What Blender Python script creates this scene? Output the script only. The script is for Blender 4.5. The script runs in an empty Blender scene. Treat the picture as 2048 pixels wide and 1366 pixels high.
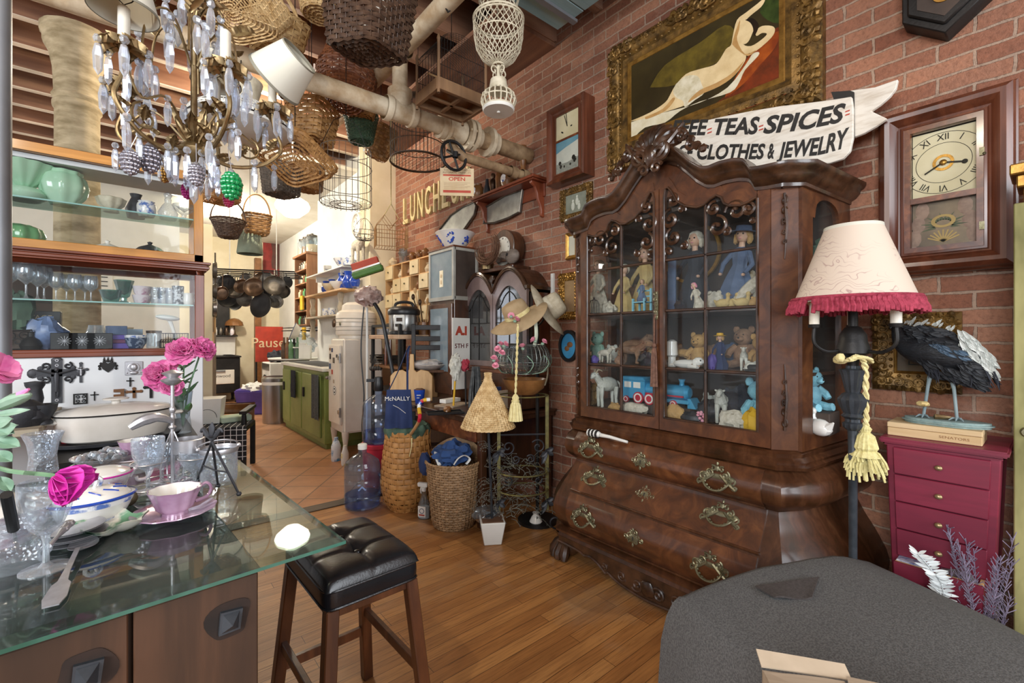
# -- camera
import bpy,bmesh,math,random
from math import pi,sin,cos,sqrt,atan2,radians
from mathutils import Vector as V,Matrix,Euler
from mathutils import noise as NZ
RND=random.Random(7)
SC=bpy.context.scene
COL=SC.collection
FPX,CX,HY,CAMZ=(910,1024,675,1.3)
_n=sqrt(761**2+910**2)
DX,DY=(761/_n,910/_n)
WX=2.536
cam=bpy.data.cameras.new('camera')
cam.sensor_width=36
cam.lens=FPX/2048*36
cam.shift_y=-(683-HY)/2048
cam.clip_start=.02
co=bpy.data.objects.new('camera',cam)
COL.objects.link(co)
co.location=(0,0,CAMZ)
co.rotation_euler=(pi/2,0,-atan2(DX,DY))
SC.camera=co
SC.view_settings.view_transform='Standard'
SC.view_settings.look='None'
SC.view_settings.gamma=1
SC.view_settings.exposure=.4
SC.cycles.use_denoising=True
SC.cycles.max_bounces=10
SC.cycles.transparent_max_bounces=24
SC.cycles.sample_clamp_indirect=6
SC.cycles.caustics_reflective=False
SC.cycles.caustics_refractive=False
w=bpy.data.worlds.new('world')
SC.world=w
w.use_nodes=True
bg=w.node_tree.nodes['Background']
bg.inputs[0].default_value=(.86,.92,1,1)
bg.inputs[1].default_value=.75
def lamp(name,kind,loc,energy,col,size=.1,sy=None,aim=None,spread=None):
 d=bpy.data.lights.new(name,kind)
 d.energy=energy
 d.color=col
 if kind=='AREA':
  d.shape='RECTANGLE'
  d.size=size
  d.size_y=sy or size
  if spread:
   d.spread=spread
 else:
  d.shadow_soft_size=size
 o=bpy.data.objects.new(name,d)
 COL.objects.link(o)
 o.location=loc
 if aim:
  o.rotation_euler=(V(aim)-V(loc)).to_track_quat('-Z','Y').to_euler()
 return o
lamp('shopfront_window_light','AREA',(1.35,-3.2,2.1),95,(.9,.95,1),2.1,2.2,(.9,2.5,1.2))
lamp('side_window_light','AREA',(-3,-.9,2.3),150,(.95,.97,1),2.2,1.8,(2,2.2,1.3))
lamp('ceiling_fill_light','POINT',(1,4.7,3.4),85,(1,.86,.66),.03)  # added fill to brighten the middle of the room, no bulb hangs here
lamp('entry_fill_light','POINT',(-.9,.4,3.1),50,(1,.88,.7),.025)  # unseen warm fill light towards the entry, no bulb modelled
lamp('kitchen_ceiling_light','POINT',(.9,8.6,2.9),150,(1,.92,.78),.15)
lamp('back_room_light','POINT',(-2.6,5.2,2.6),70,(1,.93,.85),.2)
def ray(px,py):
 u=(px-CX)/FPX
 return(DX+u*DY,DY-u*DX,(HY-py)/FPX)
def pX(px,py,X=WX):
 d=ray(px,py)
 t=X/d[0]
 return V((X,d[1]*t,CAMZ+d[2]*t))
def pY(px,py,Y):
 d=ray(px,py)
 t=Y/d[1]
 return V((d[0]*t,Y,CAMZ+d[2]*t))
def pZ(px,py,Z=0):
 d=ray(px,py)
 t=(Z-CAMZ)/d[2]
 return V((d[0]*t,d[1]*t,Z))
def pT(px,py,t):
 d=ray(px,py)
 return V((d[0]*t,d[1]*t,CAMZ+d[2]*t))
MA={}
class B:
 def __init__(s):
  s.v=[]
  s.f=[]
 def add(s,v,f,m=None):
  o=len(s.v)
  s.v+=[tuple(m@V(p))for p in v]if m is not None else[tuple(p)for p in v]
  s.f+=[tuple((i+o for i in q))for q in f]
  return s
 def box(s,c,d,m=None,r=None):
  x,y,z=(d[0]/2,d[1]/2,d[2]/2)
  vs=[V((i*x,j*y,k*z))for i in(-1,1)for j in(-1,1)for k in(-1,1)]
  if r is not None:
   e=Euler(r).to_matrix()
   vs=[e@q for q in vs]
  vs=[q+V(c)for q in vs]
  return s.add(vs,[(0,1,3,2),(4,6,7,5),(0,4,5,1),(2,3,7,6),(0,2,6,4),(1,5,7,3)],m)
 def bx(s,x0,x1,y0,y1,z0,z1,m=None):
  return s.box(((x0+x1)/2,(y0+y1)/2,(z0+z1)/2),(abs(x1-x0),abs(y1-y0),abs(z1-z0)),m)
 def bar(s,a,b,w,h,up=(0,0,1)):
  a=V(a)
  b=V(b)
  d=b-a
  L=d.length
  d.normalize()
  sx=d.cross(V(up))
  if sx.length<.0001:
   sx=d.cross(V((0,1,0)))
  sx.normalize()
  sz=sx.cross(d)
  vs=[a+d*(L*i)+sx*(w/2*j)+sz*(h/2*k)for i in(0,1)for j in(-1,1)for k in(-1,1)]
  return s.add(vs,[(0,1,3,2),(4,6,7,5),(0,4,5,1),(2,3,7,6),(0,2,6,4),(1,5,7,3)])
 def tube(s,pts,r,n=7,closed=False,m=None,flat=1):
  pts=[V(p)for p in pts]
  k=len(pts)
  rs=r if isinstance(r,(list,tuple))else[r]*k
  vs=[]
  fs=[]
  ref=None
  for i in range(k):
   if closed:
    t=pts[(i+1)%k]-pts[i-1]
   else:
    t=pts[min(i+1,k-1)]-pts[max(i-1,0)]
   if t.length<1e-09:
    t=V((0,0,1))
   t.normalize()
   if ref is None:
    ref=t.cross(V((0,0,1)))
    if ref.length<.001:
     ref=t.cross(V((0,1,0)))
   ref=ref-t*ref.dot(t)
   if ref.length<1e-06:
    ref=t.orthogonal()
   ref.normalize()
   bn=t.cross(ref)
   for j in range(n):
    a=2*pi*j/n
    vs.append(pts[i]+ref*(cos(a)*rs[i])+bn*(sin(a)*rs[i]*flat))
  for i in range(k if closed else k-1):
   i2=(i+1)%k
   for j in range(n):
    j2=(j+1)%n
    fs.append((i*n+j,i*n+j2,i2*n+j2,i2*n+j))
  if not closed:
   fs.append(tuple(range(n-1,-1,-1)))
   fs.append(tuple(((k-1)*n+j for j in range(n))))
  return s.add(vs,fs,m)
 def lat(s,prof,n=24,c=(0,0,0),sx=1,sy=1,m=None,fl=0,fn=8,rot=None):
  vs=[]
  fs=[]
  rings=[]
  for r,z in prof:
   if r<1e-06:
    rings.append([len(vs)])
    vs.append(V((0,0,z)))
   else:
    ids=[]
    for j in range(n):
     a=2*pi*j/n
     rr=r*(1+fl*cos(fn*a))
     ids.append(len(vs))
     vs.append(V((cos(a)*rr*sx,sin(a)*rr*sy,z)))
    rings.append(ids)
  for a,b in zip(rings,rings[1:]):
   if len(a)==1 and len(b)==1:
    continue
   if len(a)==1:
    fs+=[(a[0],b[(j+1)%n],b[j])for j in range(n)][::1]
   elif len(b)==1:
    fs+=[(a[j],a[(j+1)%n],b[0])for j in range(n)]
   else:
    fs+=[(a[j],a[(j+1)%n],b[(j+1)%n],b[j])for j in range(n)]
  if rot is not None:
   e=Euler(rot).to_matrix()
   vs=[e@q for q in vs]
  vs=[q+V(c)for q in vs]
  return s.add(vs,fs,m)
 def pri(s,poly,z0,z1,m=None):
  n=len(poly)
  vs=[(p[0],p[1],z0)for p in poly]+[(p[0],p[1],z1)for p in poly]
  fs=[tuple(range(n-1,-1,-1)),tuple(range(n,2*n))]
  fs+=[(i,(i+1)%n,n+(i+1)%n,n+i)for i in range(n)]
  return s.add(vs,fs,m)
 def sph(s,c,r,n=12,m=None,rot=None,k=None):
  r=r if isinstance(r,(tuple,list))else(r,r,r)
  k=k or max(4,n//2)
  prof=[(sin(pi*i/k),-cos(pi*i/k))for i in range(k+1)]
  b=B().lat(prof,n)
  e=Euler(rot).to_matrix()if rot is not None else None
  vs=[]
  for q in b.v:
   q=V((q[0]*r[0],q[1]*r[1],q[2]*r[2]))
   if e is not None:
    q=e@q
   vs.append(q+V(c))
  return s.add(vs,b.f,m)
 def grid(s,fn,nu,nv,cu=False,m=None,th=0):
  vs=[V(fn(i/(nu if cu else nu),j/nv))for i in range(nu if cu else nu+1)for j in range(nv+1)]
  w=nv+1
  K=nu if cu else nu+1
  fs=[]
  for i in range(nu):
   i2=(i+1)%K
   for j in range(nv):
    fs.append((i*w+j,i2*w+j,i2*w+j+1,i*w+j+1))
  return s.add(vs,fs,m)
 def sheet(s,fn,nu,nv,th,m=None):
  P=[[V(fn(i/nu,j/nv))for j in range(nv+1)]for i in range(nu+1)]
  N=[]
  for i in range(nu+1):
   row=[]
   for j in range(nv+1):
    a=P[min(i+1,nu)][j]-P[max(i-1,0)][j]
    b=P[i][min(j+1,nv)]-P[i][max(j-1,0)]
    q=a.cross(b)
    if q.length>1e-12:
     q.normalize()
    row.append(q)
   N.append(row)
  w=nv+1
  tot=(nu+1)*w
  vs=[P[i][j]for i in range(nu+1)for j in range(w)]+[P[i][j]-N[i][j]*th for i in range(nu+1)for j in range(w)]
  fs=[]
  for i in range(nu):
   for j in range(nv):
    a,b,c,d=(i*w+j,(i+1)*w+j,(i+1)*w+j+1,i*w+j+1)
    fs.append((a,b,c,d))
    fs.append((d+tot,c+tot,b+tot,a+tot))
  edge=[i*w for i in range(nu+1)]+[nu*w+j for j in range(1,w)]+[i*w+nv for i in range(nu-1,-1,-1)]+[j for j in range(nv-1,0,-1)]
  for a,b in zip(edge,edge[1:]+edge[:1]):
   fs.append((b,a,a+tot,b+tot))
  return s.add(vs,fs,m)
def obj(name,b,mat,parent=None,bev=0,ang=35,loc=None,rz=0,sub=0,rot=None,flat=False,seg=1):
 me=bpy.data.meshes.new(name)
 me.from_pydata(b.v,[],b.f)
 if bev or sub:
  bm=bmesh.new()
  bm.from_mesh(me)
  bmesh.ops.remove_doubles(bm,verts=bm.verts,dist=1e-06)
  if bev:
   ed=[e for e in bm.edges if len(e.link_faces)==2 and e.calc_face_angle(0)>.6]
   bmesh.ops.bevel(bm,geom=ed,offset=bev,segments=seg,affect='EDGES',clamp_overlap=True)
  bm.to_mesh(me)
  bm.free()
 me.materials.append(MA[mat]if isinstance(mat,str)else mat)
 if not flat:
  me.shade_smooth()
  me.set_sharp_from_angle(angle=radians(ang))
 o=bpy.data.objects.new(name,me)
 COL.objects.link(o)
 if parent is not None:
  o.parent=parent
 if loc is not None:
  o.location=loc
 if rot is not None:
  o.rotation_euler=rot
 elif rz:
  o.rotation_euler=(0,0,rz)
 if sub:
  md=o.modifiers.new('sub','SUBSURF')
  md.levels=sub
  md.render_levels=sub
 return o
def tag(o,label,cat,group=None):
 o['label']=label
 o['category']=cat
 if group:
  o['group']=group
 return o
def struct(o):
 o['kind']='structure'
 return o
def thing(name,label,cat,loc=(0,0,0),rz=0,group=None,rot=None):
 o=bpy.data.objects.new(name,None)
 o.empty_display_size=.05
 COL.objects.link(o)
 o.location=loc
 o.rotation_euler=rot if rot is not None else(0,0,rz)
 return tag(o,label,cat,group)
def one(name,b,mat,label,cat,loc=(0,0,0),rz=0,group=None,**k):
 return tag(obj(name,b,mat,None,loc=loc,rz=rz,**k),label,cat,group)
def kids(o):
 return[c for c in bpy.data.objects if c.parent==o]
def dup(o,loc=None,rz=None,label=None,parent=None,rot=None,sc=None,mat=None):
 c=o.copy()
 COL.objects.link(c)
 if parent is not None:
  c.parent=parent
 for ch in o.children:
  dup(ch,parent=c)
 if loc is not None:
  c.location=loc
 if rot is not None:
  c.rotation_euler=rot
 elif rz is not None:
  c.rotation_euler=(0,0,rz)
 if sc is not None:
  c.scale=(sc,)*3 if isinstance(sc,(int,float))else sc
 if label:
  c['label']=label
 return c
WR=-pi/2
def wr(x0,x1,y0,y1,X=WX):
 a=pX(x0,y0,X)
 b=pX(x0,y1,X)
 c=pX(x1,y0,X)
 return(V((X,(a.y+c.y)/2,(a.z+b.z)/2)),abs(a.y-c.y),abs(a.z-b.z))
def text_b(s,size,depth=.002,m=None,shear=0,bold=0,align='CENTER',sx=1):
 cu=bpy.data.curves.new('t','FONT')
 cu.body=s
 cu.size=size
 cu.extrude=depth
 cu.align_x=align
 cu.align_y='CENTER'
 cu.shear=shear
 cu.offset=bold
 cu.resolution_u=3
 o=bpy.data.objects.new('t',cu)
 COL.objects.link(o)
 bpy.context.view_layer.update()
 me=bpy.data.meshes.new_from_object(o.evaluated_get(bpy.context.evaluated_depsgraph_get()))
 v=[(q.co.x*sx,q.co.y,q.co.z)for q in me.vertices]
 f=[tuple(p.vertices)for p in me.polygons]
 bpy.data.objects.remove(o)
 bpy.data.meshes.remove(me)
 bpy.data.curves.remove(cu)
 b=B()
 return b.add(v,f,m)
def std(y=0,x=0,z=0):
 return Matrix.Translation((x,y,z))@Matrix.Rotation(pi/2,4,'X')
def spiral(c,r0,r1,a0,turns,n=18,pl='xz',y=0):
 out=[]
 for i in range(n+1):
  t=i/n
  a=a0+turns*2*pi*t
  r=r0+(r1-r0)*t
  p=(c[0]+cos(a)*r,c[1]+sin(a)*r)
  out.append((p[0],y,p[1])if pl=='xz' else(p[0],p[1],y))
 return out
def circ(r,n,z=0,c=(0,0),ry=None,a0=0):
 ry=ry or r
 return[(c[0]+cos(a0+2*pi*i/n)*r,c[1]+sin(a0+2*pi*i/n)*ry,z)for i in range(n)]
def smo(pts,k=4):
 P=[V(p)for p in pts]
 out=[]
 for i in range(len(P)-1):
  a=P[max(i-1,0)]
  b=P[i]
  c=P[i+1]
  d=P[min(i+2,len(P)-1)]
  for j in range(k):
   t=j/k
   out.append(.5*(2*b+(c-a)*t+(2*a-5*b+4*c-d)*t*t+(3*b-a-3*c+d)*t**3))
 out.append(P[-1])
 return out
def lump(b,c,r,amp=.15,fr=3,n=14,seed=0,rot=None):
 q=B().sph((0,0,0),1,n)
 r=r if isinstance(r,(tuple,list))else(r,r,r)
 e=Euler(rot).to_matrix()if rot else None
 vs=[]
 for v in q.v:
  v=V(v)
  k=1+amp*NZ.noise(v*fr+V((seed*3.1,seed*1.7,seed)))
  v=V((v.x*r[0]*k,v.y*r[1]*k,v.z*r[2]*k))
  if e:
   v=e@v
  vs.append(v+V(c))
 return b.add(vs,q.f)
def weave(prof,nst=32,row=.008,amp=.0025,n=None,sx=1,sy=1,sq=0,stake=.0025,thick=.004,bottom=True,ribs=True):
 b=B()
 n=n or nst*2
 def rad(a):
  if not sq:
   return 1
  c,s2=(abs(cos(a)),abs(sin(a)))
  p=2+sq
  return(c**p+s2**p)**(-1/p)
 P=[V((p[0],0,p[1]))for p in prof]
 L=[0]
 for a,c in zip(P,P[1:]):
  L.append(L[-1]+(c-a).length)
 rows=max(2,int(L[-1]/row))
 def at(d):
  d=min(max(d,0),L[-1])
  for i in range(len(L)-1):
   if d<=L[i+1]+1e-09:
    t=(d-L[i])/max(L[i+1]-L[i],1e-09)
    q=P[i].lerp(P[i+1],t)
    tg=(P[i+1]-P[i]).normalized()
    return(q.x,q.z,tg)
 for k in range(rows):
  r,z,tg=at((k+.5)*L[-1]/rows)
  h=L[-1]/rows*.46
  nx,nz=(tg.z,-tg.x)
  vs=[]
  fs=[]
  for j in range(n):
   a=2*pi*j/n
   q=rad(a)
   d=amp*cos(nst/2*a+pi*k)if nst else 0
   for s,o in((-1,0),(0,1),(1,0),(0,-1)):
    rr=r+nx*(d+o*thick/2)+tg.x*h*s
    zz=z+nz*(d+o*thick/2)+tg.z*h*s
    vs.append((cos(a)*rr*q*sx,sin(a)*rr*q*sy,zz))
  for j in range(n):
   j2=(j+1)%n
   for s in range(4):
    fs.append((j*4+s,j2*4+s,j2*4+(s+1)%4,j*4+(s+1)%4))
  b.add(vs,fs)
 if ribs:
  for j in range(nst):
   a=2*pi*j/nst
   q=rad(a)
   b.tube([(cos(a)*p[0]*q*sx,sin(a)*p[0]*q*sy,p[1])for p in prof],stake,4)
 if bottom:
  r,z=prof[0]
  for k in range(max(3,int(r/(row*1.6)))):
   rr=r*(k+.7)/max(3,int(r/(row*1.6)))
   b.tube([(cos(2*pi*j/n)*rr*rad(2*pi*j/n)*sx,sin(2*pi*j/n)*rr*rad(2*pi*j/n)*sy,z+amp*.6*cos(nst/2*2*pi*j/n+pi*k))for j in range(n)],row*.5,4,True)
  for j in range(0,nst,2):
   a=2*pi*j/nst
   q=rad(a)
   b.tube([(0,0,z),(cos(a)*r*q*sx,sin(a)*r*q*sy,z)],stake,4)
 return b
def rim_b(r,z,th,n=48,sx=1,sy=1,sq=0,tw=0):
 b=B()
 def rad(a):
  c,s2=(abs(cos(a)),abs(sin(a)))
  p=2+sq
  return(c**p+s2**p)**(-1/p)if sq else 1
 if tw:
  for ph in(0,pi):
   b.tube([(cos(2*pi*j/n)*(r*rad(2*pi*j/n)+th*.5*cos(tw*2*pi*j/n+ph))*sx,sin(2*pi*j/n)*(r*rad(2*pi*j/n)+th*.5*cos(tw*2*pi*j/n+ph))*sy,z+th*.5*sin(tw*2*pi*j/n+ph))for j in range(n)],th*.6,5,True)
 else:
  b.tube([(cos(2*pi*j/n)*r*rad(2*pi*j/n)*sx,sin(2*pi*j/n)*r*rad(2*pi*j/n)*sy,z)for j in range(n)],th,6,True)
 return b
 # -- materials
def lin(h):
 h=h.lstrip('#')
 c=[int(h[i:i+2],16)/255 for i in(0,2,4)]
 return tuple((x/12.92 if x<=.04045 else((x+.055)/1.055)**2.4 for x in c))+(1,)
class NT:
 def __init__(s,name):
  s.m=bpy.data.materials.new(name)
  s.m.use_nodes=True
  s.t=s.m.node_tree
  s.n=s.t.nodes
  s.l=s.t.links
  s.p=s.n['Principled BSDF']
  s.out=s.n['Material Output']
  s.tc=s.n.new('ShaderNodeTexCoord')
 def new(s,ty,**k):
  q=s.n.new('ShaderNode'+ty)
  for a,b in k.items():
   setattr(q,a,b)
  return q
 def ln(s,a,b):
  s.l.new(a,b)
 def map(s,sc=(1,1,1),rot=(0,0,0),src='Object',vec=None):
  q=s.new('Mapping')
  q.inputs['Scale'].default_value=sc
  q.inputs['Rotation'].default_value=rot
  s.ln(vec if vec is not None else s.tc.outputs[src],q.inputs[0])
  return q.outputs[0]
 def noise(s,vec,scale,detail=3,rough=.55,dist=0):
  q=s.new('TexNoise')
  q.inputs['Scale'].default_value=scale
  q.inputs['Detail'].default_value=detail
  q.inputs['Roughness'].default_value=rough
  q.inputs['Distortion'].default_value=dist
  if vec is not None:
   s.ln(vec,q.inputs['Vector'])
  return q.outputs['Fac']
 def ramp(s,fac,stops):
  q=s.new('ValToRGB')
  e=q.color_ramp.elements
  while len(e)>1:
   e.remove(e[-1])
  e[0].position=stops[0][0]
  e[0].color=stops[0][1]
  for p,c in stops[1:]:
   x=e.new(p)
   x.color=c
  s.ln(fac,q.inputs[0])
  return q.outputs[0]
 def mix(s,a,b,fac,mode='MIX'):
  q=s.new('Mix',data_type='RGBA',blend_type=mode)
  for v,i in((fac,0),(a,6),(b,7)):
   if hasattr(v,'links')or hasattr(v,'is_linked'):
    s.ln(v,q.inputs[i])
   else:
    q.inputs[i].default_value=v
  return q.outputs[2]
 def bump(s,h,st=.3,d=.01,nrm=None):
  q=s.new('Bump')
  q.inputs['Strength'].default_value=st
  q.inputs['Distance'].default_value=d
  s.ln(h,q.inputs['Height'])
  if nrm is not None:
   s.ln(nrm,q.inputs['Normal'])
  return q.outputs[0]
 def set(s,col=None,rough=None,metal=None,nrm=None,**k):
  for v,i in((col,'Base Color'),(rough,'Roughness'),(metal,'Metallic'),(nrm,'Normal')):
   if v is None:
    continue
   if hasattr(v,'is_linked'):
    s.ln(v,s.p.inputs[i])
   else:
    s.p.inputs[i].default_value=v
  for a,v in k.items():
   s.p.inputs[a.replace('_',' ')].default_value=v
  return s.m
def mt(name,c1,c2=None,rough=.5,metal=0,bump=0,bs=60,vs=6,st=(1,1,1),lo=.35,hi=.65,coat=0,bd=.004,det=4,**k):
 s=NT(name)
 v=s.map(st)
 f=s.noise(v,vs,det,.6)
 col=s.ramp(f,[(lo,lin(c1)),(hi,lin(c2 or c1))])
 nr=s.bump(s.noise(v,bs,3,.6),bump,bd)if bump else None
 if coat:
  k['Coat_Weight']=coat
  k['Coat_Roughness']=.12
 return s.set(col,rough,metal,nr,**k)
def wood(name,c1,c2,c3=None,rough=.4,axis=2,sc=6,coat=0,bump=.08,burl=False):
 s=NT(name)
 st=[sc*3]*3
 st[axis]=sc*.25
 if burl:
  st=[sc]*3
 v=s.map(tuple(st))
 f=s.noise(v,1,6,.62,1.5 if burl else .6)
 col=s.ramp(f,[(.3,lin(c1)),(.5,lin(c3 or c1)),(.7,lin(c2))])
 f2=s.noise(s.map((2,2,2)),1.3,2)
 col=s.mix(col,s.ramp(f2,[(.35,(.72,.72,.72,1)),(.65,(1.12,1.08,1.05,1))]),1,'MULTIPLY')
 k={}
 if coat:
  k={'Coat_Weight':coat,'Coat_Roughness':.15}
 return s.set(col,rough,0,s.bump(f,bump,.004),**k)
def glass(name,tint='ffffff',refl=1,rough=.02,dust=0,ior=1.45):
 s=NT(name)
 s.n.remove(s.p)
 tr=s.new('BsdfTransparent')
 tr.inputs[0].default_value=lin(tint)
 gl=s.new('BsdfGlossy')
 gl.inputs['Roughness'].default_value=rough
 lw=s.new('LayerWeight')
 lw.inputs[0].default_value=.5
 pw=s.new('Math',operation='POWER')
 pw.inputs[1].default_value=5
 s.ln(lw.outputs['Facing'],pw.inputs[0])
 f0=((ior-1)/(ior+1))**2
 mu=s.new('Math',operation='MULTIPLY_ADD')
 mu.inputs[1].default_value=.85*min(refl,1)
 mu.inputs[2].default_value=f0*refl
 s.ln(pw.outputs[0],mu.inputs[0])
 mx=s.new('MixShader')
 s.ln(mu.outputs[0],mx.inputs[0])
 s.ln(tr.outputs[0],mx.inputs[1])
 s.ln(gl.outputs[0],mx.inputs[2])
 o=mx.outputs[0]
 if dust:
  df=s.new('BsdfDiffuse')
  df.inputs[0].default_value=(.6,.6,.58,1)
  m2=s.new('MixShader')
  f=s.noise(s.map((3,3,3)),2.5,4)
  r=s.ramp(f,[(.35,(dust*.3,)*3+(1,)),(.7,(dust*1.6,)*3+(1,))])
  s.ln(r,m2 .inputs[0])
  s.ln(o,m2 .inputs[1])
  s.ln(df.outputs[0],m2 .inputs[2])
  o=m2 .outputs[0]
 s.ln(o,s.out.inputs[0])
 return s.m
def solidglass(name,tint='ffffff',rough=0,ior=1.45,bump=0,bs=60):
 s=NT(name)
 nr=s.bump(s.noise(s.map(),bs,2),bump,.004)if bump else None
 return s.set(lin(tint),rough,0,nr,Transmission_Weight=1,IOR=ior)
def cutglass(name,tint='dfe6ee',a=.62,bump=.5,bs=90,vor=True):
 s=NT(name)
 s.n.remove(s.p)
 tr=s.new('BsdfTransparent')
 tr.inputs[0].default_value=lin(tint)
 gl=s.new('BsdfGlossy')
 gl.inputs['Roughness'].default_value=.08
 gl.inputs[0].default_value=(.95,.97,1,1)
 df=s.new('BsdfDiffuse')
 df.inputs[0].default_value=lin('f0f4fa')
 lw=s.new('LayerWeight')
 lw.inputs[0].default_value=.45
 if bump:
  q=s.new('TexVoronoi')
  q.inputs['Scale'].default_value=bs
  s.ln(s.map(),q.inputs['Vector'])
  nb=s.bump(q.outputs['Distance'],bump,.006)
  s.ln(nb,gl.inputs['Normal'])
  s.ln(nb,lw.inputs['Normal'])
 m0=s.new('MixShader')
 m0 .inputs[0].default_value=.42
 s.ln(gl.outputs[0],m0 .inputs[1])
 s.ln(df.outputs[0],m0 .inputs[2])
 r=s.ramp(lw.outputs['Facing'],[(0,((1-a)*.55,)*3+(1,)),(1,(min(1,1.5*(1-a)+.3),)*3+(1,))])
 mx=s.new('MixShader')
 s.ln(r,mx.inputs[0])
 s.ln(tr.outputs[0],mx.inputs[1])
 s.ln(m0 .outputs[0],mx.inputs[2])
 s.ln(mx.outputs[0],s.out.inputs[0])
 return s.m
def emit(name,col,st):
 s=NT(name)
 return s.set(lin(col),.5,0,None,Emission_Color=lin(col),Emission_Strength=st)
def brick_mat():
 s=NT('old_brick')
 sx=s.new('SeparateXYZ')
 s.ln(s.tc.outputs['Object'],sx.inputs[0])
 cb=s.new('CombineXYZ')
 s.ln(sx.outputs[1],cb.inputs[0])
 s.ln(sx.outputs[2],cb.inputs[1])
 wob=s.new('TexNoise')
 wob.inputs['Scale'].default_value=11
 s.ln(s.tc.outputs['Object'],wob.inputs['Vector'])
 wv=s.new('VectorMath',operation='SCALE')
 wv.inputs[3].default_value=.017
 s.ln(wob.outputs['Color'],wv.inputs[0])
 ad=s.new('VectorMath',operation='ADD')
 s.ln(cb.outputs[0],ad.inputs[0])
 s.ln(wv.outputs[0],ad.inputs[1])
 br=s.new('TexBrick')
 br.offset=.5
 br.squash=1
 for k,v in(('Scale',1),('Mortar Size',.006),('Mortar Smooth',.25),('Bias',0),('Brick Width',.213),('Row Height',.0677)):
  br.inputs[k].default_value=v
 br.inputs['Color1'].default_value=lin('a0745d')
 br.inputs['Color2'].default_value=lin('7c4e3c')
 br.inputs['Mortar'].default_value=lin('a08a79')
 s.ln(ad.outputs[0],br.inputs['Vector'])
 big=s.noise(s.tc.outputs['Object'],1.4,4,.6)
 c=s.mix(br.outputs['Color'],s.ramp(big,[(.3,(.68,.64,.64,1)),(.5,(1,1,1,1)),(.72,(1.25,1.12,1,1))]),.85,'MULTIPLY')
 fine=s.noise(s.tc.outputs['Object'],60,5,.7)
 c=s.mix(c,s.ramp(fine,[(.3,(.62,.58,.56,1)),(.5,(1,1,1,1)),(.75,(1.25,1.2,1.15,1))]),.8,'MULTIPLY')
 eff=s.noise(s.tc.outputs['Object'],3.2,6,.72)
 c=s.mix(c,lin('b89a88'),s.ramp(eff,[(.56,(0,0,0,1)),(.75,(.55,.55,.55,1))]))
 inv=s.new('Math',operation='SUBTRACT')
 inv.inputs[0].default_value=1
 s.ln(br.outputs['Fac'],inv.inputs[1])
 n1=s.bump(inv.outputs[0],1,.014)
 n2=s.bump(fine,.7,.009,n1)
 return s.set(c,.88,0,n2)
def plank_mat(name,c1,c2,c3,wd,ln_,axis_x=True,rough=.32,wear_daylight=None,gapc='2a1608',rot=0):
 s=NT(name)
 v=s.map((1,1,1),(0,0,rot))
 br=s.new('TexBrick')
 br.offset=.37
 br.offset_frequency=3
 for k,x in(('Scale',1),('Mortar Size',.0011),('Mortar Smooth',.1),('Bias',0),('Brick Width',ln_),('Row Height',wd)):
  br.inputs[k].default_value=x
 br.inputs['Color1'].default_value=lin(c1)
 br.inputs['Color2'].default_value=lin(c2)
 br.inputs['Mortar'].default_value=lin(gapc)
 s.ln(v,br.inputs['Vector'])
 g=s.noise(s.map((3,70,3),vec=v),1.6,6,.65,.8)
 c=s.mix(br.outputs['Color'],s.ramp(g,[(.32,(.5,.42,.34,1)),(.5,(.95,.93,.9,1)),(.7,(1.2,1.16,1.1,1))]),.85,'MULTIPLY')
 big=s.noise(s.map((1.2,5,1),vec=v),1.3,3)
 c=s.mix(c,lin(c3),s.ramp(big,[(.48,(0,0,0,1)),(.7,(.6,.6,.6,1))]))
 if wear_daylight:
  e=s.noise(s.tc.outputs['Object'],1.1,6,.66)
  c=s.mix(c,lin(wear_daylight),s.ramp(e,[(.52,(0,0,0,1)),(.7,(.55,.55,.55,1))]))  # greyish patches: wear plus cool daylight put into the colour
 rr=s.ramp(g,[(.3,(rough+.12,)*3+(1,)),(.7,(rough,)*3+(1,))])
 return s.set(c,rr,0,s.bump(br.outputs['Fac'],.25,.003))
def tile_mat():
 s=NT('terracotta_tile')
 v=s.map((1,1,1),(0,0,radians(38)))
 br=s.new('TexBrick')
 br.offset=0
 for k,x in(('Scale',1),('Mortar Size',.006),('Mortar Smooth',.2),('Bias',0),('Brick Width',.31),('Row Height',.31)):
  br.inputs[k].default_value=x
 br.inputs['Color1'].default_value=lin('b98a66')
 br.inputs['Color2'].default_value=lin('a6744f')
 br.inputs['Mortar'].default_value=lin('6e5744')
 s.ln(v,br.inputs['Vector'])
 n=s.noise(s.tc.outputs['Object'],5,5,.65)
 c=s.mix(br.outputs['Color'],s.ramp(n,[(.3,(.75,.7,.66,1)),(.7,(1.15,1.12,1.08,1))]),.8,'MULTIPLY')
 return s.set(c,.42,0,s.bump(br.outputs['Fac'],.3,-.004))
def shade_mat():
 s=NT('damask_shade')
 v=s.map((1,1,1))
 w1=s.new('TexWave',wave_type='RINGS',rings_direction='SPHERICAL')
 w1 .inputs['Scale'].default_value=9
 w1 .inputs['Distortion'].default_value=9
 w1 .inputs['Detail'].default_value=1.2
 w1 .inputs['Detail Scale'].default_value=2.2
 s.ln(v,w1 .inputs['Vector'])
 m=s.noise(s.map((1,1,1)),8,1)
 f=s.new('Math',operation='MULTIPLY')
 s.ln(s.ramp(w1 .outputs['Fac'],[(.5,(0,0,0,1)),(.62,(1,1,1,1)),(.8,(0,0,0,1))]),f.inputs[0])
 s.ln(s.ramp(m,[(.44,(0,0,0,1)),(.54,(.8,.8,.8,1))]),f.inputs[1])
 c=s.mix(lin('d3c3b2'),lin('a07e7b'),f.outputs[0])
 return s.set(c,.8,0,s.bump(s.noise(v,400,1),.1,.001),Subsurface_Weight=0)
MA['brick']=brick_mat()
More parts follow.
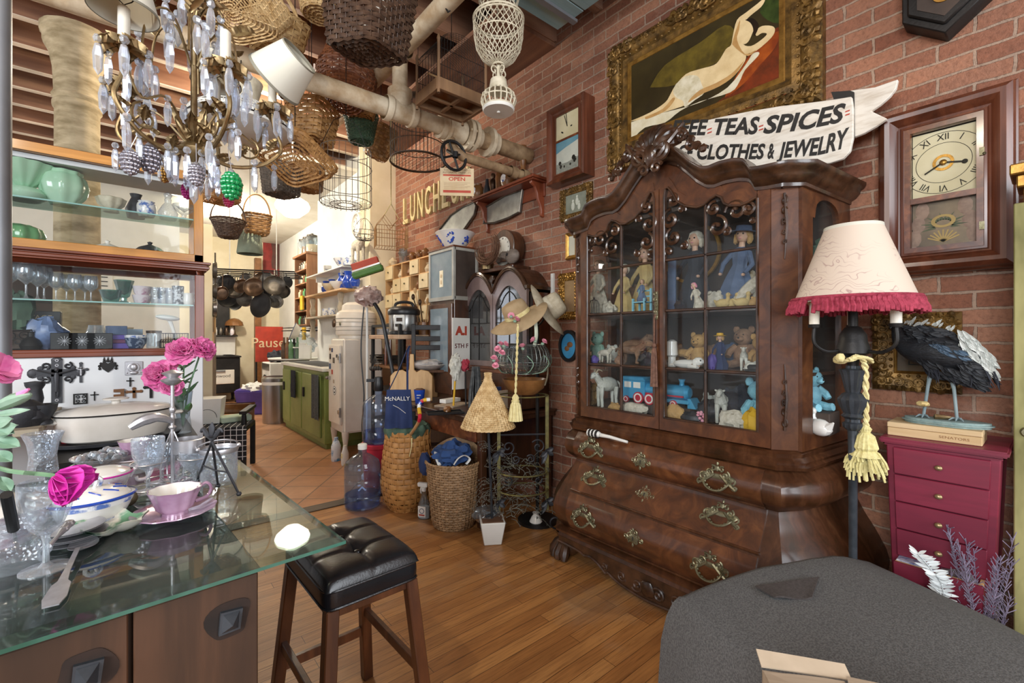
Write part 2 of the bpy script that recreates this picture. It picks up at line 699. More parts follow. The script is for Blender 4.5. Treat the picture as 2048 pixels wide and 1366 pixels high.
MA['floor']=plank_mat('oak_strip_floor','c08c54','a06c3c','8a5a32',.062,.9,wear_daylight='a58d72')
MA['tile']=tile_mat()
MA['joist']=wood('','6e4a38','a07a5e','85604a',.7,0,3)
MA['board']=wood('','5c3b2a','8c6448','704c38',.8,1,2)
MA['joistlit']=wood('','cfc0ac','e6dccb',None,.7,0,3)
MA['cream']=mt('','e2d8bd','d3c6a6',.8,bump=.1,vs=2)
MA['white']=mt('','e9e8e2','d9d9d2',.6,bump=.05,vs=2)
MA['panel']=mt('','dfe2e4','cfd2d6',.5,vs=2)
MA['walnut']=wood('','40271a','704629','58341f',.34,2,9,.45,burl=True)
MA['walnut2']=wood('','33200f','5f3d26','482a18',.36,2,7,.4)
MA['carved']=mt('','2a1a10','4d3220',.34,bump=.3,bs=35,vs=14,coat=.5)
MA['mahog']=wood('','4a2616','7a452c','5e3220',.34,2,6,.4)
MA['mahogx']=wood('','4a2616','8a5230','643620',.32,1,6,.5)
MA['inside']=mt('','3a302a','4a3d35',.8)
MA['oak']=wood('','b5762e','d79a4a','c48838',.4,0,6,.2)
MA['redwood']=wood('','6e3520','8f4a2d','7d3e26',.4,0,5,.3)
MA['redwoodv']=wood('','6e3520','8f4a2d','7d3e26',.4,2,5,.3)
MA['chest']=wood('','6f1c35','8f2744','7d2039',.45,0,4,.1)
MA['table']=wood('','2c1c12','4f3524','3c281a',.5,2,4,.1,.2)
MA['slate']=mt('','3a3d42','4b4e52',.55,vs=3)
MA['legwood']=wood('','45261a','7a4a2c','5f3820',.4,2,5,.2)
MA['raw']=wood('','c79a63','e0bb88','d4aa75',.6,2,4)
MA['grey_wood']=wood('','b3a58f','d6cbb6','c4b79f',.8,0,5)
MA['brass']=mt('','8f8a70','6d684e',.42,.75,bump=.25,bs=90,vs=30)
MA['gold']=mt('','8c6a35','4e3a1d',.45,.55,bump=.6,bs=45,vs=22)
MA['goldlite']=mt('','b98d45','86622c',.35,.7,bump=.2,bs=60,vs=20)
MA['bronze']=mt('','a5906a','7d6543',.38,.8,bump=.1,vs=30)
MA['iron']=mt('','1c1b1b','2c2a29',.5,.5,bump=.2,bs=80)
MA['black']=mt('','141415','1e1e20',.4)
MA['steel']=mt('','b8b6b2','8f8d8a',.28,.95,vs=4,st=(1,1,.1))
MA['silver']=mt('','c9c8cc','a5a3a6',.34,.65,vs=18)
MA['pewter']=mt('','4a4b4f','333438',.5,.5,bump=.3,bs=50)
MA['leather']=mt('','15161a','1d1f23',.27,bump=.12,bs=160,vs=5)
MA['felt']=mt('','4c4c4c','666666',.95,bump=.5,bs=320,vs=220,lo=.4,hi=.6,bd=.003)
MA['feltbr']=mt('','3d3735','4a4442',.95,bump=.4,bs=250,vs=120)
MA['card']=mt('','a3917c','b09e88',.85,vs=3,st=(1,30,1))
MA['cardin']=mt('','b9a78f','c7b59d',.85,vs=12)
MA['wick_tan']=mt('','b98c55','8a6236',.6,bump=.2,bs=120,vs=25)
MA['wick_pale']=mt('','d9bd8c','b08d5a',.6,bump=.2,bs=120,vs=25)
MA['wick_dark']=mt('','3c2a20','5c4535',.5,bump=.2,bs=120,vs=25)
MA['wick_red']=mt('','5e3420','85502f',.5,bump=.2,bs=120,vs=25)
MA['wick_org']=mt('','b58a55','8c693f',.5,bump=.2,bs=60,vs=14)
MA['pack']=mt('','c18c50','a3713a',.5,bump=.2,bs=60,vs=14)
MA['tray']=mt('','a3a49d','83847e',.4,.35,vs=8)
MA['wick_grn']=mt('','2f4a3a','3f5d49',.6,vs=20)
MA['wick_gry']=mt('','6d6358','4f473f',.6,vs=20)
MA['hamper']=mt('','a98660','7f6242',.6,bump=.2,bs=120,vs=25)
MA['ivory']=mt('','d8d1bb','b9b097',.55,bump=.2,bs=60,vs=18)
MA['pipe']=mt('','d9cbb0','b39a79',.55,bump=.3,bs=30,vs=9)
MA['pipe2']=mt('','a48a68','7b6146',.6,bump=.3,bs=30,vs=12)
MA['stone']=mt('','c3b595','8d7f5f',.8,bump=.5,bs=18,vs=5,st=(1,1,3))
MA['porc']=mt('','eceae4','e0ddd5',.15,vs=3,coat=.3)
MA['enamel']=mt('','e3ded6','d2ccc2',.25,vs=5)
MA['fridge']=mt('','e6dfd3','d6cdbf',.3,vs=3)
MA['green']=mt('','8d9c58','7c8c4b',.45,vs=4)
MA['jade']=mt('','9fc9ab','b5d8bf',.15,vs=3,coat=.3)
MA['green2']=mt('','4f8a56','6ea672',.18,coat=.3)
MA['teal']=cutglass('','8fc4bc',.8,.1,30)
MA['blue']=mt('','1f3f9c','2e55b8',.15,coat=.3)
MA['bluwht']=mt('','e8e8e6','5a78b8',.18,vs=30,lo=.5,hi=.62,coat=.3)
MA['pinklus']=mt('','a77c9c','d3b6cc',.15,vs=9,metal=.15,coat=.5)
MA['pinkwht']=mt('','e9dfe2','a86487',.18,vs=14,lo=.55,hi=.7,coat=.3)
MA['leafdish']=mt('','6f9c7c','e6e2d2',.15,vs=14,lo=.45,hi=.55,coat=.3)
MA['crystal']=cutglass('','eef3fb',.55,0)
MA['cut']=cutglass('','f0f4f8',.8,.35,110)
MA['wine']=cutglass('','eef2f4',.7,0)
MA['pane']=glass('','f8fafa',.5,.02,.01)
MA['casepane']=glass('','f2f5f5',.8,.03,.012)
MA['clockpane']=glass('','f8f8f4',.22,.03,.005)
MA['tabletop']=glass('','dbe8e4',1.5,.01,.035,1.5)
MA['glassedge']=mt('','2c5548','4a7a6b',.1)
MA['bottle']=glass('','c9daf6',1.3,.05,.08)
MA['water']=glass('','b4d2fa',.6,.02)
MA['clear']=glass('','e8eef2',1.6,.1,.12)
MA['pink']=mt('','d4579b','ef8fc0',.5,vs=25)
MA['magenta']=mt('','b3198a','d13aa8',.45,vs=14)
MA['rose']=mt('','d97b93','eab0bd',.6,vs=40)
MA['leaf']=mt('','4f7a4c','76997a',.5,vs=10)
MA['leafpale']=mt('','6f9178','9ab39f',.5,vs=10)
MA['denim']=mt('','203a66','2f4c7c',.9,bump=.3,bs=120,vs=8)
MA['navy']=mt('','1e2c50','2a3961',.9,bump=.2,bs=200)
MA['liner']=mt('','3e5546','546b58',.9,bump=.3,bs=30,vs=8)
MA['red']=mt('','b02034','c22d40',.4)
MA['rope']=mt('','e2d6a0','cdbd82',.8,bump=.4,bs=120,vs=40)
MA['crimson']=mt('','801f34','a83a50',.8,bump=.5,bs=120,vs=60)
MA['damask']=shade_mat()
MA['shade']=mt('','d9d8cc','cbc9ba',.8,vs=2)
MA['shadetrim']=mt('','8d8a7c','777466',.7)
MA['candle']=mt('','e9e4d6','d9d3c2',.5)
MA['lampgrey']=mt('','41464c','2c3137',.45,.3,bump=.15,bs=40,vs=14)
MA['feather']=mt('','131417','20242a',.6,bump=.8,bs=60,vs=30,st=(1,1,3))
MA['feathgrey']=mt('','a9b0ab','d0d4cf',.8,bump=.8,bs=60,vs=30,st=(1,3,1))
MA['birdleg']=mt('','6f8288','8fa0a3',.6,bump=.3,bs=80)
MA['verdi']=mt('','7d9492','93a6a2',.9,bump=.4,bs=120,vs=60)
MA['dial']=mt('','efe7cf','e0d6b6',.5,vs=6)
MA['ink']=mt('','1a1816','2a2724',.7)
MA['signw']=mt('','e2dcd0','c2b6a4',.8,vs=9,st=(1,1,6),lo=.45,hi=.75)
MA['signr']=mt('','c0503c','a8402f',.7)
MA['letter']=mt('','dccf9f','bfae78',.6,vs=14)
MA['paper']=mt('','d8c3a0','c9b28c',.85,vs=6)
MA['colared']=mt('','8f2a24','742019',.6,vs=7)
MA['colabr']=mt('','4a2a24','5f3a30',.6,vs=9)
MA['yellow']=mt('','e0b32a','c99a1f',.6)
MA['copper']=mt('','4a3b30','6d5745',.35,.8,vs=12)
MA['tin']=mt('','6c665e','4b4640',.4,.75,vs=12)
MA['plush_blue']=mt('','8fc7d6','78b3c6',.95,bump=.8,bs=120,vs=40)
MA['plush_white']=mt('','d9d9cf','b9b9ad',.95,bump=.8,bs=90,vs=30)
MA['plush_brown']=mt('','7a5a45','9a775c',.95,bump=.8,bs=90,vs=30)
MA['plush_tan']=mt('','c09a62','a57f4b',.95,bump=.8,bs=90,vs=30)
MA['plush_grn']=mt('','7fa594','9abdab',.95,bump=.8,bs=90,vs=30)
MA['dollface']=mt('','d9b49a','c99e84',.6,vs=6)
MA['lace']=mt('','d6cfbf','b5ad9b',.9,bump=.6,bs=140,vs=60)
MA['goldcloth']=mt('','d0b87e','bba068',.9,bump=.4,bs=60,vs=20)
MA['darkcloth']=mt('','23252c','30333c',.9,bump=.5,bs=60,vs=20)
MA['bluecloth']=mt('','5f6f8c','4d5d78',.9,bump=.5,bs=60,vs=20)
MA['tinblue']=mt('','3f97c4','58abd2',.3,.2)
MA['hat']=mt('','b39b78','99825f',.9,bump=.3,bs=150)
MA['hatpale']=mt('','cfc6ae','b9ae93',.8,bump=.4,bs=150,vs=40)
MA['silvleaf']=mt('','dfe3e2','cdd4d6',.7)
MA['lavend']=mt('','8a7f92','746a80',.9)
MA['weather']=mt('','6b6a3c','a5a06a',.7,bump=.4,bs=14,vs=8,st=(1,1,.35))
MA['grey_post']=mt('','8c8f94','7a7d82',.45,.4,vs=3)
MA['purple']=mt('','4a3a86','5a489a',.6)
MA['ceil_w']=mt('','d5d0c4','c6bfb0',.8,vs=2)
MA['bluecrate']=wood('','7fa3ad','a3c0c6','93b2ba',.7,0,4)
MA['glow']=emit('','fff4dc',9)
MA['daywin']=emit('','eaf2ff',2.2)
MA['choc']=mt('','5b3d2a','6f4e38',.8,vs=20)
MA['bone']=mt('','d2c3a6','b8a684',.5,vs=8)
MA['potbrown']=mt('','6a4424','8a5e34',.35,vs=9)
MA['copperdark']=MA['copper']
MA['bluplate']=mt('','2f86b8','4a9cc8',.3)
MA['pearl']=mt('','b9a59c','8f7168',.25,vs=12,bump=.8,bs=30)
for k_,m_ in MA.items():
 m_.name=k_
 # -- setting
struct(obj('floor',B().bx(-7,WX+.2,-5,3.6,-.1,0),'floor',flat=True))
struct(obj('floor_kitchen',B().bx(-7,3.6,3.6,11.4,-.1,0),'tile',flat=True))
struct(obj('trim_1',B().bx(-7,WX,3.55,3.67,0,.008),wood('threshold','3f3428','5a4936',None,.5,0),bev=.003))
struct(obj('wall_right',B().bx(WX,WX+.25,-3.4,5.3,0,4),'brick',flat=True))
struct(obj('wall_pilaster',B().bx(2.2,WX+.25,5.3,5.62,0,4),'cream',bev=.006))
struct(obj('wall_kitchen',B().bx(2.2,2.6,5.62,7.3,0,4).bx(2.56,2.8,7.3,11.3,0,4),'white'))
struct(obj('wall_back',B().bx(-7,3.2,11.25,11.45,0,4),'cream'))
struct(obj('ceiling',B().bx(-7,WX+.25,-5,11.4,3.92,4),'board',flat=True))
struct(obj('ceiling_kitchen',B().bx(.45,2.8,5.7,11.3,3.4,3.44),'ceil_w'))
for k in range(17):
 y=.72+k*.45
 j=struct(obj('ceiling_joist',B().bx(-7,WX+.05,y-.03,y+.03,3.6,3.93),'joist',flat=True))
 obj('joist_underside',B().bx(-7,WX-.02,y-.028,y+.028,3.592,3.6),MA['joistlit']if y>4.4 else MA['joist'],j,flat=True)  # pale strip paints the light on the joist edges into the colour
struct(obj('trim_2',B().bx(1.95,WX+.02,2.5,5.2,3.56,3.595),'board',bev=.004))
struct(obj('trim_3',B().bar((-1.9,5,3.75),(-1.1,8.3,3.58),.1,.05),'board'))
struct(obj('wall_panel',B().bx(-1.6,.325,3.23,3.31,0,1.2),'panel',bev=.004))
struct(obj('trim_4',B().bx(.6,.69,6,6.12,0,2.55),'cream',bev=.005))
struct(obj('trim_5',B().bx(.69,.76,6.3,6.4,0,1.55),wood('grey_brown_post','8a7a66','a6957c',None,.7,2),bev=.005))
wl=struct(obj('wall_left',B().bx(-6.5,-2.6,8.4,8.5,0,3.6).bx(-1.75,.55,8.4,8.5,0,3.6).bx(-2.6,-1.75,8.4,8.5,0,1).bx(-2.6,-1.75,8.4,8.5,2.5,3.6),'white'))
wi=struct(obj('window_1',B().bx(-2.62,-2.55,8.36,8.46,.98,2.52).bx(-1.8,-1.73,8.36,8.46,.98,2.52).bx(-2.6,-1.75,8.36,8.46,2.45,2.52).bx(-2.6,-1.75,8.36,8.46,.98,1.05).bx(-2.6,-1.75,8.38,8.44,1.73,1.78),'white',bev=.004))
obj('window_pane',B().bx(-2.56,-1.79,8.41,8.42,1,2.5),'daywin',wi)
wv=one('air_grille',B().bx(-.95,-.2,8.36,8.4,1.95,2.4),'white','white slatted air grille on the wall seen through the display case','vent')
obj('slat',B().add([],[]).bx(-.9,-.25,8.35,8.362,2,2.012).bx(-.9,-.25,8.35,8.362,2.06,2.072).bx(-.9,-.25,8.35,8.362,2.12,2.132).bx(-.9,-.25,8.35,8.362,2.18,2.192).bx(-.9,-.25,8.35,8.362,2.24,2.252).bx(-.9,-.25,8.35,8.362,2.3,2.312),'ink',wv)
cx,cy=pT(155,300,3.45).xy
t=thing('wood_column','weathered cream column with peeling bark-like paint and flared capital behind display case','column',(cx,cy,0))
t['kind']='structure'
obj('shaft',B().lat([(.14,0),(.14,.3),(.135,.32),(.133,1.5),(.127,3),(.14,3.02),(.14,3.05),(.127,3.07)],40,fl=.012,fn=11),'stone',t)
obj('capital',B().lat([(.127,3.07),(.145,3.1),(.13,3.13),(.137,3.3),(.16,3.42),(.19,3.48),(.19,3.53),(.205,3.55),(.205,3.6)],40,fl=.01,fn=13),'stone',t)
PY,PZ,PXX=(2.8,2.8,1.37)
t=thing('sprinkler_pipe','thick cream sprinkler pipe with tee, flanges and valve crossing below the joists','pipe')
obj('main_run',B().tube([(-.6,PY,PZ),(1.9,PY,PZ)],.058,20),'pipe',t)
obj('wall_run',B().tube([(1.9,PY,PZ),(WX-.01,PY,PZ)],.062,20),'pipe2',t)
b=B()
X_=Matrix.Translation((PXX,PY,PZ))@Matrix.Rotation(pi/2,4,'Y')
b.lat([(.075,-.11),(.08,-.1),(.08,-.07),(.07,-.06),(.07,.06),(.08,.07),(.08,.1),(.075,.11)],24,m=X_)
b.lat([(.07,.02),(.07,.1),(.08,.11),(.08,.14),(.06,.145)],24,c=(PXX,PY,PZ))
obj('tee_fitting',b,'pipe',t)
obj('riser',B().tube([(PXX,PY,PZ+.1),(PXX,PY,3.2)],.05,18),'pipe',t)
b=B()
for x,r,h in((1.69,.085,.035),(1.73,.09,.02),(1.9,.115,.03),(1.945,.115,.03),(1.99,.075,.05),(2.1,.11,.03),(2.145,.085,.05)):
 b.lat([(.06,-h/2),(r,-h/2),(r,h/2),(.06,h/2)],24,m=Matrix.Translation((x,PY,PZ))@Matrix.Rotation(pi/2,4,'Y'))
for a in range(6):
 b.tube([(1.875,PY+cos(a*pi/3)*.098,PZ+sin(a*pi/3)*.098),(1.97,PY+cos(a*pi/3)*.098,PZ+sin(a*pi/3)*.098)],.01,6)
b.lat([(.07,-.09),(.08,-.08),(.08,.08),(.07,.09)],24,m=Matrix.Translation((1.79,PY,PZ))@Matrix.Rotation(pi/2,4,'Y'))
obj('flange',b,'pipe',t)
q=obj('branch_pipe',B().tube(smo([(1.76,PY,PZ-.05),(1.76,PY-.03,PZ-.14),(1.81,PY-.06,PZ-.19),(1.9,PY-.06,PZ-.2),(WX-.02,PY-.06,PZ-.2)]),.034,14).lat([(.045,-.03),(.045,.03)],14,m=Matrix.Translation((2.3,PY-.06,PZ-.2))@Matrix.Rotation(pi/2,4,'Y')).lat([(.045,-.03),(.045,.03)],14,m=Matrix.Translation((2.42,PY-.06,PZ-.2))@Matrix.Rotation(pi/2,4,'Y')),'pipe2',t)
vc=V((1.74,PY-.1,PZ-.22))
b=B().tube([(vc.x+cos(a)*.1,vc.y+.02,vc.z+sin(a)*.1)for a in[2*pi*i/24 for i in range(24)]],.011,7,True)
for a in range(4):
 b.tube([(vc.x,vc.y+.02,vc.z),(vc.x+cos(a*pi/2+.4)*.1,vc.y+.02,vc.z+sin(a*pi/2+.4)*.1)],.008,6)
b.tube([(vc.x,vc.y,vc.z),(vc.x,PY,vc.z+.06)],.014,8).lat([(.02,-.02),(.02,.02)],8,c=tuple(vc))
obj('valve_wheel',b,'iron',t)
t=thing('ceiling_pipe','long peeling cream pipe running from front to back under the joists','pipe')
b=B().tube([(PXX,-1.2,3.2),(PXX,4.6,3.2)],.055,18)
obj('run',b,'pipe',t)
for y in(PY,1.2,4.4):
 b=B().lat([(.068,-.06),(.072,-.05),(.072,.05),(.068,.06)],18,m=Matrix.Translation((PXX,y,3.2))@Matrix.Rotation(pi/2,4,'X'))
 obj('coupling',b,'pipe',t)
for y in(.8,2.2,4):
 b=B().tube([(PXX-.06,y,3.6),(PXX-.06,y,3.2),(PXX,y,3.135),(PXX+.06,y,3.2),(PXX+.06,y,3.6)],.006,5)
 obj('hanger',b,'iron',t)
one('conduit',B().tube([(1.18,-1,3.34),(1.18,4.4,3.34)],.022,10).tube([(1.18,.9,3.34),(1.18,.9,3.6)],.008,5).tube([(1.18,4,3.34),(1.18,4,3.6)],.008,5),'white','thin white conduit beside the peeling ceiling pipe','pipe')
a=pT(-2,600,1.5)
one('steel_post',B().tube([(a.x,a.y,0),(a.x,a.y,3.6)],.03,20).lat([(.04,0),(.04,.008)],20,c=(a.x,a.y,0)).lat([(.04,3.592),(.04,3.6)],20,c=(a.x,a.y,0)),'grey_post','round grey steel post beyond the glass table at the frame edge','post')
t=thing('wooden_crate','pale blue painted board crate lodged high against the brick wall','crate',(2.02,1.72,3.425))
b=B()
for i in range(4):
 b.bx(-.24,.24,-.48+i*.245,-.48+i*.245+.235,0,.02)
obj('bottom',b,'bluecrate',t,bev=.002)
b=B()
for i in range(1):
 b.bx(-.24,-.22,-.48,.49,.02+i*.16,.17+i*.16)
 b.bx(-.24,.24,-.48,-.46,.02+i*.16,.17+i*.16).bx(-.24,.24,.47,.49,.02+i*.16,.17+i*.16)
obj('side',b,'bluecrate',t,bev=.002)
for y in(-.35,.35):
 b=B().bx(-.27,.265,y-.02,y+.02,-.02,0).bx(-.275,-.25,y-.02,y+.02,-.02,.17)
 obj('bracket',b,'grey_post',t)
 # -- things on the brick wall
def frame_b(w,h,prof,b=None):
 b=b or B()
 vs=[]
 fs=[]
 for d,y in prof:
  x,z=(w/2-d,h/2-d)
  vs+=[(-x,-y,-z),(x,-y,-z),(x,-y,z),(-x,-y,z)]
 for k in range(len(prof)-1):
  for j in range(4):
   j2=(j+1)%4
   fs.append((k*4+j,k*4+j2,k*4+4+j2,k*4+4+j))
 return b.add(vs,fs)
def itp(x,pts):
 if x<=pts[0][0]:
  a,c=(pts[0],pts[1])
 elif x>=pts[-1][0]:
  a,c=(pts[-2],pts[-1])
 else:
  for a,c in zip(pts,pts[1:]):
   if a[0]<=x<=c[0]:
    break
 return a[1]+(c[1]-a[1])*(x-a[0])/(c[0]-a[0])
def px_prism(poly,X,th,b=None):
 b=b or B()
 P=[pX(p[0],p[1],X)for p in poly]
 n=len(P)
 ar=sum((P[i].y*P[(i+1)%n].z-P[(i+1)%n].y*P[i].z for i in range(n)))
 if ar>0:
  P.reverse()
 return b.add([p for p in P]+[p+V((th,0,0))for p in P],[tuple(range(n)),tuple(range(2*n-1,n-1,-1))]+[((i+1)%n,i,n+i,n+(i+1)%n)for i in range(n)])
ROM=['XII','I','II','III','IIII','V','VI','VII','VIII','IX','X','XI']
def numerals(b,r,size,y,cx=0,cz=0,sx=1,names=ROM):
 for k,s in enumerate(names):
  a=pi/2-k*pi/6
  m=Matrix.Translation((cx+cos(a)*r*sx,y,cz+sin(a)*r))@Matrix.Rotation(pi/2,4,'X')@Matrix.Rotation(a-pi/2,4,'Z')
  b.add(text_b(s,size,.0006,sx=.85).v,text_b(s,size,.0006,sx=.85).f,m)
 return b
def ring_b(r0,r1,y0,y1,n=40,cx=0,cz=0,sx=1):
 b=B()
 vs=[]
 for r,y in((r0,y0),(r0,y1),(r1,y1),(r1,y0)):
  vs+=[(cx+cos(2*pi*i/n)*r*sx,y,cz+sin(2*pi*i/n)*r)for i in range(n)]
 fs=[(k*n+i,k*n+(i+1)%n,(k+1)%4*n+(i+1)%n,(k+1)%4*n+i)for k in range(4)for i in range(n)]
 return b.add(vs,fs)
def disc_b(r,y,n=40,cx=0,cz=0,sx=1,th=.001):
 return B().pri([(cos(2*pi*i/n)*r*sx,sin(2*pi*i/n)*r)for i in range(n)],0,th,std(y,cx,cz))
OGEE=[(0,0),(0,.055),(.006,.06),(.012,.085),(.028,.098),(.044,.094),(.058,.08),(.068,.066),(.074,.064),(.078,.07),(.086,.072),(.092,.064),(.094,.05)]
c,w_,h_=wr(1752,2036,232,553,2.44)
t=thing('wall_clock','large mahogany ogee wall clock with cream roman dial over painted glass tablet','clock',(WX,c.y,c.z),WR)
obj('case',frame_b(w_,h_,OGEE),'mahog',t,ang=25)
obj('back',B().bx(-w_/2+.01,w_/2-.01,-.01,0,-h_/2+.01,h_/2-.01),'inside',t)
iw,ih=(w_-.18,h_-.18)
dr=obj('door',frame_b(iw+.01,ih+.01,[(0,.05),(0,.07),(.022,.07),(.024,.06),(.024,.045)]).bx(-iw/2,iw/2,-.066,-.048,-.055,-.033),'mahogx',t)
dz=ih/2-.022
d0=-.033
dcz=(dz+d0)/2
dh=dz-d0
dl=obj('dial',B().bx(-iw/2+.02,iw/2-.02,-.036,-.03,d0,dz),'dial',t)
b=numerals(B(),dh*.385,.036,-.0375,0,dcz,1.05)
obj('numerals',b,'ink',dl,flat=True)
b=ring_b(dh*.455,dh*.463,-.0366,-.036,cz=dcz,sx=1.05)
b.add(ring_b(dh*.295,dh*.302,-.0366,-.036,cz=dcz,sx=1.05).v,ring_b(dh*.295,dh*.302,-.0366,-.036,cz=dcz,sx=1.05).f)
obj('minute_ring',b,'ink',dl,flat=True)
obj('hand',B().bar((0,-.04,dcz),(.07,-.04,dcz-.015),.006,.002,(0,1,0)).sph((.062,-.04,dcz-.013),(.009,.002,.009),10),'ink',dl)
obj('hand',B().bar((0,-.042,dcz),(-.055,-.042,dcz-.035),.005,.002,(0,1,0)),'ink',dl)
obj('movement',B().add(ring_b(.022,.032,-.039,-.036,cz=dcz).v,ring_b(.022,.032,-.039,-.036,cz=dcz).f).sph((0,-.04,dcz),(.012,.006,.012),12),'goldlite',dl)
z1,z0=(-.055,-ih/2+.022)
tb=obj('tablet',B().bx(-iw/2+.02,iw/2-.02,-.036,-.03,z0,z1),mt('painted_tablet','8a7560','5a4a42',.4,vs=7,lo=.4,hi=.65),t)
b=B()
b2=B()
zc=(z0+z1)/2-.02
for k in range(14):
 a=pi*(-.12+1.24*k/13)
 L=.055+.02*(k%2)
 b.pri([(cos(a)*.025-sin(a)*.006,sin(a)*.02+cos(a)*.006),(cos(a)*.025+sin(a)*.006,sin(a)*.02-cos(a)*.006),(cos(a)*L,sin(a)*L*.7)],0,.001,std(-.036,0,zc+.012))
obj('painted_leaves',b,mt('tablet_green','3e4a30','566042',.5),tb,flat=True)
b2 .add(ring_b(.017,.026,-.0378,-.036,cz=zc+.028,sx=1.4).v,ring_b(.017,.026,-.0378,-.036,cz=zc+.028,sx=1.4).f)
for k in range(9):
 a=pi*(.12+.76*k/8)
 b2 .bar((0,-.0372,zc-.055),(cos(a)*.05,-.0372,zc-.052+sin(a)*.045),.005,.001,(0,1,0))
obj('painted_urn',b2,mt('tablet_gold','c2a566','a58a4c',.5),tb,flat=True)
b=B()
for s in(-1,1):
 for k in range(4):
  b.sph((s*(iw/2-.05+.012*k),-.036,z1-.03-.055*k),(.022,.0012,.036),10)
obj('painted_curtain',b,mt('tablet_curtain','a98f86','8b726c',.6,vs=40),tb)
obj('glass_pane',B().bx(-iw/2+.02,iw/2-.02,-.0585,-.056,z0,dz),'clockpane',dr)
obj('latch',B().box((iw/2-.002,-.072,.1),(.014,.008,.03)).box((iw/2-.002,-.072,-.18),(.014,.008,.03)).sph((iw/2+.004,-.074,.09),.006,8),'brass',dr)
c,w_,h_=wr(1092,1166,222,372,2.41)
t=thing('wall_clock','small dark wooden wall clock with snowy landscape on its lower glass, high on brick','clock',(WX,c.y,c.z),WR)
k=.83
obj('case',frame_b(w_,h_,[(0,0),(0,.12),(.006,.126),(.02,.12),(.04,.1),(.055,.095),(.06,.1),(.07,.098),(.072,.085)]),'mahog',t,ang=25)
obj('back',B().bx(-w_/2+.01,w_/2-.01,-.01,0,-h_/2+.01,h_/2-.01),'inside',t)
iw,ih=(w_-.144,h_-.144)
obj('door_bar',B().bx(-iw/2,iw/2,-.094,-.08,.02,.035),'mahogx',t)
dl=obj('dial',B().bx(-iw/2,iw/2,-.088,-.08,.03,ih/2),'dial',t)
obj('hand',B().bar((0,-.089,ih*.27),(-.012,-.089,ih*.27+.1),.005,.002,(0,1,0)),'ink',dl)
obj('hand',B().bar((0,-.089,ih*.27),(-.03,-.089,ih*.27+.09),.005,.002,(0,1,0)).sph((.04,-.089,ih*.25),(.01,.001,.006),8).sph((-.05,-.089,ih*.2),(.014,.001,.006),8,rot=(0,.6,0)),'ink',dl)
tb=obj('landscape_tablet',B().bx(-iw/2,iw/2,-.088,-.08,-ih/2,.02),mt('painted_snow','dfe3e3','c9d2d6',.4,vs=8),t)
obj('painted_sky',B().pri([(-iw/2,.02),(-iw/2,-.06),(-.02,-.035),(iw/2,-.01),(iw/2,.02)],0,.001,std(-.088)),mt('painted_blue','3f86b4','7fb0cc',.4,vs=4),tb,flat=True)
obj('painted_ground',B().pri([(-iw/2,-ih/2),(iw/2,-ih/2),(iw/2,-ih*.31),(0,-ih*.35),(-iw/2,-ih*.33)],0,.001,std(-.088)),mt('painted_grey','8c9090','a9acaa',.4,vs=60),tb,flat=True)
b=B()
for x,z,r in((-.075,-.14,.016),(-.065,-.165,.018),(.06,-.13,.018),(.072,-.15,.022),(-.03,-.172,.012),(.03,-.17,.012)):
 b.sph((x,-.0885,z),(r,.0008,r*1.1),9)
obj('painted_trees',b,'ink',tb)
obj('glass_pane',B().bx(-iw/2,iw/2,-.0925,-.0905,-ih/2,ih/2),'clockpane',t)
p=pX(1888,60,2.42)
t=thing('drop_clock','black octagonal drop clock with pointed pendulum box near the ceiling','clock',(WX,p.y,p.z),WR)
poly=[(0,0),(.13,.105),(.13,.3),(-.13,.3),(-.13,.105)]
obj('pendulum_box',B().pri(poly,0,.09,std(0)),'iron',t,bev=.004)
b=B()
b.pri([(x*.86,z*.86+.03)for x,z in poly],.09,.105,std(0))
obj('door',b,'iron',t,bev=.006)
obj('window',B().pri([(x*.62,z*.62+.06)for x,z in poly],.105,.108,std(0)),'inside',t)
obj('pendulum_bob',disc_b(.035,-.108,cz=.15,th=.006),'goldlite',t)
oc=[(cos(pi/8+k*pi/4)*.2,.44+sin(pi/8+k*pi/4)*.2)for k in range(8)]
obj('octagon_case',B().pri(oc,0,.1,std(0)),'iron',t,bev=.012)
obj('dial',disc_b(.14,-.1,cz=.44,th=.004),'dial',t)
obj('bezel',ring_b(.138,.152,-.112,-.098,cz=.44),'goldlite',t)
def ornate(w,h,wd,dp,seed=1,corner=.16,step=.05):
 r=random.Random(seed)
 b=B()
 def scroll(x,z,s,a):
  f=r.choice((-1,1))
  pts=[(x+p[0]*cos(a)-p[2]*sin(a),-dp-.004,z+p[0]*sin(a)+p[2]*cos(a))for p in spiral((0,0),s*.2,s,0,f*1.15,12)]
  b.tube(pts,[s*.2*(1.15-i/13)+s*.1 for i in range(len(pts))],5)
 per=[(-w/2,-h/2,1,0,w),(w/2,-h/2,0,1,h),(w/2,h/2,-1,0,w),(-w/2,h/2,0,-1,h)]
 for x0,z0,dx,dz_,L in per:
  nx,nz=(-dz_,dx)
  k=0
  d=wd*.4
  while d<L-wd*.2:
   e=min(d,L-d)
   big=e<corner or abs(d-L/2)<corner*.7
   s=wd*(.3 if big else .17)*r.uniform(.85,1.15)
   off=wd*(.45 if big else .36)+r.uniform(-.06,.1)*wd
   scroll(x0+dx*d+nx*off,z0+dz_*d+nz*off,s,r.uniform(0,6.28))
   if big:
    lump(b,(x0+dx*d+nx*wd*.15,-dp*.9,z0+dz_*d+nz*wd*.15),(s*.6,.015,s*.6),.4,2.5,8,k)
   b.sph((x0+dx*d+nx*wd*.85,-dp*.8,z0+dz_*d+nz*wd*.85),.006+wd*.02,6)
   d+=step*(1 if not big else .9)*r.uniform(.85,1.1)
   k+=1
 return b
XC=2.475
c,w_,h_=wr(1212,1640,100,345,2.45)
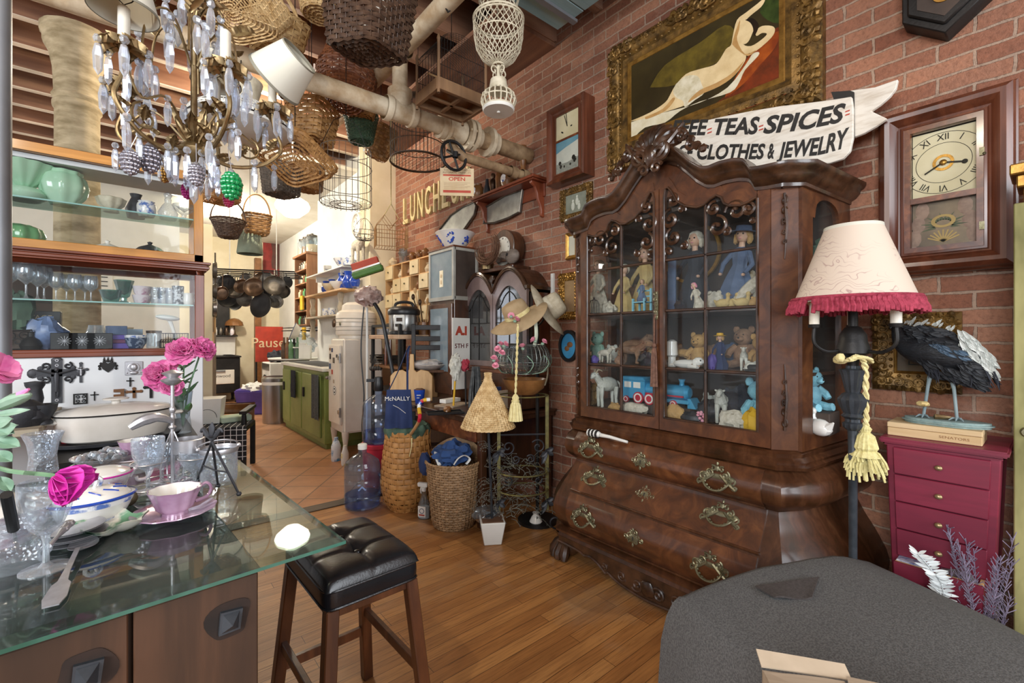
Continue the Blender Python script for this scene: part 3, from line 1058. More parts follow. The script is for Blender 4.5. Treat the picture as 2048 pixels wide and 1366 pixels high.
t=thing('framed_painting','large oil painting of a reclining figure on white drapery in carved gilt frame','painting',(WX,c.y,c.z),WR)
PF=.155
obj('frame',frame_b(w_,h_,[(0,0),(0,.05),(.02,.07),(.05,.085),(.075,.075),(.09,.06),(.1,.062),(.125,.068),(.135,.064),(.155,.062),(.16,.055)]),'gold',t)
obj('carving',ornate(w_,h_,PF*.75,.078,3,.2,.045),'gold',t)
obj('inner_slip',frame_b(w_-2*PF,h_-2*PF,[(0,.062),(.006,.066),(.028,.063),(.03,.058)]),'goldlite',t)
cv=obj('canvas',B().bx(-w_/2+.1,w_/2-.1,-.06,-.05,-h_/2+.1,h_/2-.1),mt('painted_dark_room','2c2412','3c3218',.35,vs=5),t)
inv=t.matrix_basis.inverted()
def paint(name,poly,m,lay,sm=3):
 P=[(a,c_,0)for a,c_ in poly]
 if sm:
  P=smo(P+[P[0]],sm)[:-1]
 b=px_prism([(p[0],p[1])for p in P],WX-.0602-lay*.0006,.0005)
 b.v=[tuple(inv@V(q))for q in b.v]
 obj(name,b,m,cv,flat=True)
Pm=lambda n,a,c_,vs=9:mt(n,a,c_,.35,vs=vs)
paint('painted_olive_glow',[(1300,175),(1330,130),(1400,85),(1450,50),(1470,70),(1440,120),(1400,140),(1350,170)],Pm('olive_paint','6a5a20','4a3e18',12),0)
paint('painted_foliage',[(1530,0),(1572,0),(1572,40),(1545,45),(1520,25)],Pm('foliage_paint','3a4a1c','22300f',20),0)
paint('painted_red_drape',[(1257,310),(1257,285),(1330,262),(1400,225),(1465,180),(1490,120),(1530,75),(1572,50),(1572,120),(1572,190),(1500,222),(1420,248),(1340,285),(1300,308)],Pm('red_drape_paint','7d3213','4a2410',12),.5,2)
paint('painted_orange_light',[(1465,165),(1490,125),(1530,80),(1560,62),(1550,95),(1520,130),(1490,165),(1450,195)],Pm('orange_paint','a34f18','7d3413',15),1)
paint('painted_white_sheet',[(1258,246),(1300,232),(1340,222),(1400,205),(1455,175),(1492,128),(1505,108),(1517,104),(1516,112),(1490,140),(1478,165),(1460,185),(1400,203),(1360,222),(1330,245),(1290,255),(1262,278)],Pm('sheet_paint','e0d8bf','cfc4a2',16),1.5)
SK=Pm('skin_paint','e6cfa0','d3b988',14)
paint('painted_figure',[(1259,243),(1300,225),(1330,205),(1340,190),(1350,172),(1372,148),(1400,138),(1428,130),(1440,118),(1452,98),(1462,90),(1466,70),(1474,40),(1492,25),(1514,8),(1524,0),(1530,0),(1522,14),(1500,32),(1490,45),(1486,70),(1486,88),(1502,92),(1522,80),(1534,68),(1524,66),(1513,72),(1512,62),(1524,52),(1544,52),(1550,60),(1542,76),(1512,102),(1494,108),(1490,122),(1470,150),(1440,172),(1408,186),(1396,192),(1376,208),(1330,224),(1285,238)],SK,2,3)
SH_=Pm('flesh_shade','c29a62','b08650',20)
paint('painted_leg_line',[(1290,234),(1325,218),(1345,196),(1349,200),(1330,222),(1294,238)],SH_,3.2)
paint('painted_side_shade',[(1376,206),(1408,186),(1440,172),(1470,150),(1488,122),(1482,128),(1462,148),(1432,166),(1400,180),(1380,198)],SH_,3.2)
paint('painted_arm_shade',[(1464,88),(1470,66),(1480,40),(1478,60),(1474,80),(1490,108),(1512,100),(1496,112),(1476,100)],SH_,3.2)
paint('painted_head',[(1476,62),(1480,46),(1490,40),(1502,42),(1508,54),(1504,68),(1496,84),(1486,88),(1478,76)],SK,2.6)
paint('painted_hair',[(1490,40),(1504,36),(1516,46),(1516,58),(1508,72),(1506,56),(1500,45)],Pm('hair_paint','1c120a','281a0e'),3)
paint('painted_wrap',[(1352,168),(1372,152),(1395,152),(1403,168),(1408,186),(1390,200),(1370,214),(1366,202),(1352,195),(1346,182)],Pm('wrap_paint','e2dac0','c4b894',24),3)
def small_frame(nm,lab,px,X,wd,dp,art,seed,gold='gold',orn=True):
 c,w_,h_=wr(*px,X)
 t=thing('picture_frame',lab,'picture',(WX,c.y,c.z),WR)
 obj('frame',frame_b(w_,h_,[(0,0),(0,dp*.6),(wd*.3,dp),(wd*.7,dp*.8),(wd,dp*.55),(wd,dp*.3)]),MA[gold],t)
 if orn:
  obj('carving',ornate(w_,h_,wd,dp*.9,seed,wd*1.6,wd*.5),MA[gold],t)
 obj('picture',B().bx(-w_/2+wd*.8,w_/2-wd*.8,-dp*.45,-.002,-h_/2+wd*.8,h_/2-wd*.8),art,t)
 obj('glass_pane',B().bx(-w_/2+wd*.8,w_/2-wd*.8,-dp*.55,-dp*.5,-h_/2+wd*.8,h_/2-wd*.8),'clockpane',t)
 return(t,w_,h_)
t,w_,h_=small_frame('','small gilt frame with grey figure picture tucked above the cabinet shoulder',(1118,1180,382,445),2.5,.05,.03,mt('grey_print','9aa09a','7c837f',.5,vs=9),5)
b=B()
for x,z,s in((-.03,-.02,.022),(.01,.01,.02),(.03,-.03,.018)):
 b.sph((x,-.0145,z),(s*.8,.001,s*1.5),10).sph((x,-.0145,z+s*1.8),(s*.5,.001,s*.5),8)
obj('pale_figures',b,mt('print_white','d5d8d2','bfc4be',.6),t)
small_frame('','narrow gilt frame with white mat beside the cabinet top',(1128,1152,466,520),2.5,.03,.03,MA['white'],6,'goldlite',False)
small_frame('','brown gilt frame with pale print low on the brick beside the cabinet',(1114,1158,548,640),2.5,.06,.03,mt('sepia','b0906c','96775a',.5),7,'goldlite',True)
t,w_,h_=small_frame('','ornate gilt frame with faded brown print hanging behind the stuffed bird',(1742,1922,628,778),2.49,.075,.035,mt('foxed_print','7a5a34','4f3a22',.4,vs=4),8)
obj('inner_mat',frame_b(w_-.24,h_-.22,[(0,.018),(.004,.0185),(.005,.0175)]),'ink',t)
obj('bright_slip',frame_b(w_-.145,h_-.145,[(0,.02),(.005,.03),(.012,.02)]),'goldlite',t)
p=pX(1134,692,2.5)
t=thing('oval_plaque','oval dark framed plaque with bright blue centre on the brick by the cabinet','plaque',(WX,p.y,p.z),WR)
obj('rim',ring_b(.095,.12,-.03,0,sx=.8),'iron',t)
obj('plate',disc_b(.097,-.004,sx=.8,th=.012),'bluplate',t)
obj('motif',B().sph((.01,-.016,.01),(.03,.003,.022),10).sph((-.02,-.016,-.02),(.025,.003,.02),10),'potbrown',t)
p=pX(1104,575,2.52)
b=B().bx(-.016,.016,-.015,0,-.11,.11)
for i in range(3):
 b.add(ring_b(.004,.006,-.017,-.015,12,0,-.08+i*.08).v,ring_b(.004,.006,-.017,-.015,12,0,-.08+i*.08).f)
one('shelf_bracket',b,'white','white perforated metal strip screwed to the brick beside the domed hutch','bracket',(WX,p.y,p.z),WR)
XS=2.37
t=thing('banner_sign','white ribbon-shaped wooden shop sign with black brush lettering propped on the cabinet','sign')
top=[(1314,266),(1380,248),(1440,234),(1500,222),(1560,212),(1620,205),(1665,199),(1703,193)]
end=[(1706,215),(1706,275),(1700,302),(1686,317),(1660,326),(1600,334)]
bot=[(1500,350),(1400,352),(1314,355)]
obj('board',px_prism(top+end+bot,XS,.022),'signw',t,bev=.003)
obj('tail',px_prism([(1662,184),(1700,181),(1750,174),(1796,158),(1792,176),(1780,192),(1762,208),(1742,222),(1774,237),(1752,252),(1728,266),(1703,276),(1690,280),(1680,210)],XS+.03,.022),'signw',t,bev=.003)
obj('fold',px_prism([(1662,184),(1700,181),(1708,184),(1709,275),(1701,279),(1700,194),(1668,200)],XS+.022,.012),'ink',t)
def px_text(s,x0,x1,base,hgt,X,b,shear=.3,th=.0015,bold=.035):
 q=text_b(s,1,0,shear=shear,bold=bold,align='LEFT')
 xs=[v[0]for v in q.v]
 ys=[v[1]for v in q.v]
 a,c=(min(xs),max(xs))
 lo=min(ys)
 lo=-.35
 hi=.37
 vs=[]
 for v in q.v:
  f=(v[0]-a)/(c-a)
  px=x0+(x1-x0)*f
  py=itp(px,base)-(v[1]-lo)/(hi-lo)*itp(px,hgt)
  vs.append(pX(px,py,X))
 return b.add(vs,q.f)
B1=[(1300,272),(1343,272),(1430,271),(1525,269),(1600,262),(1690,244)]
H1=[(1300,29),(1430,31),(1525,34),(1690,36)]
B2=[(1300,322),(1395,320),(1530,319),(1560,317),(1640,311),(1700,294)]
H2=[(1300,28),(1395,29),(1560,30),(1700,38)]
b=B()
for s,x0,x1 in(('FFEE',1342,1417),('TEAS',1429,1520),('SPICES',1526,1692)):
 px_text(s,x0,x1,B1,H1,XS-.0008,b)
for s,x0,x1 in(('GE',1356,1388),('CLOTHES',1394,1531),('&',1535,1549),('JEWELRY',1553,1699)):
 px_text(s,x0,x1,B2,H2,XS-.0008,b)
obj('lettering',b,'ink',t,flat=True)
b=B()
for x,y in((1418,258),(1521,252),(1694,222)):
 for d in(0,7):
  px_prism([(x-3,y+d),(x+6,y-3+d),(x+5,y+d),(x-4,y+3+d)],XS-.001,.0012,b)
obj('dashes',b,'signr',t,flat=True)
n8=['first','second','third','fourth','fifth','sixth','seventh','last']
for k,ch in enumerate('LUNCHEON'):
 q=text_b(ch,1,0,bold=.01)
 xs=[v[0]for v in q.v]
 ys=[v[1]for v in q.v]
 sx=.125/(max(xs)-min(xs))
 sz=.31/(max(ys)-min(ys))
 mx=(max(xs)+min(xs))/2
 lo=min(ys)
 q=text_b(ch,1,.5,bold=.01)
 b=B().add([((v[0]-mx)*sx,(v[1]-lo)*sz,v[2]*.03)for v in q.v],q.f,std(-.015))
 one('sign_letter',b,'letter','cream raised wall letter %s, %s of the eight on the brick'%(ch,n8[k]),'letter',(WX,4.98-k*.178,2.657),WR,'raised letters on the brick',ang=20)
p=pT(914,364,3.3)
t=thing('notice_card','old cardboard sprinkler notice with red bands and OPEN hanging from the pipe valve','sign',p,-.62)
obj('card',B().bx(-.122,.122,0,.004,-.1,.1),'paper',t)
obj('red_band',B().bx(-.1,.1,-.001,0,.042,.054).bx(-.1,.1,-.001,0,-.078,-.06),'signr',t)
b=text_b('OPEN',.036,.0004,std(-.0006,0,.02),bold=.001,sx=1.3)
obj('open_lettering',b,'signr',t,flat=True)
b=B()
for s,z,h in(('THIS VALVE CONTROLS',.085,.018),('AUTOMATIC SPRINKLERS',.067,.018)):
 q=text_b(s,h,.0003,std(-.0004,0,z))
 b.add(q.v,q.f)
for k in range(6):
 b.bx(-.095,.095-k%3*.02,-.0005,0,-.006-k*.009,-.0045-k*.009)
obj('small_print',b,'potbrown',t,flat=True)
obj('string',B().tube([(-.1,.002,.098),(0,.01,.17),(.1,.002,.098)],.0015,4),'rope',t)
SY0,SY1,SZ=(2.58,3.42,2.565)
t=thing('wall_shelf','red-brown bracketed wall shelf on the brick holding jars','shelf',(WX,(SY0+SY1)/2,SZ),WR)
obj('board',B().bx(-.42,.42,-.17,0,-.022,0).bx(-.405,.405,-.155,0,-.034,-.022),'redwood',t,bev=.004)
obj('back_rail',B().bx(-.39,.39,-.02,0,-.14,-.034),'redwood',t,bev=.003)
for x in(-.36,.36):
 b=B().pri([(0,0),(.14,0),(.14,.02),(.1,.04),(.075,.09),(.07,.13),(.045,.17),(.03,.22),(.035,.26),(0,.27)],-.012,.012,Matrix(((0,0,1,x),(-1,0,0,0),(0,-1,0,-.034),(0,0,0,1))))
 obj('bracket',b,'redwoodv',t,bev=.003)
def ves_(nm,prof,m,lab,cat,loc,n=24,grp=None,fl=0,fn=8,sx=1,sy=1,rz=0):
 return one(nm,B().lat(prof,n,fl=fl,fn=fn,sx=sx,sy=sy),MA[m]if isinstance(m,str)else m,lab,cat,loc,rz,grp)
def on_shelf(px,d=.08):
 return(WX-d,pX(px,370,WX-d).y,SZ)
def painted_jar(px,lab):
 t=thing('painted_jar',lab,'jar',on_shelf(px),WR)
 obj('body',B().lat([(0,0),(.04,0),(.06,.04),(.064,.08),(.05,.12),(.034,.135),(.038,.15),(0,.15)],24),'potbrown',t)
 obj('painted_face',B().sph((0,-.052,.075),(.034,.014,.04),14),'bluwht',t)
painted_jar(956,'brown glazed jar with pale painted medallion at far end of the shelf')
painted_jar(1016,'brown glazed jar with blue medallion beside the tall bottle on the shelf')
ves_('bottle',[(0,0),(.03,0),(.036,.05),(.018,.11),(.014,.16),(0,.16)],'pewter','short slender grey bottle on the wall shelf','bottle',on_shelf(974))
ves_('figurine',[(0,0),(.03,0),(.022,.03),(.034,.08),(.03,.12),(.014,.14),(.022,.165),(.016,.185),(0,.19)],'copper','small dark bronze figurine on the wall shelf','figurine',on_shelf(986))
ves_('bottle',[(0,0),(.034,0),(.036,.1),(.03,.16),(.014,.2),(.014,.24),(.02,.25),(0,.25)],'potbrown','tall brown bottle in the middle of the wall shelf','bottle',on_shelf(999))
ves_('candlestick',[(0,0),(.045,0),(.045,.015),(.02,.04),(.03,.08),(.018,.12),(.03,.17),(.034,.2),(.02,.23),(.034,.27),(.03,.3),(0,.3)],'potbrown','turned brown candlestick at near end of the wall shelf','candlestick',on_shelf(1046))
def tray(poly,X,lab,m):
 t=thing('metal_tray',lab,'tray')
 obj('base',px_prism(poly,X,.01),'tray',t)
 P=[pX(a,c,X)+V((-.006,0,0))for a,c in poly]
 obj('rim',B().tube(P,.009,6,True),'tin',t)
tray([(880,459),(902,431),(925,415),(949,404),(953,412),(949,430),(928,460),(905,472),(885,474)],2.5,'grey octagonal tray propped on the brick behind the washbowl','tin')
tray([(968,447),(973,414),(1010,392),(1046,380),(1040,424),(1018,436),(990,446)],2.5,'pewter tray with beaded edge on the brick behind the mantel clock','tin')
# -- the bombe china cabinet
CY=1.27
cab=thing('china_cabinet','massive carved walnut china cabinet with bulging drawers, full of dolls and toys','cabinet',(WX,CY,0),WR)
def dof(z):
 return itp(z,[(0,.06),(.15,.07),(.2,.075),(.24,.105),(.29,.128),(.33,.132),(.38,.118),(.45,.08),(.52,.035),(.575,.008),(.592,.004),(.607,.03),(.635,.06),(.675,.072),(.715,.062),(.75,.03),(.765,.012),(.9,0)])
def bplan(d):
 h=[(.68+d*.95,0),(.635+d*1.05,-.3-d*.3),(.6+d*1.05,-.42-d*.7),(.545+d*.5,-.516-d)]
 return[(-x,y)for x,y in h]+[(x,y)for x,y in reversed(h)]
def loft(b,secs):
 n=len(secs[0][0])
 vs=[]
 for P,z in secs:
  vs+=[(x,y,z)for x,y in P]
 fs=[]
 for k in range(len(secs)-1):
  for j in range(n):
   j2=(j+1)%n
   fs.append((k*n+j,k*n+j2,(k+1)*n+j2,(k+1)*n+j))
 fs.append(tuple(range(n-1,-1,-1)))
 fs.append(tuple(((len(secs)-1)*n+j for j in range(n))))
 return b.add(vs,fs)
zs=[.19+(.765-.19)*i/46 for i in range(47)]
obj('lower_body',loft(B(),[(bplan(dof(z)),z)for z in zs]),'walnut2',cab,ang=40)
def uplan(o):
 h=[(.655+o,0),(.6+o,-.455-o*.6),(.535+o*.5,-.516-o)]
 return[(-x,y)for x,y in h]+[(x,y)for x,y in reversed(h)]
obj('base_moulding',loft(B(),[(bplan(.075),.205),(bplan(.1),.2),(bplan(.118),.19),(bplan(.118),.178),(bplan(.1),.17),(bplan(.105),.15),(bplan(.09),.14)]),'walnut2',cab)
obj('waist_moulding',loft(B(),[(uplan(0),.762),(uplan(.035),.766),(uplan(.04),.78),(uplan(.028),.787),(uplan(.03),.797),(uplan(.012),.812),(uplan(.016),.828),(uplan(0),.836)]),'walnut2',cab)
def pull_b(s=1):
 b=B()
 def sp(cx_,cz,r0,r1,a0,tn,th=.0045):
  b.tube(spiral((cx_*s,cz*s),r0*s,r1*s,a0,tn,14),th*s,5,flat=1)
 for q in(-1,1):
  sp(q*.062,0,.004,.022,pi/2,q*1.3)
  sp(q*.036,.022,.004,.018,0,q*1.2)
  sp(q*.075,-.022,.003,.014,pi,-q*1.2)
  sp(q*.018,.044,.003,.013,pi/2,-q*1.1)
  b.tube([(q*.012*s,-.002,.02*s),(q*.05*s,-.004,-.012*s),(q*.078*s,-.002,-.03*s)],.006*s,5)
  lump(b,(q*.05*s,-.001,.008*s),(.022*s,.003,.016*s),.3,3,8,3)
 b.sph((0,-.004,.045*s),(.009*s,.006,.013*s),8)
 b.sph((0,-.004,.066*s),(.006*s,.005,.009*s),8)
 for k in range(7):
  t=k/6
  x=(-.052+.104*t)*s
  b.sph((x,-.003,(.012+.028*sin(pi*t))*s),.0055*s,6)
 lump(b,(0,0,.012*s),(.05*s,.003,.012*s),.25,3,9,2)
 return b
def bail_b(s=1):
 b=B().tube(smo([(-.052*s,-.006,-.004*s),(-.05*s,-.022,-.018*s),(-.03*s,-.03,-.038*s),(0,-.032,-.045*s),(.03*s,-.03,-.038*s),(.05*s,-.022,-.018*s),(.052*s,-.006,-.004*s)],4),.0048*s,7)
 for k in range(9):
  t=-1+k/4
  b.sph((t*.045*s,-.026+.006*abs(t)**2,(-.046+.03*t*t)*s),.0062*s,6)
 return b
def esc_b(s=1):
 b=B()
 for q in(-1,1):
  for a,c,r,a0,tn in((.022,.006,.016,pi/2,1.2),(.018,-.014,.013,pi,-1.2),(.044,-.002,.012,0,1.2),(.012,.03,.01,0,-1.1)):
   b.tube(spiral((q*a*s,c*s),.003*s,r*s,a0,q*tn,12),.0036*s,5)
 lump(b,(0,0,0),(.028*s,.003,.026*s),.25,3,9,4)
 b.sph((0,-.002,-.032*s),(.006*s,.003,.01*s),7).sph((0,-.003,.04*s),(.006*s,.004,.009*s),7)
 return b
PB,BB,EB=(pull_b(),bail_b(),esc_b())
proto={}
for z0,z1,zp,nm in((.607,.757,.688,'drawer'),(.437,.59,.518,'drawer'),(.212,.422,.325,'drawer')):
 fn=lambda u,v:(-.505-.4*(dof(z0+(z1-z0)*v)-.06)*0+1.01*u,-.516-dof(z0+(z1-z0)*v)-.009,z0+(z1-z0)*v)
 d=obj(nm,B().sheet(fn,14,16,.03),'walnut',cab,ang=40)
 obj('cockbead',B().bx(-.51,.51,-.516-dof(z0)-.016,-.516-dof(z0),z0-.007,z0+.003),'walnut2',d,bev=.002)
 sl=atan2(dof(zp+.03)-dof(zp-.03),.06)
 for x in(-.375,.33):
  e=obj('drawer_pull',PB,'brass',d,loc=(x,-.516-dof(zp)-.01,zp),rot=(sl,0,0))
  obj('bail_handle',BB,'brass',e)
 e=obj('keyhole_plate',EB,'brass',d,loc=(-.055,-.516-dof(zp)-.01,zp-.005),rot=(sl,0,0))
 obj('keyhole',B().sph((0,-.004,.004),(.004,.001,.004),8).bx(-.002,.002,-.0045,-.003,-.01,.003),'ink',e)
ap=[(-.62,.15)]
half=[(0,.018),(.07,.022),(.14,.03),(.2,.045),(.235,.06),(.25,.05),(.27,.062),(.31,.085),(.36,.098),(.4,.09),(.43,.1),(.5,.105),(.6,.108)]
bot_=[(-x,z)for x,z in reversed(half)]+half[1:]
pl=[(-.6,.15)]+[(x,z)for x,z in bot_]+[(.6,.15)]
obj('apron',B().pri(pl,0,.04,std(-.516-.062)),'carved',cab,bev=.004)
b=B()
b.tube(smo([(x,-.516-.104,z+.006)for x,z in bot_],3),.008,6)
for q in(-1,1):
 b.tube(spiral((q*.06,.075),.006,.034,0,q*1.4,18,y=-.62),.007,6)
 b.tube(spiral((q*.15,.085),.005,.026,pi,-q*1.4,18,y=-.62),.006,6)
 b.tube(spiral((q*.26,.092),.004,.018,0,q*1.2,14,y=-.62),.006,6)
lump(b,(0,-.618,.08),(.045,.016,.04),.3,4,12,2)
obj('apron_carving',b,'carved',cab)
for q in(-1,1):
 b=B()
 lump(b,(0,0,.075),(.075,.07,.075),.12,2,14,3)
 b.lat([(.06,.08),(.085,.13),(.09,.15)],14)
 for k in range(4):
  a=-pi/2+(k-1.5)*.42+q*.25
  b.tube([(cos(a)*.03,sin(a)*.03,.11),(cos(a)*.075,sin(a)*.075,.075),(cos(a)*.1,sin(a)*.1,.035),(cos(a)*.11,sin(a)*.11,.004)],[.022,.026,.027,.018],8)
 obj('paw_foot',b,'carved',cab,loc=(q*.6,-.515,0))
 obj('back_foot',B().lat([(.03,0),(.05,.03),(.05,.15)],12),'carved',cab,loc=(q*.66,-.08,0))
ZB,ZT=(.836,1.93)
obj('back_panel',B().bx(-.645,.645,-.02,0,ZB,2),'inside',cab)
for z,th in((.885,.02),(1.148,.014),(1.432,.014),(1.94,.02)):
 obj('shelf_board',B().pri([(-.635,-.02),(-.58,-.45),(-.52,-.488),(.52,-.488),(.58,-.45),(.635,-.02)],z-th,z),MA['walnut2']if z<1.9 else MA['inside'],cab)
for q in(-1,1):
 A=(q*.515,-.516)
 Bp=(q*.6,-.455)
 poly=[A,Bp,(q*.585,-.435),(q*.515,-.485)]
 if q<0:
  poly=poly[::-1]
 obj('corner_stile',B().pri(poly,ZB,1.95),'walnut',cab,bev=.003)
 b=B()
 mx,my=(q*.56,-.49)
 for zc,f in((1.86,1),(.95,-1)):
  for k in range(5):
   z=zc-f*k*.042
   b.tube([(mx+q*p[0]*.6*(-1)**k,my-.004+p[0]*.5*(-1)**k*0,z+p[2])for p in spiral((0,0),.003,.02-.0025*k,pi/2*k,1.2,12)],.0045,5)
  b.tube([(mx,my-.003,zc+f*.03),(mx+q*.008,my-.004,zc-f*.1),(mx,my-.003,zc-f*.24)],[.006,.006,.002],5)
 obj('corner_carving',b,'carved',cab)
 S0=V((q*.6,-.455,0))
 S1=V((q*.65,0,0))
 Ls=(S1-S0).length
 ex=(S1-S0).normalized()
 ez=V((0,0,1))
 ny=ex.cross(ez)
 M4=Matrix(((ex.x,0,-ny.x*1,S0 .x),(ex.y,0,-ny.y,S0 .y),(0,1,0,0),(0,0,0,1)))
 l,r_=(Ls*.2,Ls*.8)
 arch=[(r_,1.8),(r_-.02,1.8),(r_-.03,1.84)]+[((l+r_)/2+cos(a)*(r_-l-.06)/2,1.84+sin(a)*.05)for a in[pi*i/8 for i in range(1,8)]]+[(l+.03,1.84),(l+.02,1.8),(l,1.8)]
 b=B()
 b.pri([(0,ZB),(l,ZB),(l,1.96),(0,1.96)],-.012,.012,M4)
 b.pri([(r_,ZB),(Ls,ZB),(Ls,1.96),(r_,1.96)],-.012,.012,M4)
 b.pri([(l,ZB),(r_,ZB),(r_,.9),(l,.9)],-.012,.012,M4)
 b.pri([(l,1.8),(l,1.96),(r_,1.96)]+arch,-.012,.012,M4)
 b.pri([(l,1.425),(r_,1.425),(r_,1.44),(l,1.44)],-.006,.006,M4)
 obj('side_panel',b,'walnut',cab)
 obj('side_pane',B().pri([(l,.9),(r_,.9),(r_,1.9),(l,1.9)],-.0015,.0015,M4),'pane',cab)
obj('frieze',B().bx(-.6,.6,-.46,-.02,1.955,1.985),'walnut2',cab)
ARCH=[(.028,2),(.035,2.03),(.05,2.035),(.07,2.01),(.1,1.955),(.14,1.925),(.2,1.905),(.235,1.91),(.262,1.93),(.29,1.94),(.312,1.925),(.325,1.895),(.35,1.878),(.4,1.87),(.43,1.878),(.462,1.89)]
PED=[(0,2.24),(.05,2.235),(.1,2.21),(.15,2.16),(.2,2.105),(.245,2.07),(.28,2.06),(.33,2.066),(.39,2.062),(.43,2.05),(.445,2.03),(.452,2.005),(.5,1.998),(.555,1.995)]
def pedz(x):
 return itp(abs(x),PED)
for q in(-1,1):
 X=lambda x:q*x
 d=thing('x','x','x')
 bpy.data.objects.remove(d)
 b=B()
 yf,yb=(-.518,-.492)
 def pz(poly,y0=yf,y1=yb):
  P=[(q*x,z)for x,z in poly]
  if q<0:
   P=P[::-1]
  b.pri(P,-y1-0,-y0,Matrix.Rotation(pi/2,4,'X'))
 pz([(.002,.842),(.028,.842),(.028,2.04),(.002,2.04)])
 pz([(.465,.842),(.515,.842),(.515,1.94),(.465,1.94)])
 pz([(.028,.842),(.465,.842),(.465,.905),(.028,.905)])
 for k in range(len(ARCH)-1):
  (xa,za),(xb,zb)=(ARCH[k],ARCH[k+1])
  ta,tb_=(min(max(za+.05,1.94),pedz(xa)-.085+.03),min(max(zb+.05,1.94),pedz(xb)-.085+.03))
  pz([(xa,za),(xb,zb),(xb,max(tb_,zb+.01)),(xa,max(ta,za+.01))])
 dr=obj('door',b,'walnut',cab)
 b=B()
 b.tube([(q*x,-.521,z)for x,z in[(.028,.905),(.028,2)]+ARCH[1:]+[(.465,1.885),(.465,.905),(.028,.905)]],.006,6)
 obj('glazing_bead',b,'carved',dr)
 b=B()
 b.bx(q*.235-.006,q*.235+.006,-.516,-.498,.905,1.912)
 for z in(1.148,1.432,1.681):
  b.bx(q*.028,q*.465,-.516,-.498,z-.006,z+.006)
 obj('muntin',b,'carved',dr,bev=.003)
 obj('door_pane',B().pri([(q*x,z)for x,z in[(.028,.905),(.465,.905),(.465,1.885)]+ARCH[::-1]][::q],.5045,.506,Matrix.Rotation(pi/2,4,'X')),'pane',dr)
 b=B()
 for cx_,cz,r0,r1,a0,tn,th in((.075,1.97,.006,.035,0,1.3,.008),(.06,1.88,.05,.008,pi*.5,1.25,.009),(.075,1.79,.006,.045,pi,-1.2,.009),(.05,1.72,.004,.022,pi,1.1,.007),(.12,1.915,.004,.022,0,-1.1,.007),(.13,1.74,.004,.02,0,1.2,.006),(.275,1.885,.006,.032,pi,-1.3,.008),(.29,1.8,.05,.008,pi*.5,-1.1,.008),(.335,1.77,.004,.018,0,1.2,.006),(.375,1.855,.05,.01,pi,-1.2,.008),(.425,1.85,.005,.028,0,1.2,.008),(.445,1.8,.004,.014,0,1.1,.006)):
  pts=[(q*p[0],-.512,p[2])for p in spiral((cx_,cz),r0,r1,a0,tn,20)]
  b.tube(pts,[th*(.75+.5*sin(pi*i/20))for i in range(21)],6)
  e=pts[0]if r0<r1 else pts[-1]
  b.sph(e,th*1.5,7)
 obj('rococo_scrollwork',b,'carved',dr)
 if q<0:
  e=obj('key_plate',B().pri([(-.011,-.07),(.011,-.07),(.014,0),(.011,.07),(-.011,.07),(-.014,0)],0,.004,std(-.519,-.016,1.46)),'brass',dr)
  b=B()
  for k in range(5):
   b.tube([(-.016+p[0],-.524,1.4+.03*k+p[2])for p in spiral((0,0),.003,.012,k,1.1*(-1)**k,10)],.003,5)
  obj('plate_scrolls',b,'brass',e)
b=B()
N=60
for k in range(N):
 xa,xb=(-.53+1.06*k/N,-.53+1.06*(k+1)/N)
 fa=lambda x:min(max(itp(min(max(abs(x),.03),.46),ARCH)+.045,1.938),pedz(x)-.06)
 b.pri([(xa,fa(xa)-.03),(xb,fa(xb)-.03),(xb,pedz(xb)-.03),(xa,pedz(xa)-.03)],.478,.512,Matrix.Rotation(pi/2,4,'X'))
obj('pediment_board',b,'walnut',cab)
path=[(-.655,0,-1,-.15,1.995),(-.615,-.455,-.86,-.5,1.995),(-.56,-.512,-.55,-.83,1.995)]
xs=[-.555+1.11*i/90 for i in range(91)]
path+=[(x,-.512,0,-1,pedz(x))for x in xs]+[(.56,-.512,.55,-.83,1.995),(.615,-.455,.86,-.5,1.995),(.655,0,1,-.15,1.995)]
prof=[(0,-.085),(.012,-.085),(.014,-.072),(.03,-.064),(.046,-.045),(.05,-.03),(.062,-.024),(.07,-.01),(.07,0),(.02,.006),(-.05,.004),(-.05,-.085)]
vs=[]
fs=[]
for x,y,nx,ny,z in path:
 for p,h in prof:
  vs.append((x+nx*p,y+ny*p,z+h))
m_=len(prof)
for i in range(len(path)-1):
 for j in range(m_):
  j2=(j+1)%m_
  fs.append((i*m_+j,i*m_+j2,(i+1)*m_+j2,(i+1)*m_+j))
fs.append(tuple(range(m_)))
fs.append(tuple(((len(path)-1)*m_+j for j in range(m_)))[::-1])
obj('cornice',B().add(vs,fs),'carved',cab,ang=50)
obj('roof',B().pri([(-.65,0),(-.6,-.44),(-.54,-.48),(.54,-.48),(.6,-.44),(.65,0)],1.985,2),'walnut2',cab)
b=B()
for k in range(11):
 a=pi*(.08+.84*k/10)
 L=.125+.03*sin(a)
 pts=[(cos(a)*L*t,-.565+.03*t-.045*sin(pi*t)*1,2.2+sin(a)*L*t*.95)for t in(.1,.3,.5,.7,.85,1)]
 b.tube(pts,[.01,.018,.021,.022,.02,.009],7)
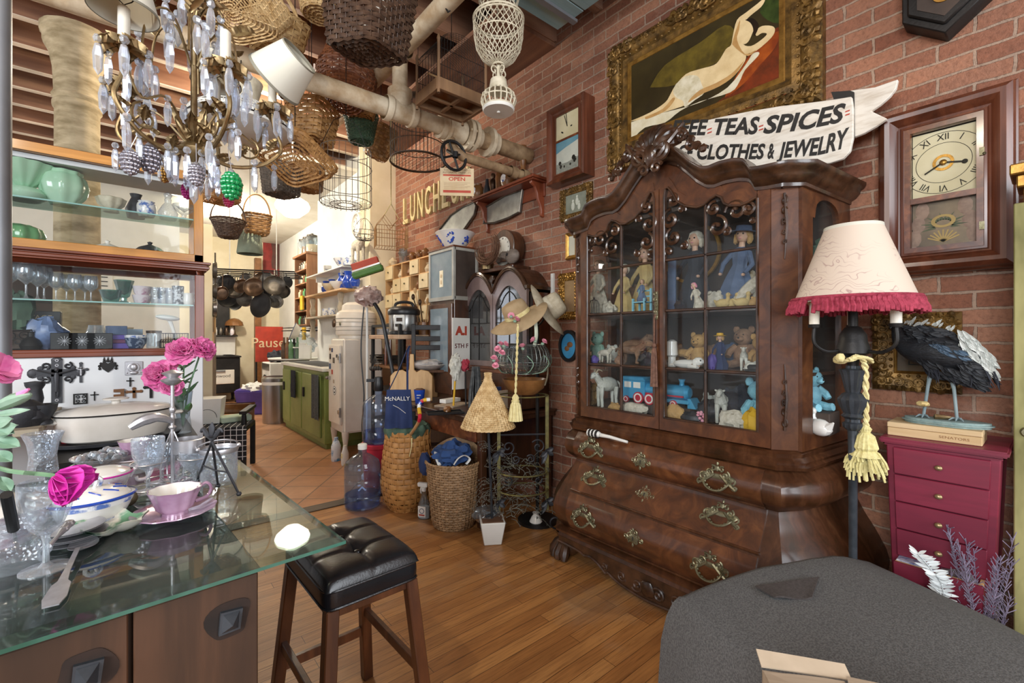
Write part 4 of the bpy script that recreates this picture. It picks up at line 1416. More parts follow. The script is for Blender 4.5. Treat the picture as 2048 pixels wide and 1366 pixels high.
for q in(-1,1):
 b.tube(spiral((q*.055,2.19),.008,.045,-pi/2,q*1.4,20,y=-.6),.013,7)
 b.tube(spiral((q*.035,2.12),.004,.03,pi/2,-q*1.2,16,y=-.6),.01,7)
 b.tube(spiral((q*.15,2.24),.005,.03,0,q*1.3,16,y=-.575),.01,6)
 b.tube(spiral((q*.2,2.18),.005,.026,pi,-q*1.3,16,y=-.575),.009,6)
 b.tube(smo([(q*.03,-.6,2.15),(q*.08,-.6,2.2),(q*.13,-.58,2.26),(q*.16,-.57,2.3)],3),[.012,.013,.013,.013,.012,.012,.011,.01,.009,.006],6)
 for k in range(5):
  lump(b,(q*(.14+.028*k),-.57,2.27-.03*k-.008*(k%2)),(.022,.018,.02),.4,3,8,k)
lump(b,(0,-.59,2.19),(.04,.03,.06),.3,3,12,1)
obj('shell_crest',b,'carved',cab)
p=cab.matrix_basis@V((-.016,-.535,1.395))
t=thing('key_tassel','bronze brown tassel hanging from the cabinet door key','tassel',p,WR)
tas=mt('bronze_tassel','7d5a48','5c3f33',.7,bump=.6,bs=160,vs=60)
obj('cord',B().tube([(0,.012,.02),(0,0,0),(.001,-.002,-.08),(0,-.002,-.13)],.004,6),tas,t)
b=B().sph((0,-.002,-.135),.012,10).lat([(.004,0),(.011,-.02),(.013,-.05),(.016,-.15),(.018,-.2),(0,-.2)][::-1],18,c=(0,-.002,-.14),fl=.12,fn=9)
obj('skirt',b,tas,t)
p=cab.matrix_basis@V((-.32,-.575,.768))
t=thing('shaving_brush','white handled brush with black stripes lying on the top drawer edge','brush',p,WR,rot=(0,.02,WR+.05))
obj('handle',B().tube([(0,0,0),(.06,-.004,.002),(.17,-.006,-.004)],[.011,.009,.007],8),'white',t)
for k in range(3):
 obj('black_band',B().tube([(-.075+.022*k,.002,.001),(-.063+.022*k,.002,.001)],.0225,10),'ink',t)
obj('head',B().tube([(-.085,.002,0),(-.03,.002,.002),(-.005,0,.001)],[.021,.021,.012],10),'white',t)
# -- dolls and toys inside the cabinet
SH={1:.886,2:1.149,3:1.433}
def cpos(px,sh,X=2.26,dz=0):
 p=pX(px,600,X)
 return(X,p.y,SH[sh]+dz)
def eyes(par,pts,r,m='ink',nm='eye'):
 for p in pts:
  obj(nm,B().sph(p,r,7),MA[m],par)
def bear(lab,loc,h,m,rz=WR,cat='teddy bear',nm='teddy_bear',ear=.15):
 b=B()
 lump(b,(0,0,.3*h),(.22*h,.18*h,.28*h),.1,2,14)
 lump(b,(0,-.03*h,.7*h),(.2*h,.19*h,.19*h),.06,2,14)
 b.sph((0,-.2*h,.66*h),(.09*h,.09*h,.075*h),10)
 for q in(-1,1):
  b.sph((q*.16*h,0,.86*h),(.075*h,.04*h,ear*.6*h),9)
  b.tube([(q*.15*h,-.03*h,.48*h),(q*.27*h,-.12*h,.36*h),(q*.27*h,-.2*h,.26*h)],[.085*h,.08*h,.065*h],8)
  b.tube([(q*.12*h,-.05*h,.12*h),(q*.2*h,-.25*h,.08*h),(q*.21*h,-.34*h,.1*h)],[.1*h,.09*h,.085*h],8)
 o=one(nm,b,MA[m],lab,cat,loc,rz)
 eyes(o,[(-.07*h,-.2*h,.75*h),(.07*h,-.2*h,.75*h)],.016*h)
 eyes(o,[(0,-.285*h,.68*h)],.022*h,nm='nose')
 return o
def beast(lab,loc,L,H,m,rz=WR,cat='toy animal',nm='toy_animal',horn=None,ears=True,neck=.35,th=1,tail=True):
 b=B()
 lump(b,(0,0,.62*H),(.36*L,.17*L*th,.2*H),.08,2,14)
 hx,hz=(.4*L,H*(.62+neck*.8))
 b.tube([(.22*L,0,.66*H),(.33*L,0,.62*H+neck*H*.5),(hx,0,hz)],[.13*L*th,.1*L*th,.09*L],9)
 b.tube([(hx-.04*L,0,hz+.02*H),(hx+.1*L,0,hz),(hx+.21*L,0,hz-.06*H)],[.085*L,.09*L,.05*L],9)
 for x in(-.25,.24):
  for q in(-1,1):
   b.tube([(x*L,q*.09*L,.55*H),(x*L+.02*L,q*.1*L,.28*H),(x*L,q*.1*L,.005)],[.075*L,.05*L,.045*L],7)
 if ears:
  for q in(-1,1):
   b.sph((hx,q*.09*L,hz+.05*H),(.03*L,.055*L,.03*L),8,rot=(q*.5,0,0))
 if tail:
  b.tube([(-.34*L,0,.68*H),(-.42*L,0,.62*H),(-.45*L,0,.5*H)],[.035*L,.03*L,.02*L],6)
 o=one(nm,b,MA[m],lab,cat,loc,rz)
 eyes(o,[(hx+.08*L,q*.075*L,hz+.035*H)for q in(-1,1)],.014*L)
 if horn:
  for q in(-1,1):
   obj('horn',B().tube(smo([(hx+.02*L,q*.04*L,hz+.06*H),(hx-.04*L,q*.08*L,hz+.16*H),(hx-.14*L,q*.13*L,hz+.12*H)],3),[.025*L,.023*L,.021*L,.019*L,.016*L,.012*L,.008*L],6),'bone',o)
 return o
def doll(lab,loc,h,dress,hair,rz=WR,seat=False,hat=None,hatm=None,tilt=0,arms=True,face='dollface'):
 t=thing('doll',lab,'doll',loc,rot=(0,tilt,rz))
 hr=.085*h
 z0=.82*h
 b=B().lat([(.26*h,0),(.24*h,.1*h),(.15*h,.38*h),(.08*h,.55*h),(.105*h,.68*h),(.085*h,.74*h),(.03*h,.77*h)],24,fl=.06,fn=8,sy=.75)
 if seat:
  b=B().lat([(.2*h,0),(.22*h,.12*h),(.14*h,.3*h),(.085*h,.5*h),(.105*h,.68*h),(.08*h,.74*h),(.03*h,.77*h)],24,fl=.08,fn=7)
 obj('dress',b,MA[dress],t)
 obj('head',B().sph((0,0,z0+hr),(hr*.9,hr*.95,hr*1.1),16).sph((0,-hr*.93,z0+hr*.9),hr*.15,7).lat([(.035*h,.74*h),(.035*h,.84*h)],10),MA[face],t)
 eyes(t,[(q*hr*.36,-hr*.86,z0+hr*1.12)for q in(-1,1)],hr*.13)
 obj('mouth',B().sph((0,-hr*.86,z0+hr*.5),(hr*.2,hr*.06,hr*.07),7),'rose',t)
 b=B()
 lump(b,(0,hr*.25,z0+hr*1.2),(hr*1.12,hr*1.05,hr*1.15),.15,4,14)
 for q in(-1,1):
  lump(b,(q*hr*.95,hr*.1,z0+hr*.5),(hr*.35,hr*.6,hr*.8),.3,4,9)
 if hair:
  obj('hair',b,MA[hair],t)
 if hat=='bonnet':
  obj('bonnet',B().lat([(hr*1.15,-hr*.1),(hr*1.3,hr*.25),(hr*1.15,hr*.8),(hr*.5,hr*1.3),(0,hr*1.4)],18,c=(0,0,z0+hr),rot=(-1.1,0,0)),MA[hatm],t)
 elif hat=='brim':
  obj('brim_hat',B().lat([(hr*1.1,hr*.5),(hr*2,hr*.35),(hr*2,hr*.42),(hr*1.1,hr*.62),(hr,hr*1.3),(0,hr*1.4)],20,c=(0,0,z0+hr)),MA[hatm],t)
 if arms:
  for q in(-1,1):
   obj('arm',B().tube([(q*.09*h,0,.7*h),(q*.17*h,-.06*h,.55*h),(q*.14*h,-.16*h,.44*h)],[.035*h,.03*h,.022*h],8),MA[dress],t)
   obj('hand',B().sph((q*.135*h,-.18*h,.42*h),(.022*h,.03*h,.02*h),8),MA[face],t)
 return t
def duck(lab,loc,h,m,rz=WR,bill='yellow',grp=None):
 b=B()
 lump(b,(0,0,.33*h),(.45*h,.27*h,.3*h),.05,2,14)
 b.tube([(.28*h,0,.45*h),(.34*h,0,.65*h),(.33*h,0,.85*h)],[.16*h,.11*h,.1*h],9).sph((.35*h,0,.85*h),.15*h,10).tube([(-.35*h,0,.4*h),(-.55*h,0,.58*h)],[.15*h,.03*h],7)
 o=one('toy_duck',b,MA[m],lab,'toy duck',loc,rz,grp)
 obj('bill',B().sph((.52*h,0,.82*h),(.1*h,.07*h,.03*h),8),MA[bill],o)
 eyes(o,[(.42*h,q*.12*h,.9*h)for q in(-1,1)],.022*h)
 return o
def heap(nm,lab,cat,loc,r,m,seed=0,amp=.35,n=18,rz=WR):
 b=B()
 lump(b,(0,0,r[2]*.8),r,amp,2.4,n,seed)
 b.v=[(v[0],v[1],max(v[2],0))for v in b.v]
 return one(nm,b,MA[m]if isinstance(m,str)else m,lab,cat,loc,rz)
bear('small yellow teddy bear in the corner of the bottom cabinet shelf',cpos(1187,1,2.2),.15,'plush_tan')
beast('white toy goat with curled horns standing on the bottom shelf',cpos(1215,1,2.18),.2,.22,'plush_white',WR-1.9,'toy goat','toy_goat',horn=True,neck=.3)
b=B().bx(-.21,.21,-.05,.05,0,.055)
trn=cpos(1316,1,2.19)
one('toy_box',b,'inside','dark flat box under the blue tin locomotive','box',trn,WR,bev=.004)
t=thing('toy_locomotive','blue tin toy locomotive with red wheels on bottom shelf','toy train',(trn[0],trn[1],trn[2]+.055),WR)
obj('chassis',B().bx(-.21,.2,-.045,.045,.02,.04),'tinblue',t,bev=.003)
obj('boiler',B().lat([(0,-.06),(.036,-.06),(.038,.17),(.025,.185),(0,.19)],18,rot=(0,pi/2,0),c=(0,0,.075)),'tinblue',t)
obj('cab',B().bx(-.205,-.055,-.046,.046,.03,.125).pri([(-.215,.12),(-.045,.12),(-.06,.142),(-.2,.142)],-.052,.052,Matrix(((1,0,0,0),(0,0,1,0),(0,1,0,0),(0,0,0,1)))),'tinblue',t,bev=.003)
obj('cab_window',B().bx(-.185,-.14,-.0475,-.045,.08,.112).bx(-.125,-.08,-.0475,-.045,.08,.112),'white',t)
for x,r in((-.17,.018),(-.09,.032),(-.02,.032),(.06,.02),(.12,.02)):
 wq=obj('wheel',B().lat([(0,-.006),(r*.3,-.008),(r,-.005),(r,.005),(0,.006)],18,rot=(pi/2,0,0),c=(x,-.05,r-.004)),'red',t)
 obj('spokes',B().add(ring_b(r*.55,r*.78,-.0575,-.054,18,x,r-.004).v,ring_b(r*.55,r*.78,-.0575,-.054,18,x,r-.004).f),'white',wq)
obj('stripe',B().bx(-.05,.17,-.0445,-.037,.052,.06),'red',t)
obj('chimney',B().lat([(.014,0),(.012,.02),(.018,.035),(0,.035)],12,c=(.14,0,.108)).lat([(.018,0),(.012,.02),(0,.024)],12,c=(.03,0,.108)),'tinblue',t)
obj('cowcatcher',B().pri([(.19,0),(.235,0),(.205,.05),(.19,.05)],-.035,.035,Matrix(((1,0,0,0),(0,0,1,0),(0,1,0,0),(0,0,0,1)))),'tinblue',t)
heap('soft_toy','beige crumpled soft toy lying in front of the locomotive','soft toy',cpos(1268,1,2.085),(.085,.03,.035),'lace',3)
heap('soft_toy','small tan felt creature slumped at foot of the second door','soft toy',cpos(1350,1,2.085),(.05,.03,.045),'plush_tan',4)
heap('shell','grey ridged seashell at the foot of the second door','shell',cpos(1382,1,2.08),(.05,.03,.03),'pewter',5)
b=B()
for k in range(22):
 a=k*2.4
 z=k/22
 b.sph((cos(a)*.022*sin(pi*(z*.8+.15)),sin(a)*.022*sin(pi*(z*.8+.15)),.008+z*.05),.008,7)
one('bead_cluster',b,'rose','bunch of pink beads beside the locomotive nose','beads',cpos(1400,1,2.09),WR)
beast('grey white plush elephant sitting on the bottom shelf',cpos(1445,1,2.2),.17,.17,'plush_white',WR-1.3,th=1.3)
heap('tutu','dark sparkly tulle skirt on the bottom shelf','skirt',cpos(1480,1,2.24),(.08,.06,.1),'darkcloth',6,.5)
bear('aqua blue plush bear leaning at near end of bottom shelf',cpos(1518,1,2.17),.25,'plush_blue',WR+.7)
heap('cloth_scrap','mustard yellow cloth crumpled among toys on bottom shelf','cloth',cpos(1506,1,2.075),(.04,.028,.055),'yellow',7,.5)
heap('soft_toy','cream cloth bundle under the yellow cloth on the bottom shelf','soft toy',cpos(1468,1,2.09),(.08,.035,.045),'lace',8,.5)
heap('soft_toy','dark grey rag toy behind the cream bundle on the bottom shelf','soft toy',cpos(1418,1,2.2),(.06,.05,.06),'pewter',9,.4)
bear('aqua plush pig behind the side window of the cabinet',cpos(1622,1,2.3,.095),.2,'plush_blue',WR+1.2,'plush pig','plush_pig')
one('block',B().bx(-.07,.07,-.07,.07,0,.095),'inside','dark box under the aqua plush pig','box',cpos(1632,1,2.3),WR,bev=.004)
duck('white ceramic duck behind the side window of the cabinet',cpos(1640,1,2.2),.12,'porc',WR+2.6)
bear('mint green fluffy plush on the middle shelf corner',cpos(1196,2,2.24),.2,'plush_grn')
beast('pink and white toy lamb in front of the mint plush',cpos(1210,2,2.13),.12,.1,'lace',WR,'toy lamb','toy_lamb')
heap('purple_pouch','little purple pouch on the middle shelf corner','pouch',cpos(1189,2,2.09),(.025,.02,.025),'purple',2)
beast('long brown stuffed dog with ribbed body on the middle shelf',cpos(1262,2,2.2),.24,.13,'plush_brown',WR,'toy dog','toy_dog',th=.8)
beast('dark brown stuffed hound behind the ribbed dog',cpos(1268,2,2.36),.2,.17,'plush_brown',WR+.4,'toy dog','toy_dog')
heap('soft_toy','grey speckled plush cat curled beside the door tassel','soft toy',cpos(1293,2,2.1),(.05,.03,.04),'pewter',11,.5)
heap('soft_toy','tiny brown fur toy in front of the ribbed dog','soft toy',cpos(1240,2,2.08),(.03,.022,.03),'plush_brown',12,.5)
b=B().lat([(.022,0),(.02,.05),(.03,.06),(.026,.13),(.01,.14),(0,.14)],14)
one('figurine',b,'porc','white porcelain figurine at the far side of the second door, middle shelf','figurine',cpos(1344,2,2.16),WR)
bear('orange tan round bellied teddy lying on the middle shelf',cpos(1398,2,2.24),.19,'plush_tan')
beast('tan stuffed dog behind the white puppy',cpos(1366,2,2.24),.17,.11,'plush_tan',WR+pi,'toy dog','toy_dog')
b=B()
lump(b,(0,0,.022),(.07,.028,.022),.1,2,12)
b.sph((.07,-.01,.036),(.027,.022,.022),10).sph((.06,-.03,.03),(.012,.006,.02),8).tube([(-.06,0,.015),(-.1,.01,.008)],[.012,.006],6).tube([(.03,-.025,.012),(.08,-.04,.008)],[.013,.01],6)
o=one('toy_dog',b,'porc','white porcelain puppy lying on the middle shelf edge','toy dog',cpos(1372,2,2.09),WR)
eyes(o,[(.088,-.026,.042)],.004)
doll('small doll in navy clothes and yellow cap seated on the middle shelf',cpos(1440,2,2.15),.17,'navy','plush_tan',seat=True,hat='brim',hatm='yellow')
bear('brown mohair teddy bear at the back of the middle shelf',cpos(1488,2,2.3),.22,'plush_brown')
beast('little white woolly lamb in front of the brown teddy',cpos(1488,2,2.11),.1,.11,'plush_white',WR-1.2,'toy lamb','toy_lamb')
bear('tan old teddy bear by the near end of middle shelf',cpos(1522,2,2.17),.18,'plush_tan',WR+.4)
one('hat_tin',B().lat([(0,0),(.042,0),(.044,.01),(.038,.015),(.038,.026),(.03,.034),(0,.036)],20),'iron','flat black lidded tin on the middle shelf edge','tin',cpos(1512,2,2.085),WR)
heap('soft_toy','violet cloth toy tucked beside the navy doll','soft toy',cpos(1424,2,2.1),(.02,.02,.04),'purple',13)
doll('doll in long white lace dress at the far end of the top shelf',cpos(1197,3,2.3),.36,'lace','plush_brown',arms=True)
t=thing('toy_birdcage','tiny dark wire birdcage on the top shelf','birdcage',cpos(1188,3,2.11),WR)
b=B()
for k in range(14):
 a=2*pi*k/14
 b.tube([(cos(a)*.035,sin(a)*.035,.01),(cos(a)*.035,sin(a)*.035,.06),(cos(a)*.022,sin(a)*.022,.085),(0,0,.095)],.0013,4)
obj('bars',b,'iron',t)
obj('base',B().lat([(0,0),(.04,0),(.04,.012),(0,.012)],16).sph((0,0,.1),.006,6),'iron',t)
doll('doll with bonnet in pale yellow gown standing at the back of top shelf',cpos(1290,3,2.33),.4,'goldcloth','plush_brown',hat='bonnet',hatm='lace')
doll('round faced doll in cream dress seated on the top shelf',cpos(1248,3,2.2),.29,'goldcloth',None,hat='bonnet',hatm='lace')
t=thing('toy_chair','small blue painted toy chair on the top shelf','toy chair',cpos(1284,3,2.1),WR)
for x in(-.035,.035):
 for y,z in((-.03,.075),(.03,.13)):
  obj('leg',B().bx(x-.005,x+.005,y-.005,y+.005,0,z),'plush_blue',t)
obj('seat',B().bx(-.04,.04,-.036,.036,.052,.058),'plush_blue',t)
for z in(.085,.115):
 obj('slat',B().bx(-.035,.035,.027,.033,z,z+.008),'plush_blue',t)
c=cpos(1284,3,2.1)
doll('tiny doll in grey suit sitting on the blue toy chair',(c[0],c[1],c[2]+.058),.12,'bluecloth','plush_brown',seat=True)
heap('lace_cloth','rumpled cream lace cloth beside the tiny birdcage','cloth',cpos(1222,3,2.12),(.035,.03,.035),'lace',14,.5)
doll('large doll in black beaded dress with pale puffy hair',cpos(1390,3,2.27),.42,'darkcloth','lace')
one('ribbon',B().bx(-.022,.022,-.004,.004,0,.27),'bluecloth','slate blue painted board standing inside the second door','board',cpos(1344,3,2.16),WR)
doll('small white dressed baby doll lying against the black dressed doll',cpos(1402,3,2.11),.14,'lace','rose',tilt=-.3,seat=True)
doll('sailor doll with blue hat and dress tilted on top shelf',cpos(1468,3,2.26),.4,'bluecloth','plush_tan',hat='brim',hatm='bluecloth',tilt=.12)
for k,(px,X,lab)in enumerate(((1445,2.11,'yellow duckling at far end of the duckling row, top shelf'),(1462,2.13,'middle yellow duckling of the row on the top shelf'),(1484,2.11,'yellow duckling nearest the door edge on the top shelf'))):
 duck(lab,cpos(px,3,X),.075,'goldcloth',WR+.3*k,'potbrown','ducklings on the top shelf')
t=one('porcelain_limb',B().tube(smo([(-.07,0,.04),(0,0,.1),(.05,0,.13),(.075,0,.12)],3),[.02,.024,.028,.03,.03,.028,.026,.022,.018,.014],9),'lace','loose cream doll leg propped diagonally on the top shelf','doll part',cpos(1505,3,2.15),WR)
heap('soft_toy','plump cream stuffed toy at near end of top shelf','soft toy',cpos(1526,3,2.2),(.05,.05,.075),'lace',15,.3)
heap('soft_toy','white stuffed goose form high at the near end of top shelf','soft toy',cpos(1530,3,2.36),(.05,.05,.13),'plush_white',16,.3)
t=thing('round_tray','round gilt tray standing at the back of the top shelf','tray',cpos(1385,3,2.47,0),WR)
obj('plate',disc_b(.16,-.01,cz=.35,th=.006),'inside',t)
obj('gilt_rim',ring_b(.155,.172,-.02,-.004,cz=.35),'goldlite',t)
obj('stand',B().bx(-.03,.03,-.015,-.003,0,.2),'inside',t)
heap('velvet_bonnet','green velvet cap seen through the side window, top shelf','cap',cpos(1640,3,2.28,0),(.05,.05,.16),'liner',17,.2)
c=cpos(1605,2,2.2)
t=thing('photo_frame','narrow dark frame with old sepia portrait behind the side window','picture',(2.3,c[1]+.06,SH[2]),WR+.9)
obj('frame',frame_b(.12,.2,[(0,0),(0,.012),(.012,.014),(.014,.008)]).v and B().add([(v[0],v[1],v[2]+.1)for v in frame_b(.12,.2,[(0,0),(0,.012),(.012,.014),(.014,.008)]).v],frame_b(.12,.2,[(0,0),(0,.012),(.012,.014),(.014,.008)]).f),'gold',t)
obj('portrait',B().bx(-.05,.05,-.008,-.002,.01,.19),'paper',t)
TOY=[(1230,1,2.09,.04,.05,'plush_tan','small tan plush beside the goat hooves on the bottom shelf'),(1295,1,2.33,.07,.12,'plush_grn','mint plush behind the locomotive cab'),(1345,1,2.35,.07,.11,'pewter','grey plush behind the locomotive boiler'),(1425,1,2.34,.07,.13,'plush_white','white plush at the back of the bottom shelf'),(1495,1,2.35,.08,.13,'purple','purple plush behind the aqua bear'),(1455,1,2.4,.06,.14,'plush_brown','brown plush far back on the bottom shelf'),(1225,2,2.34,.06,.11,'plush_white','white plush behind the pink lamb'),(1305,2,2.3,.05,.1,'plush_tan','tan plush behind the door tassel'),(1352,2,2.36,.06,.12,'potbrown','brown toy at back of the middle shelf, second door'),(1420,2,2.35,.06,.12,'plush_brown','dark brown plush behind the navy doll'),(1455,2,2.36,.06,.13,'bluecloth','slate blue toy at the back of the middle shelf'),(1505,2,2.08,.035,.05,'plush_white','tiny white plush before the tan teddy'),(1390,2,2.08,.03,.035,'potbrown','tiny brown toy by the white puppy tail'),(1215,3,2.2,.04,.09,'lace','rumpled white bonnet beside the lace dress doll'),(1360,3,2.12,.03,.06,'darkcloth','dark cloth toy by the slate blue board'),(1430,3,2.2,.05,.1,'lace','cream bundle behind the duckling row'),(1495,3,2.33,.06,.2,'bone','pale stuffed figure behind the sailor doll'),(1512,3,2.1,.03,.05,'plush_tan','tan plush in front of the loose doll leg'),(1265,3,2.38,.05,.2,'plush_brown','brown doll coat at back of the top shelf')]
for k,(px,sh,X,r,h,m,lab)in enumerate(TOY):
 o=heap('soft_toy',lab,'soft toy',cpos(px,sh,X),(r,r*.7,h*.5),m,50+k,.3,14)
 obj('ear',B().sph((-r*.5,0,h*.85),(r*.25,r*.15,h*.14),7),MA[m],o)
 obj('ear',B().sph((r*.4,0,h*.85),(r*.25,r*.15,h*.14),7),MA[m],o)
 # -- glass-topped table and what stands on it
TZ=.912
A_=pZ(692,1075,TZ)
B_=pZ(545,889,TZ)
L_=pZ(0,1291,TZ)
ux=(A_-L_).normalized()
uy=V((-ux.y,ux.x,0))
TW=1.75
TD=(B_-A_).dot(uy)
trz=atan2(ux.y,ux.x)
tab=thing('dining_table','low old plank chest table with iron bosses under thick clear glass top','table',(A_.x,A_.y,0),trz)
g=obj('glass_top',B().add([(-TW,0,TZ-.012),(0,0,TZ-.012),(0,TD,TZ-.012),(-TW,TD,TZ-.012),(-TW,.022,TZ),(-.022,.022,TZ),(-.022,TD-.022,TZ),(-TW,TD-.022,TZ)],[(3,2,1,0),(4,5,6,7)]),'tabletop',tab,flat=True)
obj('bevelled_edge',B().add([(-TW,.022,TZ),(-.022,.022,TZ),(-.022,TD-.022,TZ),(-TW,TD-.022,TZ),(-TW,0,TZ-.006),(0,0,TZ-.006),(0,TD,TZ-.006),(-TW,TD,TZ-.006)],[(4,5,1,0),(5,6,2,1),(6,7,3,2)]),glass('bevel_glass','cfe0da',3.5,.05,.03),g,flat=True)
obj('polished_edge',B().add([(-TW,0,TZ-.006),(0,0,TZ-.006),(0,TD,TZ-.006),(-TW,TD,TZ-.006),(-TW,0,TZ-.012),(0,0,TZ-.012),(0,TD,TZ-.012),(-TW,TD,TZ-.012)],[(4,5,1,0),(5,6,2,1),(6,7,3,2)]),'glassedge',g,flat=True)
er=pZ(511,1130,.89)
RX=(V((er.x,er.y,0))-V((A_.x,A_.y,0))).dot(ux)
BT=TZ-.0125
obj('table_top',B().bx(-TW+.1,RX,.018,TD-.06,BT-.008,BT),'slate',tab,bev=.003)
es=pZ(256,1210,.88)
SX=(V((es.x,es.y,0))-V((A_.x,A_.y,0))).dot(ux)
b=B().bx(-TW+.12,RX-.005,.05,TD-.07,.06,BT-.008)
obj('chest_body',b,'table',tab)
for x0,x1 in((SX+.003,RX-.004),(SX-.36,SX-.003),(SX-.72,SX-.366)):
 pn=obj('front_panel',B().bx(x0,x1,.02,.05,.06,BT-.009),'table',tab,bev=.002)
for px,py,bz in((458,1238,0),(172,1345,0)):
 d=ray(px,py)
 n=-uy
 A0=V((A_.x,A_.y,CAMZ))+uy*.02
 P0=V((0,0,CAMZ))
 D_=V(d)
 t_=(A0-P0).dot(n)/D_.dot(n)
 q=P0+D_*t_
 lx=(q-V((A_.x,A_.y,0))).dot(ux)
 bo=obj('iron_boss',B().pri([(-.016,-.019),(.015,-.019),(.019,.014),(-.013,.018)],0,.008,std(.02,lx,q.z)).add([(lx-.013,.012,q.z-.016),(lx+.012,.012,q.z-.016),(lx+.014,.012,q.z+.012),(lx-.01,.012,q.z+.014),(lx,-.006,q.z)],[(0,1,4),(1,2,4),(2,3,4),(3,0,4)]),'lampgrey',tab,flat=True)
 st=B()
 st.pri([(cos(a)*(.032+.005*sin(a*3+px)),sin(a)*(.036+.006*cos(a*2)))for a in[2*pi*i/28 for i in range(28)]],0,.0015,std(.02,lx,q.z))
 obj('rust_ring',st,mt('rust_stain%d'%px,'1a110c','2f1d14',.8,vs=14),tab,flat=True)
obj('plinth',B().bx(-TW+.16,RX-.03,.08,TD-.1,0,.06),'walnut2',tab)
def tp(px,py,z=TZ):
 return pZ(px,py,z)
def cup(nm,lab,loc,r,h,rz,m='pinklus',saucer=True):
 t=thing(nm,lab,'teacup',loc,rz)
 obj('bowl',B().lat([(0,.003),(r*.45,.002),(r*.5,0),(r*.48,.006),(r*.7,h*.3),(r*.86,h*.7),(r*1,h),(r*.97,h),(r*.82,h*.7),(r*.6,h*.25),(0,h*.12)],48,fl=.035,fn=10),MA[m],t)
 obj('white_lining',B().lat([(0,h*.135),(r*.58,h*.27),(r*.8,h*.7),(r*.955,h*.998)],48,fl=.035,fn=10),'porc',t)
 obj('handle',B().tube(smo([(r*.9,0,h*.8),(r*1.25,0,h*.95),(r*1.45,0,h*.7),(r*1.3,0,h*.4),(r*.8,0,h*.3)],4),.0035,6),MA[m],t)
 return t
p=tp(350,1034)
t=thing('saucer','pink lustre saucer with scalloped edge under the near teacup','saucer',p)
obj('dish',B().lat([(0,.003),(.03,.003),(.032,0),(.05,.004),(.076,.016),(.0755,.018),(.05,.008),(0,.006)],60,fl=.02,fn=12),'pinklus',t)
cup('teacup','pink lustre fluted teacup with floral white inside on the near saucer',(p.x,p.y,p.z+.007),.048,.055,trz+.2)
p=tp(268,922)
t=thing('saucer','dark rimmed saucer under the pink teacup behind the crystal','saucer',p)
obj('dish',B().lat([(0,.003),(.03,.003),(.05,.005),(.062,.012),(.06,.014),(0,.007)],40),'pinkwht',t)
cup('teacup','small pink and white teacup standing beyond the cut crystal goblet',(p.x,p.y,p.z+.008),.04,.058,trz+1)
p=tp(186,1052)
t=thing('covered_dish','white oval covered dish with blue bands and blue ribbon knob','dish',p,trz+.15)
t.scale=(.82,.82,.9)
O=dict(sx=1.08,sy=.85)
obj('dish',B().lat([(0,0),(.045,0),(.05,.006),(.068,.04),(.076,.062),(.08,.066),(.076,.067),(0,.06)],40,**O),'porc',t)
obj('blue_band',B().lat([(.0725,.05),(.0765,.061)],40,**O).lat([(.0555,.012),(.0605,.022)],40,**O),'bluwht',t)
obj('rim_band',B().lat([(.0782,.062),(.081,.066),(.0775,.0685)],40,**O),'blue',t)
ld=obj('lid',B().lat([(.07,.067),(.068,.071),(.055,.08),(.03,.088),(0,.09)],40,**O),'porc',t)
b=B()
for k in range(10):
 a=2*pi*k/10
 b.tube([(cos(a)*.04*1.08,sin(a)*.04*.85,.0862),(cos(a+.25)*.052*1.08,sin(a+.25)*.052*.85,.0826),(cos(a+.4)*.06*1.08,sin(a+.4)*.06*.85,.0785)],.0016,4)
obj('blue_sprigs',b,'blue',ld)
b=B().tube(smo([(-.012,0,.088),(-.014,.004,.104),(0,0,.112),(.014,-.004,.104),(.012,0,.09)],3),.005,7).tube(smo([(0,-.01,.088),(.006,-.008,.104),(0,.01,.107),(-.004,.012,.09)],3),.004,6)
obj('ribbon_knob',b,'bluwht',ld)
p=tp(208,985)
t=thing('covered_dish','white and pink covered dish with scrolled cup handle behind the blue one','dish',p,trz)
obj('dish',B().lat([(0,0),(.035,0),(.05,.03),(.056,.045),(.054,.047),(0,.04)],36),'pinkwht',t)
ld=obj('lid',B().lat([(.053,.047),(.05,.053),(.03,.062),(0,.066)],36),'porc',t)
obj('pink_line',B().lat([(.0555,.044),(.057,.047),(.0545,.049)],36),'magenta',ld)
obj('scroll_handle',B().tube(smo([(.05,0,.03),(.062,0,.05),(.085,0,.056),(.094,0,.04),(.084,0,.02),(.066,0,.018),(.062,0,.028)],4),.0045,7),'pinkwht',t)
p=tp(8,1085)
t=thing('china_bowl','white china bowl with pink petal decoration at the near edge of the frame','bowl',p)
obj('bowl',B().lat([(0,0),(.04,0),(.042,.006),(.058,.03),(.068,.062),(.07,.064),(.066,.064),(.054,.03),(0,.012)],36,fl=.02,fn=9),'pinkwht',t)
obj('lid',B().lat([(.068,.064),(.06,.074),(.03,.086),(0,.09)],36),'porc',t)
p=tp(92,1138)
def goblet(lab,loc,h,r,grp=None,m='cut',nm='crystal_goblet'):
 t=thing(nm,lab,'goblet',loc,0,grp)
 obj('foot',B().lat([(0,0),(r*.95,0),(r*.95,.002),(r*.3,.006),(0,.008)],28),'wine',t)
 obj('stem',B().lat([(r*.3,.005),(r*.13,.012),(r*.12,h*.3),(r*.16,h*.36),(r*.2,h*.4)],12),'wine',t)
 obj('cup',B().lat([(0,h*.38),(r*.25,h*.4),(r*.6,h*.48),(r*.92,h*.68),(r,h*.86),(r*1,h),(r*.95,h),(r*.9,h*.86),(r*.55,h*.5),(0,h*.43)],32),MA[m],t)
 return t
goblet('tall cut crystal goblet with etched bowl standing nearest on the glass',p,.148,.035)
p=tp(30,1137)
t=thing('inkwell','round cut glass inkwell with ridged neck at the near edge of the table','inkwell',p)
